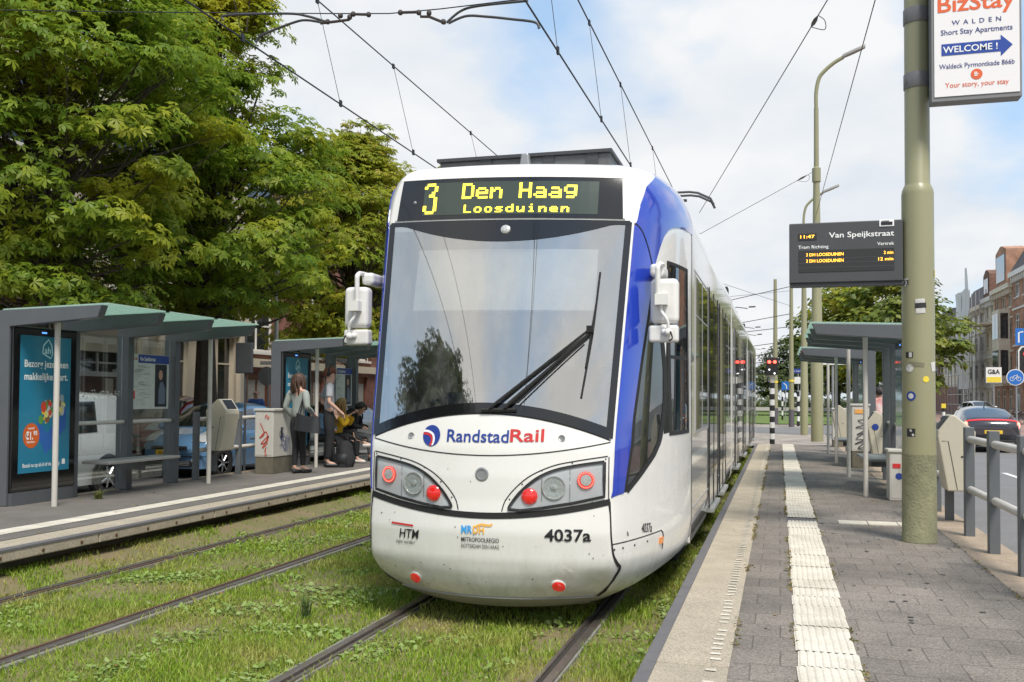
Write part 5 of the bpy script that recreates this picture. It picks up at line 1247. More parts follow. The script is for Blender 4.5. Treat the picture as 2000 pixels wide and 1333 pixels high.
for k in range(5):
    p0 = (r.uniform(.05, .5), r.uniform(.05, .6)); scribble(mb, F2, [(p0[0] + r.uniform(-.12, .12), p0[1] + r.uniform(-.14, .14)) for _ in range(6)], .010, .004)
mb.build('graffiti', mat('spray_blue', (.10, .12, .28), .6), c, recalc=False)
MB().ab((-6.365, 14.98, ZP + .62), (-6.35, 15.03, ZP + .80)).build('handle', INK, c)
t, c = cabinet('white utility cabinet with black curly graffiti between the right shelter posts', 3.47, 3.80, 19.9, 20.5, ZP, 1.27, .33)
mb = MB(); F3 = lambda u, v, o: (3.47 + u, 19.888 - o, ZP + .36 + v)
scribble(mb, F3, [(.27, .72), (.24, .55), (.30, .60), (.12, .58), (.22, .50), (.08, .44), (.27, .42), (.10, .30), (.24, .34), (.08, .22), (.22, .20), (.06, .12), (.24, .16), (.12, .04), (.28, .06), (.2, .0), (.12, .03)], .014, .004)
mb.build('graffiti', SPRAYK, c, recalc=False); MB().ab((3.53, 19.884, ZP + 1.08), (3.70, 19.894, ZP + 1.16)).build('sticker', mat('sticker_orange', (.75, .35, .08), .5), c)
t, c = cabinet('low pale cabinet with stickers standing behind the big olive pole', 3.52, 3.84, 13.72, 14.1, ZP, .69, 0)
MB().ab((3.56, 13.71, ZP + .44), (3.66, 13.72, ZP + .50)).build('sticker', INKRED, c); MB().lathe((3.64, 13.716, ZP + .33), [(.045, 0), (.045, .004), (.001, .005)], 16, Matrix.Rotation(R(90), 3, 'X')).build('sticker', INKBLUE, c)
cabinet('plain grey cabinet beside the lamp pole at the far end of the right platform', 3.55, 3.95, 28.4, 29.0, ZP, 1.1, .2)

# ---------------------------------------------------------------- big olive pole with signs
OLIVE = mat('olive_paint', (.275, .265, .150), .45, var=.3, vscale=1.6, col2=(.215, .205, .115), coat=.15); OLIVER = mat('olive_rough', (.25, .245, .145), .8, var=.6, vscale=14, bump=.9, bscale=45, col2=(.16, .155, .09)); BAND = mat('pole_band', (.23, .22, .22), .5, metal=.4, var=.3)
px, py = 3.39, 9.9
pole = thing('tram_pole', 'thick olive green tram pole with stickers and two signs on the right platform', 'pole', (px, py, ZP))
MB().lathe((px, py, ZP), [(.163, 0), (.163, .01), (.158, .02), (.155, .82), (.158, .83), (.158, .84)], 40).build('pole_foot', OLIVER, pole, smooth=True)
MB().lathe((px, py, ZP), [(.155, .84), (.150, 1.2), (.147, 3.36), (.142, 3.40), (.125, 3.44), (.115, 3.46), (.112, 7.0), (.11, 9.0)], 40).build('pole_shaft', OLIVE, pole, smooth=True)
for z in (4.78, 5.42):
    MB().lathe((px, py, z - .075), [(.119, 0), (.122, .005), (.122, .145), (.119, .15)], 40).build('clamp_band', BAND, pole, smooth=True)
MB().ab((px + .1, py - .24, 4.6), (px + .16, py + .06, 5.6)).build('sign_bracket', GREYMET, pole)
# stickers on the shaft
def on_pole(a, z, r=.152): return lambda u, v, o=0.: (px + (r + o) * math.sin(a + u / r), py - (r + o) * math.cos(a + u / r), z + v)
def sticker(a, z, w, h, m, r=.1515, name='sticker', rot=0.):
    f = on_pole(a, z, r); mb = MB()
    def g(i, j):
        u, v = (i - .5) * w, (j - .5) * h; return f(u * math.cos(rot) - v * math.sin(rot), u * math.sin(rot) + v * math.cos(rot), .0012)
    mb.grid(g, 8, 1); return mb.build(name, m, pole, recalc=False)
def disc(a, z, rad, m, r=.1515, dz=.0012):
    f = on_pole(a, z, r); mb = MB(); mb.add([f(rad * math.cos(6.283 * i / 20), rad * math.sin(6.283 * i / 20), dz) for i in range(20)] + [f(0, 0, dz)], [(i, (i + 1) % 20, 20) for i in range(20)]); return mb.build('sticker', m, pole, recalc=False)
PAPER = mat('sticker_paper', (.62, .61, .57), .6, var=.5, vscale=30, col2=(.25, .25, .24)); STK = mat('sticker_black', (.02, .02, .02), .5, var=.3)
zt = lambda yp: at(1795, yp, y=py - .15).z
fz = on_pole(-.93, zt(551)); n93 = sticker(-.93, zt(551) + .005, .06, .075, PAPER); mb = MB(); letters(mb, '93', .075, lambda u, v: fz(u, v - .025, .003), bold=.02, center=True); mb.build('number', STK, n93, recalc=False)
sticker(.0, zt(598), .085, .14, PAPER, rot=.05); sticker(.02, zt(597), .10, .05, STK, r=.1522, rot=.05); sticker(-.70, zt(693), .075, .055, STK); sticker(-.62, zt(693), .03, .045, PAPER, r=.1522)
disc(-.68, zt(719), .038, PAPER); sticker(.95, zt(716), .075, .09, PAPER, rot=.2); disc(.32, zt(741), .030, mat('sticker_yellow', (.75, .58, .05), .5)); disc(-.60, zt(774), .046, INKBLUE); disc(-.60, zt(774), .026, PAPER, dz=.0024); sticker(-.62, zt(846), .085, .08, STK); sticker(-.55, zt(846), .02, .07, PAPER, r=.1522, rot=.5)
sticker(1.25, zt(533), .03, .075, mat('sticker_yellow', (.75, .58, .05), .5)); sticker(-.25, zt(712), .14, .04, mat('olive_patch', (.19, .18, .11), .6, var=.3), rot=-.1)

# departure board
DB = thing('departure_board', 'dark grey electronic departure board with amber lines fixed to the olive pole', 'display board', (2.72, 9.88, 2.82))
BOARD = mat('board_grey', (.060, .062, .066), .5, var=.2); AMBER = mat('amber_led', (.9, .45, .05), .5, emit=((1, .45, .04), 1.3)); SCR = mat('screen_dark', (.028, .026, .024), .25)
MB().ab((2.19, 9.80, 2.825), (3.245, 9.96, 3.42)).build('board_case', BOARD, DB, bevel=.008)
MB().ab((2.2, 9.82, 2.79), (3.25, 9.94, 2.823)).build('bottom_rail', DARKMET, DB)
fB = lambda x, z: (lambda u, v: (x + u, 9.7965, z + v))
for w_, s_, x_, z_, k_, b_ in (('Van Speijkstraat', .075, 2.565, 3.265, .60, .012), ('Tram Richting', .045, 2.275, 3.165, .285, .008), ('Vertrek', .045, 3.01, 3.175, .155, .008)):
    mb = MB(); letters(mb, w_, s_, fB(x_, z_), width=k_, bold=b_); mb.build('lettering', INKWHITE, DB, recalc=False)
MB().ab((2.28, 9.795, 2.93), (3.165, 9.806, 3.145)).build('screen', SCR, DB); MB().ab((2.275, 9.795, 3.25), (2.45, 9.806, 3.315)).build('clock_screen', SCR, DB)
mb = MB()
for z in (3.06, 3.015, 2.97): mb.ab((2.28, 9.7935, z), (3.165, 9.797, z + .005))
mb.build('screen_divider', BOARD, DB)
mb = MB(); fs_ = lambda x, z: (lambda u, v: (x + u, 9.7925, z + v))
letters(mb, '11:47', .045, fs_(2.295, 3.268), width=.135, bold=.006); 
for z in (3.087, 3.025): letters(mb, '3 DH LOOSDUINEN', .043, fs_(2.35, z), width=.35, bold=.006)
letters(mb, '2 min', .043, fs_(3.07, 3.087), width=.085, bold=.006); letters(mb, '12 min', .043, fs_(3.02, 3.025), width=.135, bold=.006); mb.build('amber_lettering', AMBER, DB, recalc=False)
sy = MB().ab((3.03, 9.792, 3.355), (3.165, 9.80, 3.42)).build('tram_symbol', INKWHITE, DB, bevel=.004)
mb = MB().ab((3.045, 9.789, 3.368), (3.15, 9.793, 3.40)); mb.ab((3.05, 9.789, 3.405), (3.12, 9.793, 3.412)); mb.build('pictogram', INK, sy)

# lightbox sign
BZ = thing('hotel_sign', 'white lightbox sign with orange and blue lettering at the top of the olive pole', 'sign', (3.86, 9.65, 4.47))
MB().ab((3.475, 9.57, 4.47), (4.245, 9.73, 5.95)).build('sign_case', mat('sign_frame', (.20, .20, .20), .5), BZ, bevel=.006)
fc = MB().ab((3.50, 9.562, 4.515), (4.225, 9.60, 5.925)).build('sign_face', mat('sign_white', (.80, .78, .77), .35), BZ)
f = lambda z: (lambda u, v: (3.862 + u, 9.559, z + v))
ORG_ = mat('ink_orange', (.72, .12, .03), .4); NAVY = mat('ink_navy', (.02, .035, .19), .4)
mb = MB(); letters(mb, 'BizStay', .215, f(5.315), width=.66, center=True, bold=.016); mb.build('lettering', ORG_, fc, recalc=False)
mb = MB(); letters(mb, 'Your story, your stay', .068, f(4.595), width=.54, center=True, bold=.004); mb.add([(3.862 + .05 * math.cos(6.283 * i / 24), 9.559, 4.705 + .05 * math.sin(6.283 * i / 24)) for i in range(24)], [tuple(range(24))]); mb.build('lettering', ORG_, fc, recalc=False)
mb = MB(); letters(mb, 'B·', .055, lambda u, v: (3.862 + u, 9.556, 4.688 + v), center=True, bold=.02); mb.build('emblem_letter', INKWHITE, fc, recalc=False)
mb = MB(); letters(mb, 'WALDEN', .062, f(5.185), width=.42, center=True, bold=.008, spacing=1.9); mb.build('lettering', NAVY, fc, recalc=False); mb = MB(); letters(mb, 'Short Stay Apartments', .072, f(5.095), width=.61, center=True, bold=.006); mb.build('lettering', NAVY, fc, recalc=False); mb = MB(); letters(mb, 'Waldeck Pyrmontkade 866b', .066, f(4.775), width=.64, center=True, bold=.004)
mb.build('lettering', NAVY, fc, recalc=False)
mb = MB().add([(3.862 + u, 9.559, 4.955 + v) for u, v in ((-.30, -.055), (.205, -.055), (.205, -.10), (.305, .0), (.205, .10), (.205, .055), (-.30, .055))], [(0, 1, 2, 3, 4, 5, 6)]); ar = mb.build('arrow', mat('arrow_blue', (.015, .06, .32), .4), fc, recalc=False)
mb = MB(); letters(mb, 'WELCOME !', .085, lambda u, v: (3.575 + u, 9.556, 4.925 + v), width=.465, bold=.012); mb.build('lettering', INKWHITE, ar, recalc=False)

# ---------------------------------------------------------------- lamp poles, masts, signals
LAMPH = mat('lamp_head', (.28, .27, .25), .5)
def lamp(label, x, y, zb, H, r0, r1, zc, dxs, hd, grp='olive lamp poles along the right platform'):
    t = thing('street_lamp', label, 'street lamp', (x, y, zb), grp)
    MB().lathe((x, y, zb), [(r0, 0), (r0, 2.3), (r0 * .97, 2.32), (r1, zc - zb), (r1 * 1.35, zc - zb + .02), (r1 * 1.35, zc - zb + .45), (r1 * .8, zc - zb + .5), (r1 * .72, H - zb - 1.2)], 20).build('pole', OLIVE, t, smooth=True)
    P = [(x, y, H - 1.25), (x, y, H - .7), (x + .12 * dxs, y, H - .25), (x + .35 * dxs, y, H - .02), (x + .75 * dxs, y, H + .22), (x + 1.15 * dxs, y, H + .38)]
    MB().tube(P, r1 * .62, 10, smooth_pts=5).build('arm', OLIVE, t, smooth=True)
    mb = MB().slab(lambda a, b_, o: Vector((x + (1.12 + hd * a) * dxs, y + (b_ - .5) * .26 * math.sin(math.pi * (.12 + .8 * a)) ** .5, H + .36 + .26 * a * hd / .75 * .8 + o * (1 - (2 * b_ - 1) ** 2 * .6))), 10, 6, .12); mb.build('lamp_head', LAMPH, t, smooth=True)
    return t
lamp('taller olive lamp pole with curved arm just left of the departure board', 3.25, 31.67, ZP, 12.2, .19, .10, 8.6, .72, .95)
lamp('second olive lamp pole, smaller in the photo, behind the tall one', 3.18, 44.8, .05, 10.6, .17, .09, 7.6, .72, 1.0)
LEFTP = mat('galvanised', (.46, .45, .40), .5, metal=.2, var=.2)
t = thing('street_lamp', 'slim pale lamp post rising between the left trees beyond the near shelter', 'street lamp', (-11.35, 23.5, .12))
MB().lathe((-11.35, 23.5, .12), [(.085, 0), (.065, 2.5), (.05, 6.9)], 14).build('pole', LEFTP, t, smooth=True)
MB().tube([(-11.35, 23.5, 7.0), (-11.3, 23.5, 7.15), (-11.0, 23.4, 7.25), (-10.5, 23.3, 7.3)], .03, 8, smooth_pts=4).build('arm', LEFTP, t, smooth=True)
MB().ab((-10.6, 23.2, 7.25), (-10.0, 23.4, 7.34)).build('lamp_head', LAMPH, t, bevel=.03)
def mast(label, x, y, zb, H, r, foot=True):
    t = thing('catenary_mast', label, 'mast', (x, y, zb), 'olive catenary masts')
    MB().lathe((x, y, zb), [(r, 0), (r * .85, (H - zb) * .5), (r * .62, H - zb)], 16).build('shaft', OLIVE, t, smooth=True)
    if foot: MB().lathe((x, y, zb), [(r + .012, 0), (r + .012, 1.0), (r, 1.01)], 16).build('foot', mat('foot_grey', (.10, .09, .10), .7), t, smooth=True)
    MB().lathe((x, y, zb + 2.6), [(r + .004, 0), (r + .004, .12)], 16).build('band', mat('sticker_yellow', (.75, .58, .05), .5), t)
    return t
mast('thin olive mast left of the two lamp poles', 2.77, 56.9, .03, 8.6, .15); mast('olive mast whose top rises directly above the red tram signal', 1.86, 62, .05, 9.2, .16)
mast('olive mast standing on the left platform behind the tram', -5.9, 52, .3, 9, .15)
STW = mat('stripe_white', (.72, .71, .68), .5); STB = mat('stripe_black', (.015, .015, .016), .5)
def striped(t, x, y, z0, z1, r, n, start=1):
    for k in range(n):
        a, b_ = z0 + (z1 - z0) * k / n, z0 + (z1 - z0) * (k + 1) / n
        MB().lathe((x, y, a), [(r, 0), (r, b_ - a)], 14).build('stripe', STB if (k + start) % 2 else STW, t, smooth=True)
SIGR = mat('signal_red', (.8, .02, .015), .3, emit=((1, .05, .03), 4.)); SIGW = mat('signal_white', (.7, .7, .7), .3, emit=((1, 1, 1), 1.5))
def sig_z(yp, y): return at(1507, yp, y=y).z
t = thing('tram_signal', 'tram signal with two red lights on a striped post at the platform end', 'traffic light', (1.86, 33.4, .1)); z2 = sig_z(733, 33.4); z1 = sig_z(699, 33.4)
striped(t, 1.86, 33.4, .1, sig_z(748, 33.4), .085, 11); MB().lathe((1.86, 33.4, sig_z(748, 33.4)), [(.08, 0), (.08, .3)], 14).build('post_top', POSTW, t)
MB().ab((1.67, 33.22, z2), (2.05, 33.5, z1)).build('signal_head', STB, t, bevel=.02)
for k, (dx, dz, m) in enumerate(((-.09, .44, SIGR), (.09, .44, SIGR), (-.09, .18, SIGW), (.08, .05, SIGW))): MB().ball((1.86 + dx, 33.21, z2 + dz), .055 if k < 2 else .025, 10).build('signal_lamp', m, t, smooth=True)
# road signal at the right edge of the frame
t = thing('traffic_light', 'road traffic light with white-edged board and a lit red lamp at the right edge', 'traffic light', (10.25, 36, .05)); xs, ys = 10.25, 36
striped(t, xs + .02, ys, .05, 2.3, .075, 9); pb = [(-.28, .2), (-.18, .06), (.18, .06), (.28, .2), (.28, 1.06), (.18, 1.2), (-.18, 1.2), (-.28, 1.06)]
MB().prism([(xs + a, ys - .1, 2.32 + b_) for a, b_ in pb], (0, .03, 0)).build('backboard', STW, t); MB().prism([(xs + a * .84, ys - .115, 2.32 + .63 + (b_ - .63) * .92) for a, b_ in pb], (0, .2, 0)).build('signal_head', STB, t)
for k, m in enumerate((SIGR, STB, STB)): MB().lathe((xs, ys - .118, 3.25 - k * .32), [(.105, 0), (.1, .03), (.001, .05)], 18, Matrix.Rotation(R(90), 3, 'X')).build('signal_lamp', m, t, smooth=True)
SBLUE = mat('sign_blue', (.015, .14, .48), .4)
def round_sign(t, x, y, z, r): 
    MB().lathe((x, y, z), [(r, 0), (r, .02), (.001, .02)], 24, Matrix.Rotation(R(90), 3, 'X')).build('sign_rim', STW, t); return MB().lathe((x, y - .021, z), [(r * .9, 0), (r * .9, .006), (.001, .006)], 24, Matrix.Rotation(R(90), 3, 'X')).build('sign_plate', SBLUE, t)
t = thing('cycle_sign', 'round blue bicycle sign on a thin pole beside the right traffic light', 'road sign', (9.6, 34.6, .05)); MB().tube([(9.62, 34.6, .02), (9.62, 34.6, 2.75)], .03, 8).build('pole', GREYMET, t); rs_ = round_sign(t, 9.58, 34.55, 2.42, .27)
mb = MB()
for dx in (-.1, .1): ribbon(mb, [(dx + .065 * math.cos(a), .065 * math.sin(a) - .05) for a in np.linspace(0, 6.283, 14)], .014, lambda u, v, o: (9.58 + u, 34.517, 2.42 + v))
ribbon(mb, [(-.1, -.05), (-.03, .06), (.06, .06), (.1, -.05)], .016, lambda u, v, o: (9.58 + u, 34.517, 2.42 + v)); ribbon(mb, [(.0, -.05), (.06, .06), (.05, .1)], .016, lambda u, v, o: (9.58 + u, 34.517, 2.42 + v)); mb.build('bicycle_symbol', STW, rs_, recalc=False)
q = at(1992, 658, y=52); t = thing('direction_sign', 'square blue direction sign cut by the right edge above the traffic light', 'road sign', (q.x, 52, .1)); MB().tube([(q.x + .3, 52.05, .1), (q.x + .3, 52.05, q.z + .6)], .05, 8).build('pole', GREYMET, t); pl = MB().ab((q.x - .2, 52, q.z - .42), (q.x + .9, 52.03, q.z + .42)).build('sign_plate', SBLUE, t)
mb = MB(); ribbon(mb, [(-.05, -.3), (-.05, .2), (.15, .25)], .07, lambda u, v, o: (q.x + u, 51.995, q.z + v)); mb.build('arrow', STW, pl, recalc=False)
q = at(1941, 733, y=80); t = thing('site_sign', 'white and yellow building site sign on a pole before the scaffold', 'sign', (q.x, 80, .1)); pl = MB().ab((q.x - .55, 80, q.z - .6), (q.x + .55, 80.05, q.z + .6)).build('sign_plate', STW, t); MB().tube([(q.x, 80.1, .1), (q.x, 80.1, q.z)], .05, 8).build('pole', GREYMET, t)
MB().ab((q.x - .5, 79.98, q.z - .55), (q.x + .5, 79.997, q.z - .15)).build('yellow_band', mat('sticker_yellow', (.75, .58, .05), .5), pl); mb = MB(); letters(mb, 'G&A', .5, lambda u, v: (q.x + u, 79.99, q.z + .08 + v), width=.85, center=True, bold=.03); mb.build('lettering', INK, pl, recalc=False)
q = at(1843, 812, y=62); t = thing('striped_bollard', 'short black and white bollard with yellow top across the right road', 'bollard', (q.x, 62, .02)); striped(t, q.x, 62, .02, 1.15, .09, 5); MB().ab((q.x - .12, 61.9, 1.15), (q.x + .12, 62.1, 1.42)).build('beacon', mat('sticker_yellow', (.75, .58, .05), .5), t)
# small signs beyond the crossing
q = at(1534, 754, y=70); t = thing('lane_sign', 'small blue square arrow sign on a thin pole beyond the crossing', 'road sign', (q.x, 70, .05)); MB().tube([(q.x, 70.03, .05), (q.x, 70.03, q.z)], .035, 8).build('pole', GREYMET, t); pl = MB().ab((q.x - .26, 69.98, q.z - .3), (q.x + .26, 70.0, q.z + .3)).build('sign_plate', SBLUE, t)
mb = MB(); ribbon(mb, [(.08, -.22), (.08, .02), (-.04, .12), (-.12, .18)], .06, lambda u, v, o: (q.x + u, 69.975, q.z + v)); mb.build('arrow', STW, pl, recalc=False)
q = at(1559, 725, y=58); t = thing('street_name_sign', 'dark blue street name plate above a striped post between the olive poles', 'street sign', (q.x, 58, .05)); striped(t, q.x, 58, .05, at(1559, 765, y=58).z, .08, 7); MB().tube([(q.x, 58, 2.0), (q.x, 58, q.z)], .03, 8).build('pole', GREYMET, t); pl = MB().ab((q.x - .35, 57.97, q.z - .13), (q.x + .38, 58.0, q.z + .13)).build('name_plate', INKBLUE, t); mb = MB(); letters(mb, 'Van Speijkstraat', .12, lambda u, v: (q.x + u, 57.96, q.z - .04 + v), width=.6, center=True); mb.build('lettering', STW, pl, recalc=False); MB().ab((q.x - .22, 57.9, q.z - .75), (q.x + .2, 58.0, q.z - .35)).build('box_sign', STW, t)
q = at(1528, 790, y=74); t = thing('striped_post', 'thin black and white striped post left of the small blue arrow sign', 'post', (q.x, 74, .05)); striped(t, q.x, 74, .05, 2.5, .07, 7); MB().ab((q.x - .3, 73.9, 2.5), (q.x + .1, 74, 2.75)).build('signal_head', STB, t)
q = at(1622, 675, y=36); t = thing('info_sign', 'white and blue sign board showing between the right shelter roofs', 'sign', (3.9, 36, .09)); MB().tube([(3.95, 36.05, .09), (3.95, 36.05, 3.9)], .04, 8).build('pole', GREYMET, t); MB().ab((3.5, 35.98, 2.9), (4.5, 36.02, 3.45)).build('sign_plate', STW, t); MB().ab((3.42, 35.97, 3.55), (4.2, 36.0, 3.8)).build('blue_plate', SBLUE, t)
# back of a sign and a no-entry disc on the left street
p0 = at(521, 735, y=24); t = thing('road_sign', 'round road sign seen from the back in front of the brick flats', 'road sign', (p0.x, 24, .1)); MB().tube([(p0.x + .06, 24, .1), (p0.x + .06, 24, 2.45)], .03, 8).build('pole', GREYMET, t); MB().lathe((p0.x, 24.0, p0.z), [(.27, 0), (.27, .015), (.001, .016)], 20, Matrix.Rotation(R(90), 3, 'X')).build('sign_plate', GREYMET, t); MB().ab((p0.x - .2, 23.98, p0.z + .32), (p0.x + .2, 24.0, p0.z + .42)).build('sub_plate', STW, t)
p0 = at(480, 700, y=17.5); t = thing('parking_signal', 'dark rectangular sign box seen from the back on a thin pole by the road', 'road sign', (p0.x, 17.5, 0)); MB().tube([(p0.x, 17.5, 0), (p0.x, 17.5, p0.z + .5)], .025, 8).build('pole', DARKMET, t); MB().ab((p0.x - .2, 17.42, p0.z - .32), (p0.x + .2, 17.48, p0.z + .32)).build('sign_box', DARKMET, t, bevel=.02)

# ---------------------------------------------------------------- overhead wires
WIRE = mat('wire', (.025, .025, .027), .5, metal=.3); INSUL = mat('insulator', (.06, .045, .04), .4); ROD = mat('pull_rod', (.075, .075, .075), .5, metal=.3)
def line(mb, a, b_, r, sag=0., n=1, k=5):
    a, b_ = Vector(a), Vector(b_); mb.tube([a.lerp(b_, i / max(1, n)) - Vector((0, 0, sag * 4 * (i / n) * (1 - i / n))) for i in range(n + 1)], r, k, caps=False)
def catenary(label, xc, xm, zc, zm, drops):
    t = thing('overhead_line', label, 'tram wires', (xc, 10, zc), 'overhead lines above the two tracks')
    mb = MB(); line(mb, (xc, -30, zc), (xc, 140, zc), .010, 0, 1); mb.build('contact_wire', WIRE, t)
    mb = MB(); line(mb, (xm, -30, zm + .1), (xm, 140, zm - .15), .010, 0, 1); mb.build('messenger_wire', WIRE, t)
    for y in drops:
        z = zm + .1 - .25 * (y + 30) / 170; mb = MB(); line(mb, (xm, y, z), (xc, y + .05, zc), .004); mb.ab((xc - .012, y + .03, zc - .03), (xc + .012, y + .08, zc + .05)); mb.ab((xm - .012, y - .03, z - .04), (xm + .012, y + .03, z + .03)); mb.build('dropper', WIRE, t)
catenary('pair of wires with droppers above the empty left track', -3.30, -3.62, 5.40, 6.72, [6.2, 8.6, 10.9, 13.4, 17.2, 22, 27, 33, 40, 48])
catenary('pair of wires with droppers above the tram on the right track', -.20, -.36, 5.40, 6.68, [6.2, 7.9, 9.8, 12.4, 15.0, 19, 24, 30, 36, 44, 52])
def wire(label, pts, r=.007, ins=None, name='span_wire', sag=0.):
    t = thing(name, label, 'wire', tuple(pts[0]), None)
    mb = MB()
    for a, b_ in zip(pts, pts[1:]): line(mb, a, b_, r, sag, 8 if sag else 1)
    mb.build('cable', WIRE, t)
    if ins is not None:
        for k in ins:
            a = Vector(pts[0]).lerp(Vector(pts[1]), k); d = (Vector(pts[1]) - Vector(pts[0])).normalized(); MB().tube([a - d * .16, a - d * .05, a + d * .05, a + d * .16], [.012, .03, .03, .012], 8).build('insulator', INSUL, t)
            MB().tube([a - d * .2, a - d * .15 + Vector((.1, 0, -.06)), a + d * .02 + Vector((.14, 0, -.12)), a + d * .18], .006, 5, smooth_pts=4).build('loop', WIRE, t)
top = Vector((px, py, 7.05))
wire('upper stay wire from the olive pole sloping down left to the tram catenary', [top, Vector((.05, 25.5, 6.6))], .008, [.245])
wire('stay wire from the olive pole running back to the tall lamp pole', [top, Vector((3.25, 31.6, 7.6))], .008, [.14])
wire('span wire from the tall lamp pole across the tracks', [Vector((3.25, 31.67, 9.0)), Vector((-.4, 31.67, 7.1)), Vector((-5.9, 31.67, 8.6))], .008, [.12], sag=.0)
# the near span with its insulators and pull-off arms
sp0 = thing('span_support', 'near cross-span with insulators and curved pull-off arms above both tracks', 'wire support', (-1.8, 8.6, 5.7))
yS = 8.6
A = [at(0, 20, y=yS + .3), at(250, 24, y=yS + .3), at(640, 27, y=yS), at(760, 27, y=yS), at(860, 18, y=yS), at(1060, -6, y=yS - .1)]
mb = MB(); A2 = [A[0] + (A[0] - A[1]) * 1.2] + A + [A[-1] + (A[-1] - A[-2]) * 4]; 
for a, b_ in zip(A2, A2[1:]): line(mb, a, b_, .006)
mb.build('span_cable', WIRE, sp0)
for pts in ([(637, 43), (600, 32), (560, 27), (445, 30), (436, 40)], [(632, 45), (600, 40), (575, 44), (520, 65), (505, 74), (500, 84)]):
    MB().tube([at(a, b_, y=yS) for a, b_ in pts], .013, 8, smooth_pts=6).build('pull_off_arm', ROD, sp0, smooth=True)
for pts in ([(872, 45), (900, 22), (935, 12), (1020, 3), (1030, 3)], [(876, 46), (910, 32), (950, 33), (1000, 38), (1045, 44), (1053, 56)]):
    MB().tube([at(a, b_, y=yS) for a, b_ in pts], .013, 8, smooth_pts=6).build('pull_off_arm', ROD, sp0, smooth=True)
mb = MB().tube([at(626, 46, y=yS), at(660, 42, y=yS), at(682, 39, y=yS), at(686, 28, y=yS), at(722, 29, y=yS)], .014, 6); mb.build('insulator', INSUL, sp0)
mb = MB().tube([at(780, 25, y=yS), at(820, 24, y=yS), at(822, 33, y=yS), at(838, 33, y=yS), at(870, 46, y=yS)], .014, 6); mb.build('insulator', INSUL, sp0)
for a, b_ in ((640, 43), (665, 31), (683, 34), (690, 28), (720, 29), (782, 25), (818, 25), (838, 26), (866, 43)): MB().ball(at(a, b_, y=yS), .028, 8).build('clamp', INSUL, sp0)
def span(y, z0, z1, x0, x1, lab, r=None):
    r = .00036 * y
    t = thing('cross_span', lab, 'wire support', ((x0 + x1) / 2, y, z0)); mb = MB(); xm_ = -1.7; line(mb, (x0, y, z1), (xm_, y, z0), r); line(mb, (xm_, y, z0), (x1, y, z1), r); mb.build('cable', WIRE, t)
    for x in (-3.3, -.2): MB().tube([(x + .9, y, z0 - .05), (x + .4, y, z0 + .02), (x, y, z0 - .2)], .02, 6).build('pull_off_arm', ROD, t); MB().tube([(x + .95, y, z0 + .02), (x + 1.25, y, z0 + .03)], .035, 8).build('insulator', INSUL, t)
for k, (y, z0, z1) in enumerate(((44.8, 5.85, 6.9), (57, 5.8, 6.6), (62, 5.7, 6.2), (78, 5.6, 6.2), (95, 5.6, 6.2), (112, 5.5, 6.2))):
    span(y, z0, z1, -6, 2.9 if y != 44.8 else 3.2, ['cross-span at the second olive lamp pole', 'cross-span at the thin olive mast', 'cross-span at the mast above the red signal', 'fourth cross-span, beyond the junction road', 'fifth cross-span over the far verge', 'farthest cross-span before the park trees'][k])
wire('diagonal stay wire from the thin olive mast to the tracks', [Vector((2.77, 56.9, 7.9)), Vector((-.2, 47, 6.6))], .009); wire('second diagonal stay wire lower on the thin olive mast', [Vector((2.77, 56.9, 7.0)), Vector((-.4, 40, 6.5))], .009)
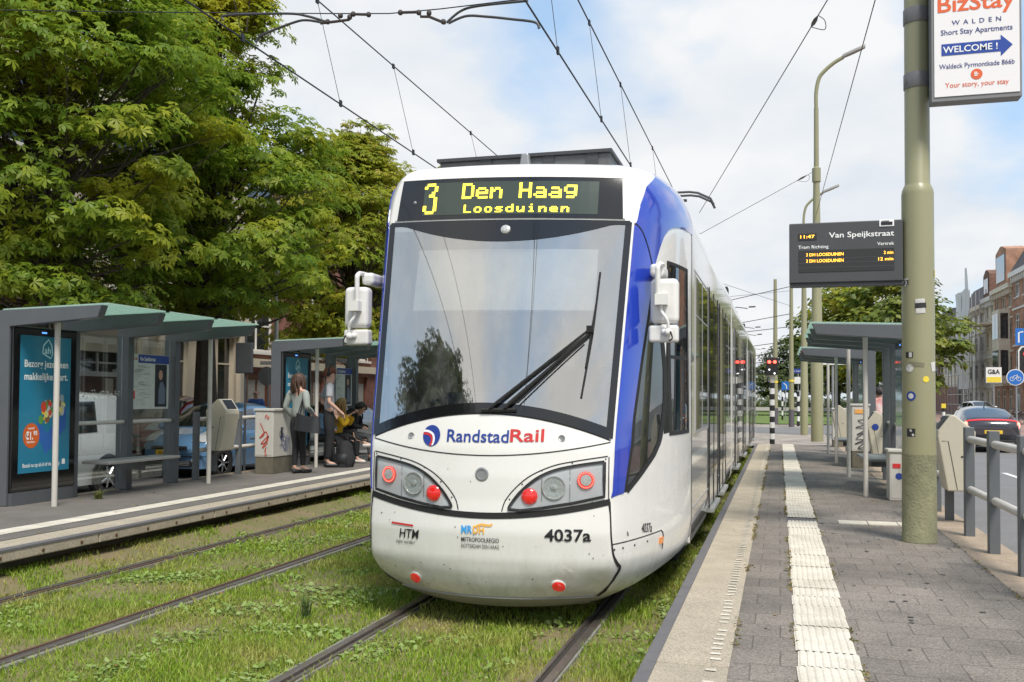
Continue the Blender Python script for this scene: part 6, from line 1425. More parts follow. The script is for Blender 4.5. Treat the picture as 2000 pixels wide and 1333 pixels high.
# ---------------------------------------------------------------- vehicles
TYRE = mat('tyre', (.015, .015, .016), .85); RIM = mat('wheel_rim', (.40, .41, .42), .3, metal=.8); CGLASS = mat('car_glass', (.015, .019, .02), .04, spec=.9, coat=1.); PLATE = mat('plate_yellow', (.75, .48, .03), .4)
HEADL = mat('headlight_glass', (.55, .57, .58), .12, coat=1., var=.5, vscale=25, col2=(.25, .26, .27)); TAILL = mat('tail_light', (.45, .01, .01), .2, coat=1., emit=((1, .03, .02), .25)); TAILON = mat('tail_light_on', (.9, .1, .08), .2, emit=((1, .12, .08), 3.))
def car(name, label, cat, loc, rz, L_, W, H, prof, paint, belt=.92, wind=(.22, .38), rearw=(.82, .95), side=(.27, .86), pillars=(.55,), wheels=(.17, .80), wr=.30, plate=None, front='round', roofw=.74, tail=TAILL, glassside=True):
    t = thing(name, label, cat)
    T = [p[0] for p in prof]; Z = [p[1] for p in prof]
    def pt(t_, s, off=0.):
        sg = -1 if s < 0 else 1; a = abs(s)
        def q(t_, a):
            zt_ = float(np.interp(t_, T, Z)); zb_ = min(zt_ - .03, float(np.interp(t_, [0, .2, .5, .8, 1], [belt - .22, belt - .02, belt, belt + .03, belt])))
            hw = W / 2 * float(np.interp(t_, [0, .04, .12, .25, .8, .94, 1], [.80, .90, .97, 1, 1, .95, .86]))
            k = max(0, min(1, (zt_ - zb_) / (H - belt))); w_r = hw * (.90 * (1 - k) + roofw * k); w_b = hw * .965
            if a <= .4: f = a / .4; x, z = w_r * f, zt_ - (.03 + .05 * k) * f ** 2.6
            elif a <= .65: f = (a - .4) / .25; x, z = w_r + (w_b - w_r) * f ** .9, (zt_ - .03 - .05 * k) + (zb_ - zt_ + .03 + .05 * k) * f
            else: f = (a - .65) / .35; x = w_b + hw * (.035 * math.sin(math.pi * min(1, f * 1.3)) - .07 * max(0, f - .6) / .4); z = zb_ + (.2 - zb_) * f
            y = -L_ / 2 + L_ * t_; e = x / (W / 2)
            y += .26 * e * e * max(0, 1 - t_ / .10) - .20 * e * e * max(0, 1 - (1 - t_) / .08)
            return Vector((x, y, z))
        p = q(t_, a)
        if off:
            e = .004; n = (q(min(1, t_ + e), a) - q(max(0, t_ - e), a)).cross(q(t_, min(1, a + e)) - q(t_, max(0, a - e)))
            if n.length > 1e-9:
                n.normalize(); c = Vector((0, p.y * .6, .5)); 
                if n.dot(p - c) < 0: n = -n
                p = p + n * off
        return Vector((p.x * sg, p.y, p.z))
    mb = MB(); na, nb = 56, 44; mb.grid(lambda a, b_: pt(a, -1 + 2 * b_), na, nb)
    for i in (0, na): mb.f.append(tuple(i * (nb + 1) + j for j in range(nb + 1))); mb.mi.append(0)
    body_ = mb.build('body', paint, t, smooth=True, auto=45)
    def patch(nm, t0, t1, s0, s1, m, par=None, off=.006, n=(10, 8)):
        return MB().slab(lambda a, b_, o: pt(t0 + (t1 - t0) * a, s0 + (s1 - s0) * b_, .001 + o), n[0], n[1], off).build(nm, m, par or t, smooth=True)
    patch('windscreen', wind[0], wind[1], -.37, .37, CGLASS, n=(8, 16))
    if rearw: patch('rear_window', rearw[0], rearw[1], -.34, .34, CGLASS, n=(8, 16))
    if glassside:
        cuts = [side[0], *pillars, side[1]]
        for a, b_ in zip(cuts, cuts[1:]):
            for sg in (-1, 1):
                def fs(u, v, o, a=a, b_=b_, sg=sg):
                    tt = a + .008 + (b_ - a - .016) * u; lo = .435; zt_ = float(np.interp(tt, T, Z)); k = max(0, min(1, (zt_ - belt - .05) / (H - belt - .05)))
                    return pt(tt, sg * (.64 - (.64 - lo) * v), .001 + o)
                MB().slab(fs, 8, 6, .006).build('side_window', CGLASS, t, smooth=True)
    for tw in wheels:
        y = -L_ / 2 + L_ * tw
        for sg in (-1, 1):
            xo = sg * (W / 2 - .085); M_ = Matrix.Rotation(sg * R(90), 3, 'Y')
            w_ = MB().lathe((xo, y, wr), [(wr * .62, -.09), (wr * .95, -.10), (wr, -.07), (wr, .07), (wr * .95, .10), (wr * .66, .098), (wr * .64, .085)], 26, M_).build('wheel', TYRE, t, smooth=True)
            mb = MB().lathe((xo, y, wr), [(wr * .64, .085), (wr * .60, .07), (wr * .2, .085), (.001, .09)], 26, M_); 
            for k in range(7):
                an = 6.283 * k / 7; mb.tube([(xo + sg * .088, y + math.cos(an) * .05, wr + math.sin(an) * .05), (xo + sg * .09, y + math.cos(an) * wr * .6, wr + math.sin(an) * wr * .6)], .018, 5)
            mb.build('rim', RIM, w_, smooth=True)
            mb = MB().lathe((sg * (W / 2 - .20), y, wr + .02), [(.001, .165), (wr * 1.14, .165), (wr * 1.16, .21), (wr * 1.18, .20)], 26, M_); mb.build('wheel_arch', RUBBER, t, smooth=True)
    yF, yR = -L_ / 2, L_ / 2
    if front == 'round':
        for sg in (-1, 1): 
            patch('headlight', .030, .165, sg * .26, sg * .60, HEADL, off=.012)
            MB().lathe((sg * W * .33, yF + .075, .38), [(.06, 0), (.055, .02), (.001, .03)], 14, Matrix.Rotation(R(90), 3, 'X')).build('fog_lamp', HEADL, t, smooth=True)
            m = MB().ball((sg * (W / 2 + .09), yF + L_ * (wind[0] + .055), belt + .09), .105, 12, (1, .6, .72)).build('door_mirror', paint, t, smooth=True)
        MB().ab((-W * .24, yF - .006, .585), (W * .24, yF + .06, .655)).build('grille', RUBBER, t, bevel=.02); MB().ab((-W * .30, yF - .010, .25), (W * .30, yF + .1, .37)).build('lower_grille', RUBBER, t, bevel=.03)
        mb = MB()
        for z in (.28, .31, .34): mb.ab((-W * .29, yF - .016, z), (W * .29, yF + .02, z + .010))
        mb.build('grille_bar', GREYMET, t); MB().ball((0, yF + .03, .69), .04, 10, (1, .5, .6)).build('badge', CHROME, t, smooth=True)
        MB().ab((-W * .49, yF + .13, .44), (W * .49, yF + .16, .455)).build('bumper_strip', RUBBER, t)
    if plate:
        end, s_, z = plate; y = yF - .028 if end < 0 else yR + .012
        p_ = MB().ab((-.26, y - .008, z), (.26, y + .012, z + .11)).build('number_plate', PLATE, t, bevel=.006)
        if s_:
            d = -1 if end < 0 else 1; mb = MB(); letters(mb, s_, .095, lambda u, v: (-d * -u if end < 0 else -u, y - .011 if end < 0 else y + .015, z + .02 + v), width=.40, center=True, bold=.01); mb.build('plate_lettering', INK, p_, recalc=False)
    for sg in (-1, 1):
        patch('tail_lamp', .955, .995, sg * .50, sg * .70, tail, off=.012)
        MB().ab((sg * (W / 2 + .005), yF + L_ * .44, belt - .17), (sg * (W / 2 - .03), yF + L_ * .49, belt - .14)).build('door_handle', CHROME if name != 'parked_van' else INK, t)
        mb = MB(); f = lambda u, v, o, sg=sg: pt(u, sg * v, .004)
        for u in (side[0] + .005, pillars[0] if pillars else .55): ribbon(mb, [(u, .66), (u, .8), (u, .95)], .002, f)
        mb.build('door_gap', RUBBER, t)
    t.location = loc; t.rotation_euler = (0, 0, rz); ORG[t.name] = Vector(loc); return t, pt
PB = mat('paint_blue', (.13, .27, .46), .2, metal=.1, coat=1., var=.12, vscale=2); PSIL = mat('paint_silver', (.62, .63, .64), .3, metal=.1, coat=.6); PRED = mat('paint_red', (.26, .025, .03), .2, coat=1.); PDK = mat('paint_dark', (.045, .045, .055), .16, metal=.4, coat=1.); PGR = mat('paint_grey', (.16, .17, .17), .3, metal=.3, coat=.8)
MICRA = [(0, .60), (.03, .76), (.08, .86), (.23, 1.0), (.31, 1.22), (.40, 1.44), (.52, 1.53), (.70, 1.50), (.82, 1.38), (.90, 1.12), (.96, .98), (1, .80)]
car('parked_car', 'light blue small hatchback with round headlights parked behind the near left shelter', 'car', (-9.58, 18.15, 0), 0, 3.75, 1.66, 1.53, MICRA, PB, plate=(-1, '55-ZG-XX', .47), wind=(.235, .40), rearw=(.83, .93), side=(.29, .86), wr=.30)
VAN = [(0, .70), (.03, .88), (.09, .98), (.20, 1.10), (.27, 1.36), (.36, 1.64), (.45, 1.72), (.7, 1.74), (.93, 1.72), (.99, 1.66), (1, 1.5)]
car('parked_van', 'silver grey delivery van parked behind the blue advertising poster', 'van', (-9.62, 12.35, -.02), 0, 3.95, 1.70, 1.74, VAN, PSIL, belt=1.02, wind=(.205, .37), rearw=None, side=(.42, .745), pillars=(), roofw=.86, wr=.31)
car('parked_car', 'dark red car whose bonnet and headlight show behind the blue hatchback', 'car', (-12.35, 20.4, .12), 0, 3.8, 1.66, 1.55, MICRA, PRED, plate=(-1, '', .47), wind=(.235, .40), rearw=(.83, .93), side=(.29, .86))
HATCH = [(0, .62), (.03, .78), (.09, .88), (.26, 1.0), (.34, 1.2), (.44, 1.42), (.58, 1.48), (.78, 1.42), (.90, 1.14), (.97, 1.02), (1, .85)]
car('parked_car', 'dark grey car parked behind the blue hatchback, roof showing over the railing', 'car', (-9.55, 23.2, 0), 0, 4.2, 1.72, 1.48, HATCH, PGR, wind=(.27, .43), rearw=(.80, .92), side=(.31, .85))
PRI = [(0, .58), (.03, .74), (.10, .84), (.24, .98), (.34, 1.22), (.46, 1.44), (.56, 1.47), (.72, 1.40), (.88, 1.18), (.96, 1.06), (.985, 1.0), (1, .86)]
c, pt_ = car('passenger_car', 'dark hybrid hatchback with lit red tail lights driving away on the right road', 'car', (8.2, 35.2, 0), R(180), 4.5, 1.78, 1.47, PRI, PDK, wind=(.26, .45), rearw=(.70, .93), side=(.33, .88), plate=(1, '', .60), tail=TAILON, wr=.32, roofw=.70)
ORG[c.name] = Vector((0, 0, 0)); c.location = (0, 0, 0); c.rotation_euler = (0, 0, 0)
MB().slab(lambda a, b_, o: pt_(.962 + .014 * b_, -.5 + a, .001 + o), 20, 2, .014).build('light_bar', TAILL, c, smooth=True)
MB().ab((-.72, 2.10, .22), (.72, 2.262, .42)).build('rear_diffuser', RUBBER, c, bevel=.03); MB().ab((-.6, 2.25, .30), (.6, 2.275, .33)).build('diffuser_strip', GREYMET, c)
MB().tube([(0, .8, 1.42), (0, .92, 1.56)], [.018, .005], 6).build('aerial', RUBBER, c); MB().ab((-.55, 2.18, .55), (.55, 2.255, .80)).build('tailgate_recess', PDK, c, bevel=.02)
c.location = (8.6, 35.2, 0); c.rotation_euler = (0, 0, R(180))
q = at(1922, 812, y=80); car('parked_car', 'silver estate car parked across the road beyond the dark hatchback', 'car', (q.x, 82, .1), R(14), 4.4, 1.75, 1.55, HATCH, PSIL, wind=(.27, .43), rearw=(.80, .92), side=(.31, .85))
# bicycles parked in a row on the right pavement
BIKE = mat('bike_black', (.02, .02, .022), .4); BIKEC = mat('bike_cream', (.55, .50, .40), .4)
def bicycle(label, loc, rz, fm):
    t = thing('bicycle', label, 'bicycle', (0, 0, 0), 'bicycles parked along the right pavement')
    for y in (-.53, .53):
        w = MB(); P = [(0, y + .34 * math.cos(a), .34 + .34 * math.sin(a)) for a in np.linspace(0, 6.283, 25)]; w.tube(P, .018, 6, caps=False); wo_ = w.build('wheel', TYRE, t, smooth=True)
        w = MB()
        for k in range(12): a = 6.283 * k / 12; w.tube([(0, y, .34), (0, y + .33 * math.cos(a), .34 + .33 * math.sin(a))], .003, 3)
        w.build('spokes', GREYMET, wo_)
    f = MB(); BB = (0, -.05, .30); ST = (0, .14, .82); HT = (0, -.40, .86); HB = (0, -.44, .68)
    for a, b_ in ((BB, ST), (ST, HT), (BB, HB), (HT, HB), (BB, (0, .53, .34)), (ST, (0, .53, .34)), (HB, (0, -.53, .34)), (HT, (0, -.37, 1.0))): f.tube([a, b_], .018, 6)
    f.build('frame', fm, t, smooth=True); MB().ball((0, .18, .90), .10, 10, (.8, 1.3, .45)).build('saddle', BIKE, t, smooth=True); MB().tube([(-.28, -.25, 1.02), (-.2, -.36, 1.03), (0, -.38, 1.0), (.2, -.36, 1.03), (.28, -.25, 1.02)], .015, 6, smooth_pts=3).build('handlebar', BIKE, t, smooth=True); MB().ab((-.07, .35, .72), (.07, .75, .74)).build('carrier', BIKE, t)
    t.location = loc; t.rotation_euler = (0, 0, rz); return t
q = at(1950, 820, y=66)
bk = bicycle('cream framed bicycle at the left end of the parked row', (q.x, 66, .1), R(60), BIKEC)
for k, lab in enumerate(('black bicycle second in the parked row, beside the cream one', 'black bicycle third in the parked row', 'black bicycle at the right end of the parked row, cut by the signal post')):
    o = copy_tree(bk, (q.x + .75 * (k + 1), 66.3 + .3 * k, .1), R(55 + 9 * k), lab)
    for ch in o.children:
        if ch.name.startswith('frame'): ch.material_slots[0].link = 'OBJECT'; ch.material_slots[0].material = BIKE
q = at(1885, 815, y=100); o = copy_tree(bk, (q.x, 98, .1), R(75), 'far black bicycle leaning by the plank hoarding'); 
for ch in o.children:
    if ch.name.startswith('frame'): ch.material_slots[0].link = 'OBJECT'; ch.material_slots[0].material = BIKE
# ---------------------------------------------------------------- people
SKIN = mat('skin', (.50, .29, .20), .55, var=.15, vscale=20); SKIN2 = mat('skin_pale', (.58, .36, .27), .55, var=.15, vscale=20)
def skinned(name, chains, m, parent, sub=2, squash=None):
    """one continuous surface grown round a skeleton; chains = lists of (x, y, z, r), joined where points coincide"""
    bm = bmesh.new(); sk = bm.verts.layers.skin.verify(); K = {}; first = None
    def vert(p):
        k = tuple(round(c, 3) for c in p[:3])
        if k not in K:
            v = bm.verts.new(p[:3]); v[sk].radius = (p[3], p[3]); K[k] = v
        return K[k]
    for ch in chains:
        vs = [vert(p) for p in ch]
        if first is None: first = vs[0]
        for a, b_ in zip(vs, vs[1:]):
            if bm.edges.get((a, b_)) is None: bm.edges.new((a, b_))
    first[sk].use_root = True
    me = bpy.data.meshes.new(name); bm.to_mesh(me); bm.free()
    o = bpy.data.objects.new(name, me); COL.objects.link(o)
    md = o.modifiers.new('skin', 'SKIN'); md.use_smooth_shade = True; md.branch_smoothing = .6
    ss = o.modifiers.new('sub', 'SUBSURF'); ss.levels = sub; ss.render_levels = sub
    dg = bpy.context.evaluated_depsgraph_get(); dg.update(); m2 = bpy.data.meshes.new_from_object(o.evaluated_get(dg)); bpy.data.objects.remove(o)
    if squash:
        z0, z1, k, yc, xw = squash
        for v in m2.vertices:
            if z0 < v.co.z < z1 and abs(v.co.x) < xw:
                f = min(1, (v.co.z - z0) / .06, (z1 - v.co.z) / .06); v.co.y = yc + (v.co.y - yc) * (1 - (1 - k) * f)
    m2.polygons.foreach_set('use_smooth', [True] * len(m2.polygons)); m2.materials.clear(); m2.materials.append(m); m2.name = name
    ob = bpy.data.objects.new(name, m2); COL.objects.link(ob)
    if parent is not None: ob.parent = parent
    return ob
def L3(a, b_, t): return tuple(a[i] + (b_[i] - a[i]) * t for i in range(3))
def hand(wr, d, side, curl=.5, up_=(0, 0, 1)):
    """palm and five unequal bent fingers growing from the wrist along d"""
    d = Vector(d).normalized(); s = Vector(up_).cross(d)
    s = s.normalized() if s.length > .1 else Vector((1, 0, 0)); n = d.cross(s); w = Vector(wr); out_ = []
    p1 = w + d * .045; p2 = w + d * .08
    out_.append([(*w, .024), (*p1, .030), (*p2, .026)])
    for k, (off, ln) in enumerate(((-.028, .065), (-.010, .075), (.010, .072), (.027, .058))):
        b0 = p2 + s * off; m1 = b0 + d * ln * .5 - n * ln * .25 * curl; e = m1 + d * ln * .35 - n * ln * .55 * curl
        out_.append([(*p2, .026), (*b0, .0095), (*m1, .0085), (*e, .007)])
    b0 = w + d * .035 + s * .034 * side; e = b0 + d * .03 + s * .022 * side - n * .02; out_.append([(*p1, .030), (*b0, .012), (*e, .0095)]); return out_
def person(label, loc, rz, J, cloth, skin=SKIN, s=1., sq=.70):
    """J: joints in a frame facing +y. Returns the thing; cloth: dict of part materials"""
    t = thing('person', label, 'person')
    g = lambda k: J[k]
    pel, spi, che, nk, hd = g('pelvis'), g('spine'), g('chest'), g('neck'), g('head')
    fwd = Vector(J.get('look', (0, 1, 0))).normalized(); hv = Vector(hd); sid = Vector((0, 0, 1)).cross(fwd) * -1
    ch = [[(*pel, .115), (*spi, .11), (*che, .125), (*nk, .055), (*(hv + Vector((0, 0, -.055)) + fwd * .012), .066), (*(hv + Vector((0, 0, .01))), .092), (*(hv + Vector((0, 0, .065)) - fwd * .008), .078)]]
    ch.append([(*(hv + Vector((0, 0, -.055)) + fwd * .012), .066), (*(hv + fwd * .085 + Vector((0, 0, -.012))), .014)])
    for e in 'lr':
        sh, el, wr = g('shoulder_' + e), g('elbow_' + e), g('wrist_' + e)
        ch.append([(*che, .125), (*sh, .055), (*L3(sh, el, .5), .044), (*el, .037), (*L3(el, wr, .35), .036), (*wr, .024)])
        hp, kn, an, toe = g('hip_' + e), g('knee_' + e), g('ankle_' + e), g('toe_' + e)
        ch.append([(*pel, .115), (*hp, .085), (*L3(hp, kn, .5), .07), (*kn, .05), (*L3(kn, an, .3), .050), (*an, .033), (*toe, .026)])
        dd = J.get('hand_' + e, tuple(wr[i] - el[i] for i in range(3)))
        ch += hand(wr, dd, -1 if e == 'l' else 1, J.get('curl', .5))
    zs0 = pel[2] - .12; zs1 = che[2] + .12
    skinned('body', ch, skin, t, 2, (zs0, zs1, sq, spi[1], .16))
    for sg in (-1, 1):
        MB().ball(hv + sid * sg * .088 + Vector((0, 0, -.005)), .026, 8, (.5, .8, 1.15)).build('ear', skin, t, smooth=True); MB().ball(hv + fwd * .078 + sid * sg * .032 + Vector((0, 0, .018)), .011, 8).build('eye', STB, t, smooth=True)
    MB().ball(hv + fwd * .078 + Vector((0, 0, -.052)), .018, 8, (1.2, .5, .4)).build('mouth', mat('lips', (.38, .13, .11), .5), t, smooth=True)
    sl = cloth.get('sleeve', 1.); tp = [[(*L3(pel, spi, -.25 if not cloth.get('long') else -.42), .168), (*spi, .135), (*che, .146), (*L3(che, nk, .75), .085)]]
    for e in 'lr':
        sh, el, wr = g('shoulder_' + e), g('elbow_' + e), g('wrist_' + e); c = [(*che, .146), (*sh, .076), (*L3(sh, el, .55), .064)]
        c += ([(*el, .054), (*L3(el, wr, .5), .050), (*L3(el, wr, .92), .038)] if sl > .9 else [(*L3(sh, el, .80), .068)])
        tp.append(c)
    skinned('top', tp, cloth['top'], t, 2, (zs0 - .1, zs1 - .02, sq, spi[1], .15))
    tr = [[(*pel, .140), (*L3(pel, spi, .45), .128)]]; shoes = []
    for e in 'lr':
        hp, kn, an, toe = g('hip_' + e), g('knee_' + e), g('ankle_' + e), g('toe_' + e); k = cloth.get('leg', 1.)
        tr.append([(*pel, .140), (*hp, .102), (*L3(hp, kn, .5), .086 * k), (*kn, .066 * k), (*L3(kn, an, .35), .064 * k), (*L3(kn, an, .92), .046 * k)])
        a_ = Vector(an); to = Vector(toe); d = (to - a_); d.z = 0; d = d.normalized() if d.length > .01 else Vector((0, 1, 0)); base = min(an[2] - .055, toe[2])
        hl = Vector((an[0], an[1], an[2] - .045)) - d * .045
        skinned('shoe', [[(*hl, .040), (*(hl + d * .09), .042), (*(to - d * .05), .040), (*(to + d * .02), .028)]], cloth['shoe'], t, 2)
    skinned('trousers', tr, cloth['legs'], t, 2, (pel[2] - .08, spi[2], max(sq, .78), pel[1], .15))
    t.location = loc; t.rotation_euler = (0, 0, rz); t.scale = (s, s, s); ORG[t.name] = Vector(loc); return t, hv, fwd, sid
def hair(t, hv, fwd, m, long=0., vol=1., wave=0.):
    """cap of hair over the skull, long strands hang behind and beside the face"""
    r = random.Random(5); sid = Vector((0, 0, 1)).cross(fwd) * -1
    mb = MB(); c = hv + Vector((0, 0, .03)) - fwd * .018
    na, nb = 18, 20
    def f(a, b_):
        th = a * math.pi * .62; ph = 2 * math.pi * b_; d = Vector((math.sin(th) * math.cos(ph), math.sin(th) * math.sin(ph), math.cos(th)))
        fr = d.dot(fwd); rr = .112 * vol * (1 + .02 * math.sin(9 * ph + 4 * th)) 
        if fr > .35: rr *= 1 - .30 * max(0, (a - .52)) * 2.2
        return c + Vector((d.x * rr, d.y * rr, d.z * rr * 1.02 - (.0 if fr > .3 else .02 * a)))
    mb.grid(f, na, nb)
    if long:
        for k in range(34):
            ph = r.uniform(-2.35, 2.35); d = -fwd * math.cos(ph) + sid * math.sin(ph); p0 = c + d * .092 * vol + Vector((0, 0, r.uniform(-.01, .05))); l = long * r.uniform(.75, 1.05)
            pts = [p0, p0 + d * .022 + Vector((0, 0, -l * .35)), p0 + d * (.012 + wave * r.uniform(-.5, 1)) + sid * wave * r.uniform(-1, 1) + Vector((0, 0, -l * .7)), p0 + d * r.uniform(-.02, .02) + Vector((0, 0, -l))]
            mb.tube(pts, [.026, .008], 6, smooth_pts=3)
    hb = MB(); hb.v, hb.f, hb.mi = mb.v, mb.f, mb.mi
    me_o = thing_local(hb, 'hair', m, t); return me_o
def thing_local(mb, name, m, t, smooth=True, bevel=0):
    loc, rz, sc = t.location.copy(), t.rotation_euler.copy(), t.scale.copy(); o0 = ORG[root_of(t).name]; ORG[root_of(t).name] = Vector((0, 0, 0)); o = mb.build(name, m, t, smooth=smooth, bevel=bevel, auto=80); ORG[root_of(t).name] = o0; return o
def stand(h=1.7, **kw):
    J = dict(pelvis=(0, 0, .93), spine=(0, .015, 1.12), chest=(0, .0, 1.31), neck=(0, .005, 1.455), head=(0, .03, 1.565), shoulder_l=(-.165, 0, 1.385), shoulder_r=(.165, 0, 1.385), elbow_l=(-.215, -.03, 1.10), elbow_r=(.215, -.03, 1.10), wrist_l=(-.215, .08, .86), wrist_r=(.215, .08, .86),
             hip_l=(-.085, 0, .87), hip_r=(.085, 0, .87), knee_l=(-.085, .02, .48), knee_r=(.085, .02, .48), ankle_l=(-.085, -.02, .085), ankle_r=(.085, -.02, .085), toe_l=(-.10, .14, .035), toe_r=(.10, .14, .035)); J.update(kw); return J
BLKC = mat('cloth_black', (.012, .012, .014), .85, var=.4, vscale=14, col2=(.03, .03, .033)); SAGE = mat('cloth_sage', (.30, .33, .30), .85, var=.35, vscale=9, col2=(.20, .225, .20)); GREYT = mat('cloth_grey', (.36, .37, .39), .85, var=.3, vscale=8); YEL = mat('cloth_yellow', (.72, .42, .015), .85, var=.3, vscale=10); DENIM = mat('cloth_denim', (.12, .20, .31), .85, var=.4, vscale=14); GRTR = mat('cloth_charcoal', (.075, .078, .082), .85, var=.3)
LEATH = mat('leather_black', (.022, .023, .026), .42, var=.3, vscale=6); SNEAK = mat('sneaker_white', (.62, .58, .54), .6); HBR = mat('hair_brown', (.075, .038, .022), .55, var=.5, vscale=30); HRED = mat('hair_auburn', (.17, .055, .025), .55, var=.4, vscale=30); HBL = mat('hair_blonde', (.34, .20, .075), .55, var=.5, vscale=30); HDK = mat('hair_dark', (.02, .014, .011), .6)
# the woman with the handbag
J = stand(look=(.35, 1, 0), elbow_r=(.25, -.05, 1.12), wrist_r=(.22, .14, 1.02), elbow_l=(-.25, -.04, 1.12), wrist_l=(-.20, .12, .93), hip_l=(-.075, 0, .87), knee_l=(-.06, .02, .48), ankle_l=(-.035, -.03, .085), toe_l=(-.02, .13, .035), hip_r=(.09, 0, .87), knee_r=(.055, .06, .48), ankle_r=(.04, .10, .085), toe_r=(.07, .26, .035), curl=.8)
t, hv, fw2, sd2 = person('woman with brown hair and sage blouse standing with a black shoulder bag by the cabinet', (-6.04, 15.0, ZP), R(-14), J, dict(top=SAGE, legs=BLKC, shoe=LEATH, leg=.92), SKIN2, 1.03)
hair(t, hv, fw2, HBR, .27, 1.04, .02)
bag = thing('handbag', 'black leather shoulder bag hanging from the standing woman', 'bag', (-5.80, 14.93, 1.2))
def bagpt(a, b_, o):
    return Vector((-5.76 + (a - .5) * (.42 + .06 * (1 - b_)) , 14.86 - o * (1 - (2 * a - 1) ** 4 * .5) * (1.2 - .5 * b_), 1.08 + .29 * b_ - .03 * math.sin(math.pi * a) * b_ - .06 * a))
MB().slab(bagpt, 12, 8, .11).build('bag_body', LEATH, bag, smooth=True)
for dy in (.0, -.08): MB().tube([(-5.93, 14.87 + dy, 1.33), (-5.90, 14.90 + dy * .5, 1.55), (-5.865, 14.97, 1.755), (-5.83, 14.93 + dy * .4, 1.55), (-5.62, 14.87 + dy, 1.29)], .010, 6, smooth_pts=5).build('strap', LEATH, bag, smooth=True)
# the man with headphones
J = stand(look=(.5, 1, 0), chest=(0, -.01, 1.31), elbow_l=(-.235, -.10, 1.10), wrist_l=(-.17, .13, .95), hand_l=(.15, .35, -.75), elbow_r=(.23, -.02, 1.10), wrist_r=(.20, .16, .95), ankle_l=(-.09, -.03, .085), curl=.9)
t, hv, fw2, sd2 = person('man in grey T-shirt and black trousers with headphones, standing at the far shelter post', (-6.20, 16.5, ZP), R(-58), J, dict(top=GREYT, legs=BLKC, shoe=LEATH, sleeve=.5, leg=1.12), SKIN2, 1.13)
hair(t, hv, fw2, HRED, 0, 1.04)
mb = MB(); c = hv + Vector((0, 0, .02)); mb.tube([c + sd2 * .118 * math.cos(a) + Vector((0, 0, .135 * math.sin(a))) for a in np.linspace(0, math.pi, 12)], .012, 6)
for sg in (-1, 1): mb.ball(c + sd2 * sg * .112 + Vector((0, 0, -.01)), .042, 10, (.7, .8, 1.))
thing_local(mb, 'headphones', INK, t)
bp = thing('backpack', 'black backpack on the platform at the feet of the standing man', 'backpack', (-5.93, 16.75, ZP))
mb = MB(); mb.slab(lambda a, b_, o: Vector((-6.10 + .33 * a + .03 * math.sin(5 * b_), 16.70 + .05 * b_ - o * (.5 + .5 * math.sin(math.pi * a)) * (1.05 - .55 * b_ ** 2), ZP + .005 + .50 * b_ * (1 - .25 * (2 * a - 1) ** 2))), 12, 10, .22); mb.build('bag_body', BLKC, bp, smooth=True)
MB().slab(lambda a, b_, o: Vector((-6.05 + .23 * a, 16.52 - o * math.sin(math.pi * (.1 + .8 * a)) * math.sin(math.pi * (.1 + .8 * b_)), ZP + .04 + .22 * b_)), 8, 6, .07).build('front_pocket', LEATH, bp, smooth=True)
MB().tube([(-5.98, 16.74, ZP + .48), (-5.94, 16.74, ZP + .56), (-5.88, 16.74, ZP + .48)], .012, 6, smooth_pts=4).build('strap', BLKC, bp, smooth=True)
def sit(**kw):
    z = .53
    J = dict(pelvis=(0, 0, z), spine=(0, .03, z + .19), chest=(0, .05, z + .37), neck=(0, .07, z + .51), head=(0, .10, z + .62), shoulder_l=(-.16, .05, z + .45), shoulder_r=(.16, .05, z + .45), elbow_l=(-.21, .12, z + .20), elbow_r=(.21, .12, z + .20), wrist_l=(-.12, .32, z + .17), wrist_r=(.12, .32, z + .17),
             hip_l=(-.085, .03, z - .01), hip_r=(.085, .03, z - .01), knee_l=(-.10, .43, z - .02), knee_r=(.10, .43, z - .02), ankle_l=(-.10, .45, .085), ankle_r=(.10, .45, .085), toe_l=(-.11, .61, .035), toe_r=(.11, .61, .035)); J.update(kw); return J
J = sit(look=(-.35, 1, 0), wrist_l=(-.06, .34, .98), elbow_l=(-.2, .20, .76), wrist_r=(.04, .34, .95), elbow_r=(.21, .2, .74), knee_l=(-.06, .46, .62), ankle_l=(.16, .62, .40), toe_l=(.17, .78, .36), curl=1.)
t, hv, fw2, sd2 = person('blonde woman in yellow jumper sitting cross-legged on the far shelter bench', (-6.62, 17.72, ZP), R(-82), J, dict(top=YEL, legs=BLKC, shoe=SNEAK, long=1), SKIN2, 1.02)
hair(t, hv, fw2, HBL, .30, 1.03, .01)
J = sit(look=(.2, 1, -.2), chest=(0, .10, .88), neck=(0, .16, 1.0), head=(0, .22, 1.09))
t, hv, fw2, sd2 = person('person in black jacket and charcoal trousers sitting right of the yellow jumper', (-6.62, 18.42, ZP), R(-88), J, dict(top=BLKC, legs=GRTR, shoe=LEATH, long=1), SKIN, 1.0)
hair(t, hv, fw2, HDK, .05, 1.04)
bp2 = thing('backpack', 'black backpack worn on the back of the seated person in black', 'backpack', (-6.85, 18.42, ZP + .8))
MB().slab(lambda a, b_, o: Vector((-6.63 - o * math.sin(math.pi * (.08 + .84 * a)) * (1.1 - .4 * b_), 18.25 + .34 * a, ZP + .60 + .46 * b_)), 10, 8, .20).build('bag_body', LEATH, bp2, smooth=True)
for sg in (-1, 1): MB().tube([(-6.66, 18.42 + sg * .11, ZP + 1.03), (-6.56, 18.42 + sg * .12, ZP + 1.09), (-6.44, 18.42 + sg * .13, ZP + .95), (-6.52, 18.42 + sg * .15, ZP + .72)], .02, 6, smooth_pts=4).build('strap', BLKC, bp2, smooth=True)
t, hv, fw2, sd2 = person('seated person in blue denim jacket mostly hidden behind the man and the shelter post', (-6.72, 17.15, ZP), R(-85), sit(), dict(top=DENIM, legs=BLKC, shoe=LEATH, long=1), SKIN, 1.0)
hair(t, hv, fw2, HBR, .2, 1.03)
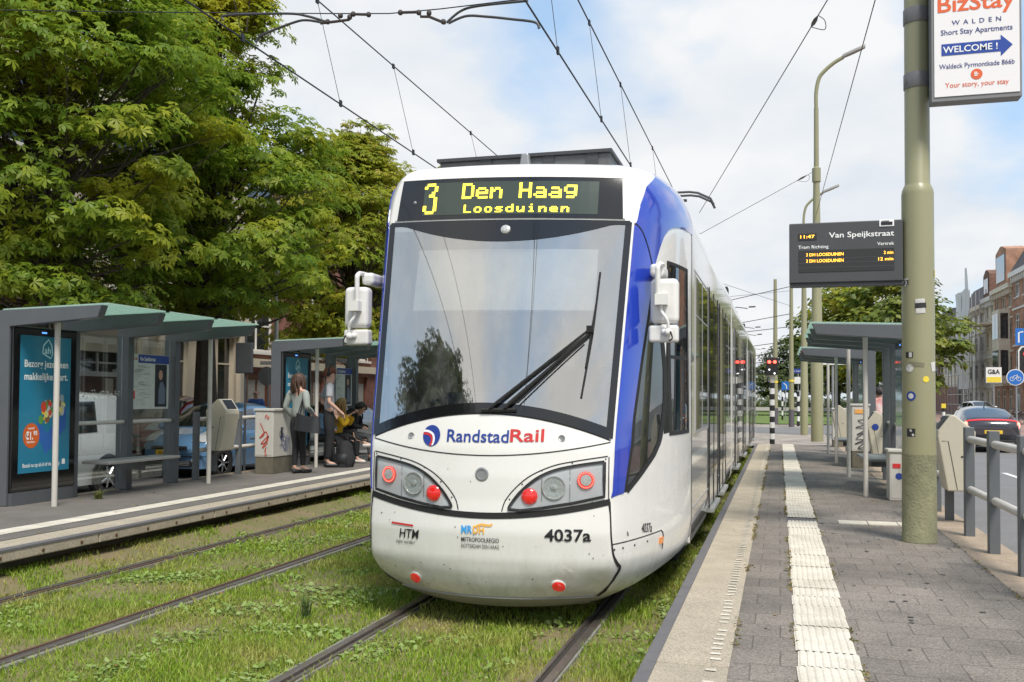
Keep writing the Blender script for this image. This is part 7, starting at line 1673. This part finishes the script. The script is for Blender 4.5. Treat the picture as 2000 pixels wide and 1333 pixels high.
p0 = at(500, 790, y=24.5)
t, hv, fw2, sd2 = person('bald man in a bright blue jacket on the pavement across the left road', (p0.x, 24.5, .12), R(-150), stand(look=(.2, 1, -.35)), dict(top=mat('cloth_blue', (.05, .13, .38), .8, var=.3), legs=GRTR, shoe=LEATH, long=1), SKIN2, 1.02)
p0 = at(1718, 800, y=24.5)
t, hv, fw2, sd2 = person('person in pink and white top with dark hair seen through the right shelter glass', (p0.x, 24.5, ZP), R(20), stand(), dict(top=mat('cloth_pink', (.60, .16, .16), .8, var=.9, vscale=5, col2=(.6, .58, .55)), legs=DENIM, shoe=SNEAK), SKIN, .98)
hair(t, hv, fw2, HDK, .12, 1.05)
# ---------------------------------------------------------------- small litter of the place: moss in joints, fallen leaves, gum spots
r = np.random.RandomState(8)
MOSS = leafmat('joint_moss', [(.10, .12, .03), (.20, .17, .05), (.26, .17, .06), (.14, .13, .05)], None, trans=.1)
pts = []
for x0, n_, w in ((1.846, 620, .012), (2.168, 420, .010), (2.495, 380, .010), (3.695, 240, .012)):
    y = r.uniform(3.4, 26, n_); k = vnoise(np.full(n_, x0 * 7 + 20), y + 20, .55, int(x0 * 100)) > .52; y = y[k]
    m_ = 5
    pts.append(np.stack([np.repeat(x0, len(y) * m_) + r.normal(0, w, len(y) * m_), np.repeat(y, m_) + r.normal(0, .03, len(y) * m_), np.full(len(y) * m_, .312)], 1))
P0 = np.concatenate(pts); V, F = leaf_instances(P0, r.normal(size=P0.shape) * .5 + np.array([0, 0, .9]), .021, r, 'oval')
o = bpy.data.objects.new('joint_moss', np_mesh('joint_moss', V, F, MOSS)); COL.objects.link(o); tag(o, 'moss and dry weed growing along the paving joints of the right platform', 'moss', kind='stuff')
LIT = leafmat('fallen_leaf', [(.42, .30, .03), (.30, .17, .05), (.22, .13, .06), (.5, .38, .06)], None, trans=.1)
n_ = 260; xx = r.uniform(-6.9, 3.7, n_); yy = 3.6 + 22 * r.rand(n_) ** 1.4; plat = (xx > 1.5) | (xx < -4.5); zz = np.where(plat, .318, .0); kk = (xx < 1.2) | (r.rand(n_) < .35)
P0 = np.stack([xx, yy, zz], 1)[kk]; P0 = P0[P0[:, 1] < 28]; V, F = leaf_instances(P0, r.normal(size=P0.shape) * .3 + np.array([0, 0, 1.]), .035, r, 'oval')
o = bpy.data.objects.new('fallen_leaves', np_mesh('fallen_leaves', V, F, LIT)); COL.objects.link(o); tag(o, 'scattered small yellow and brown fallen leaves on platforms and grass', 'leaf litter', kind='stuff')
mb = MB(); rr = random.Random(3)
for k in range(150):
    x, y = rr.uniform(1.86, 3.65), 3.4 + 18 * rr.random() ** 1.3
    if 2.16 < x < 2.5: continue
    q = rr.uniform(.008, .022); mb.add([(x + q * math.cos(6.283 * i / 8) * rr.uniform(.8, 1.2), y + q * math.sin(6.283 * i / 8) * rr.uniform(.8, 1.2), .3125) for i in range(8)], [tuple(range(8))])
structure(mb.build('paving_spots', mat('gum_spot', (.10, .092, .085), .8), None, recalc=False))
bpy.data.objects.remove(_fo)
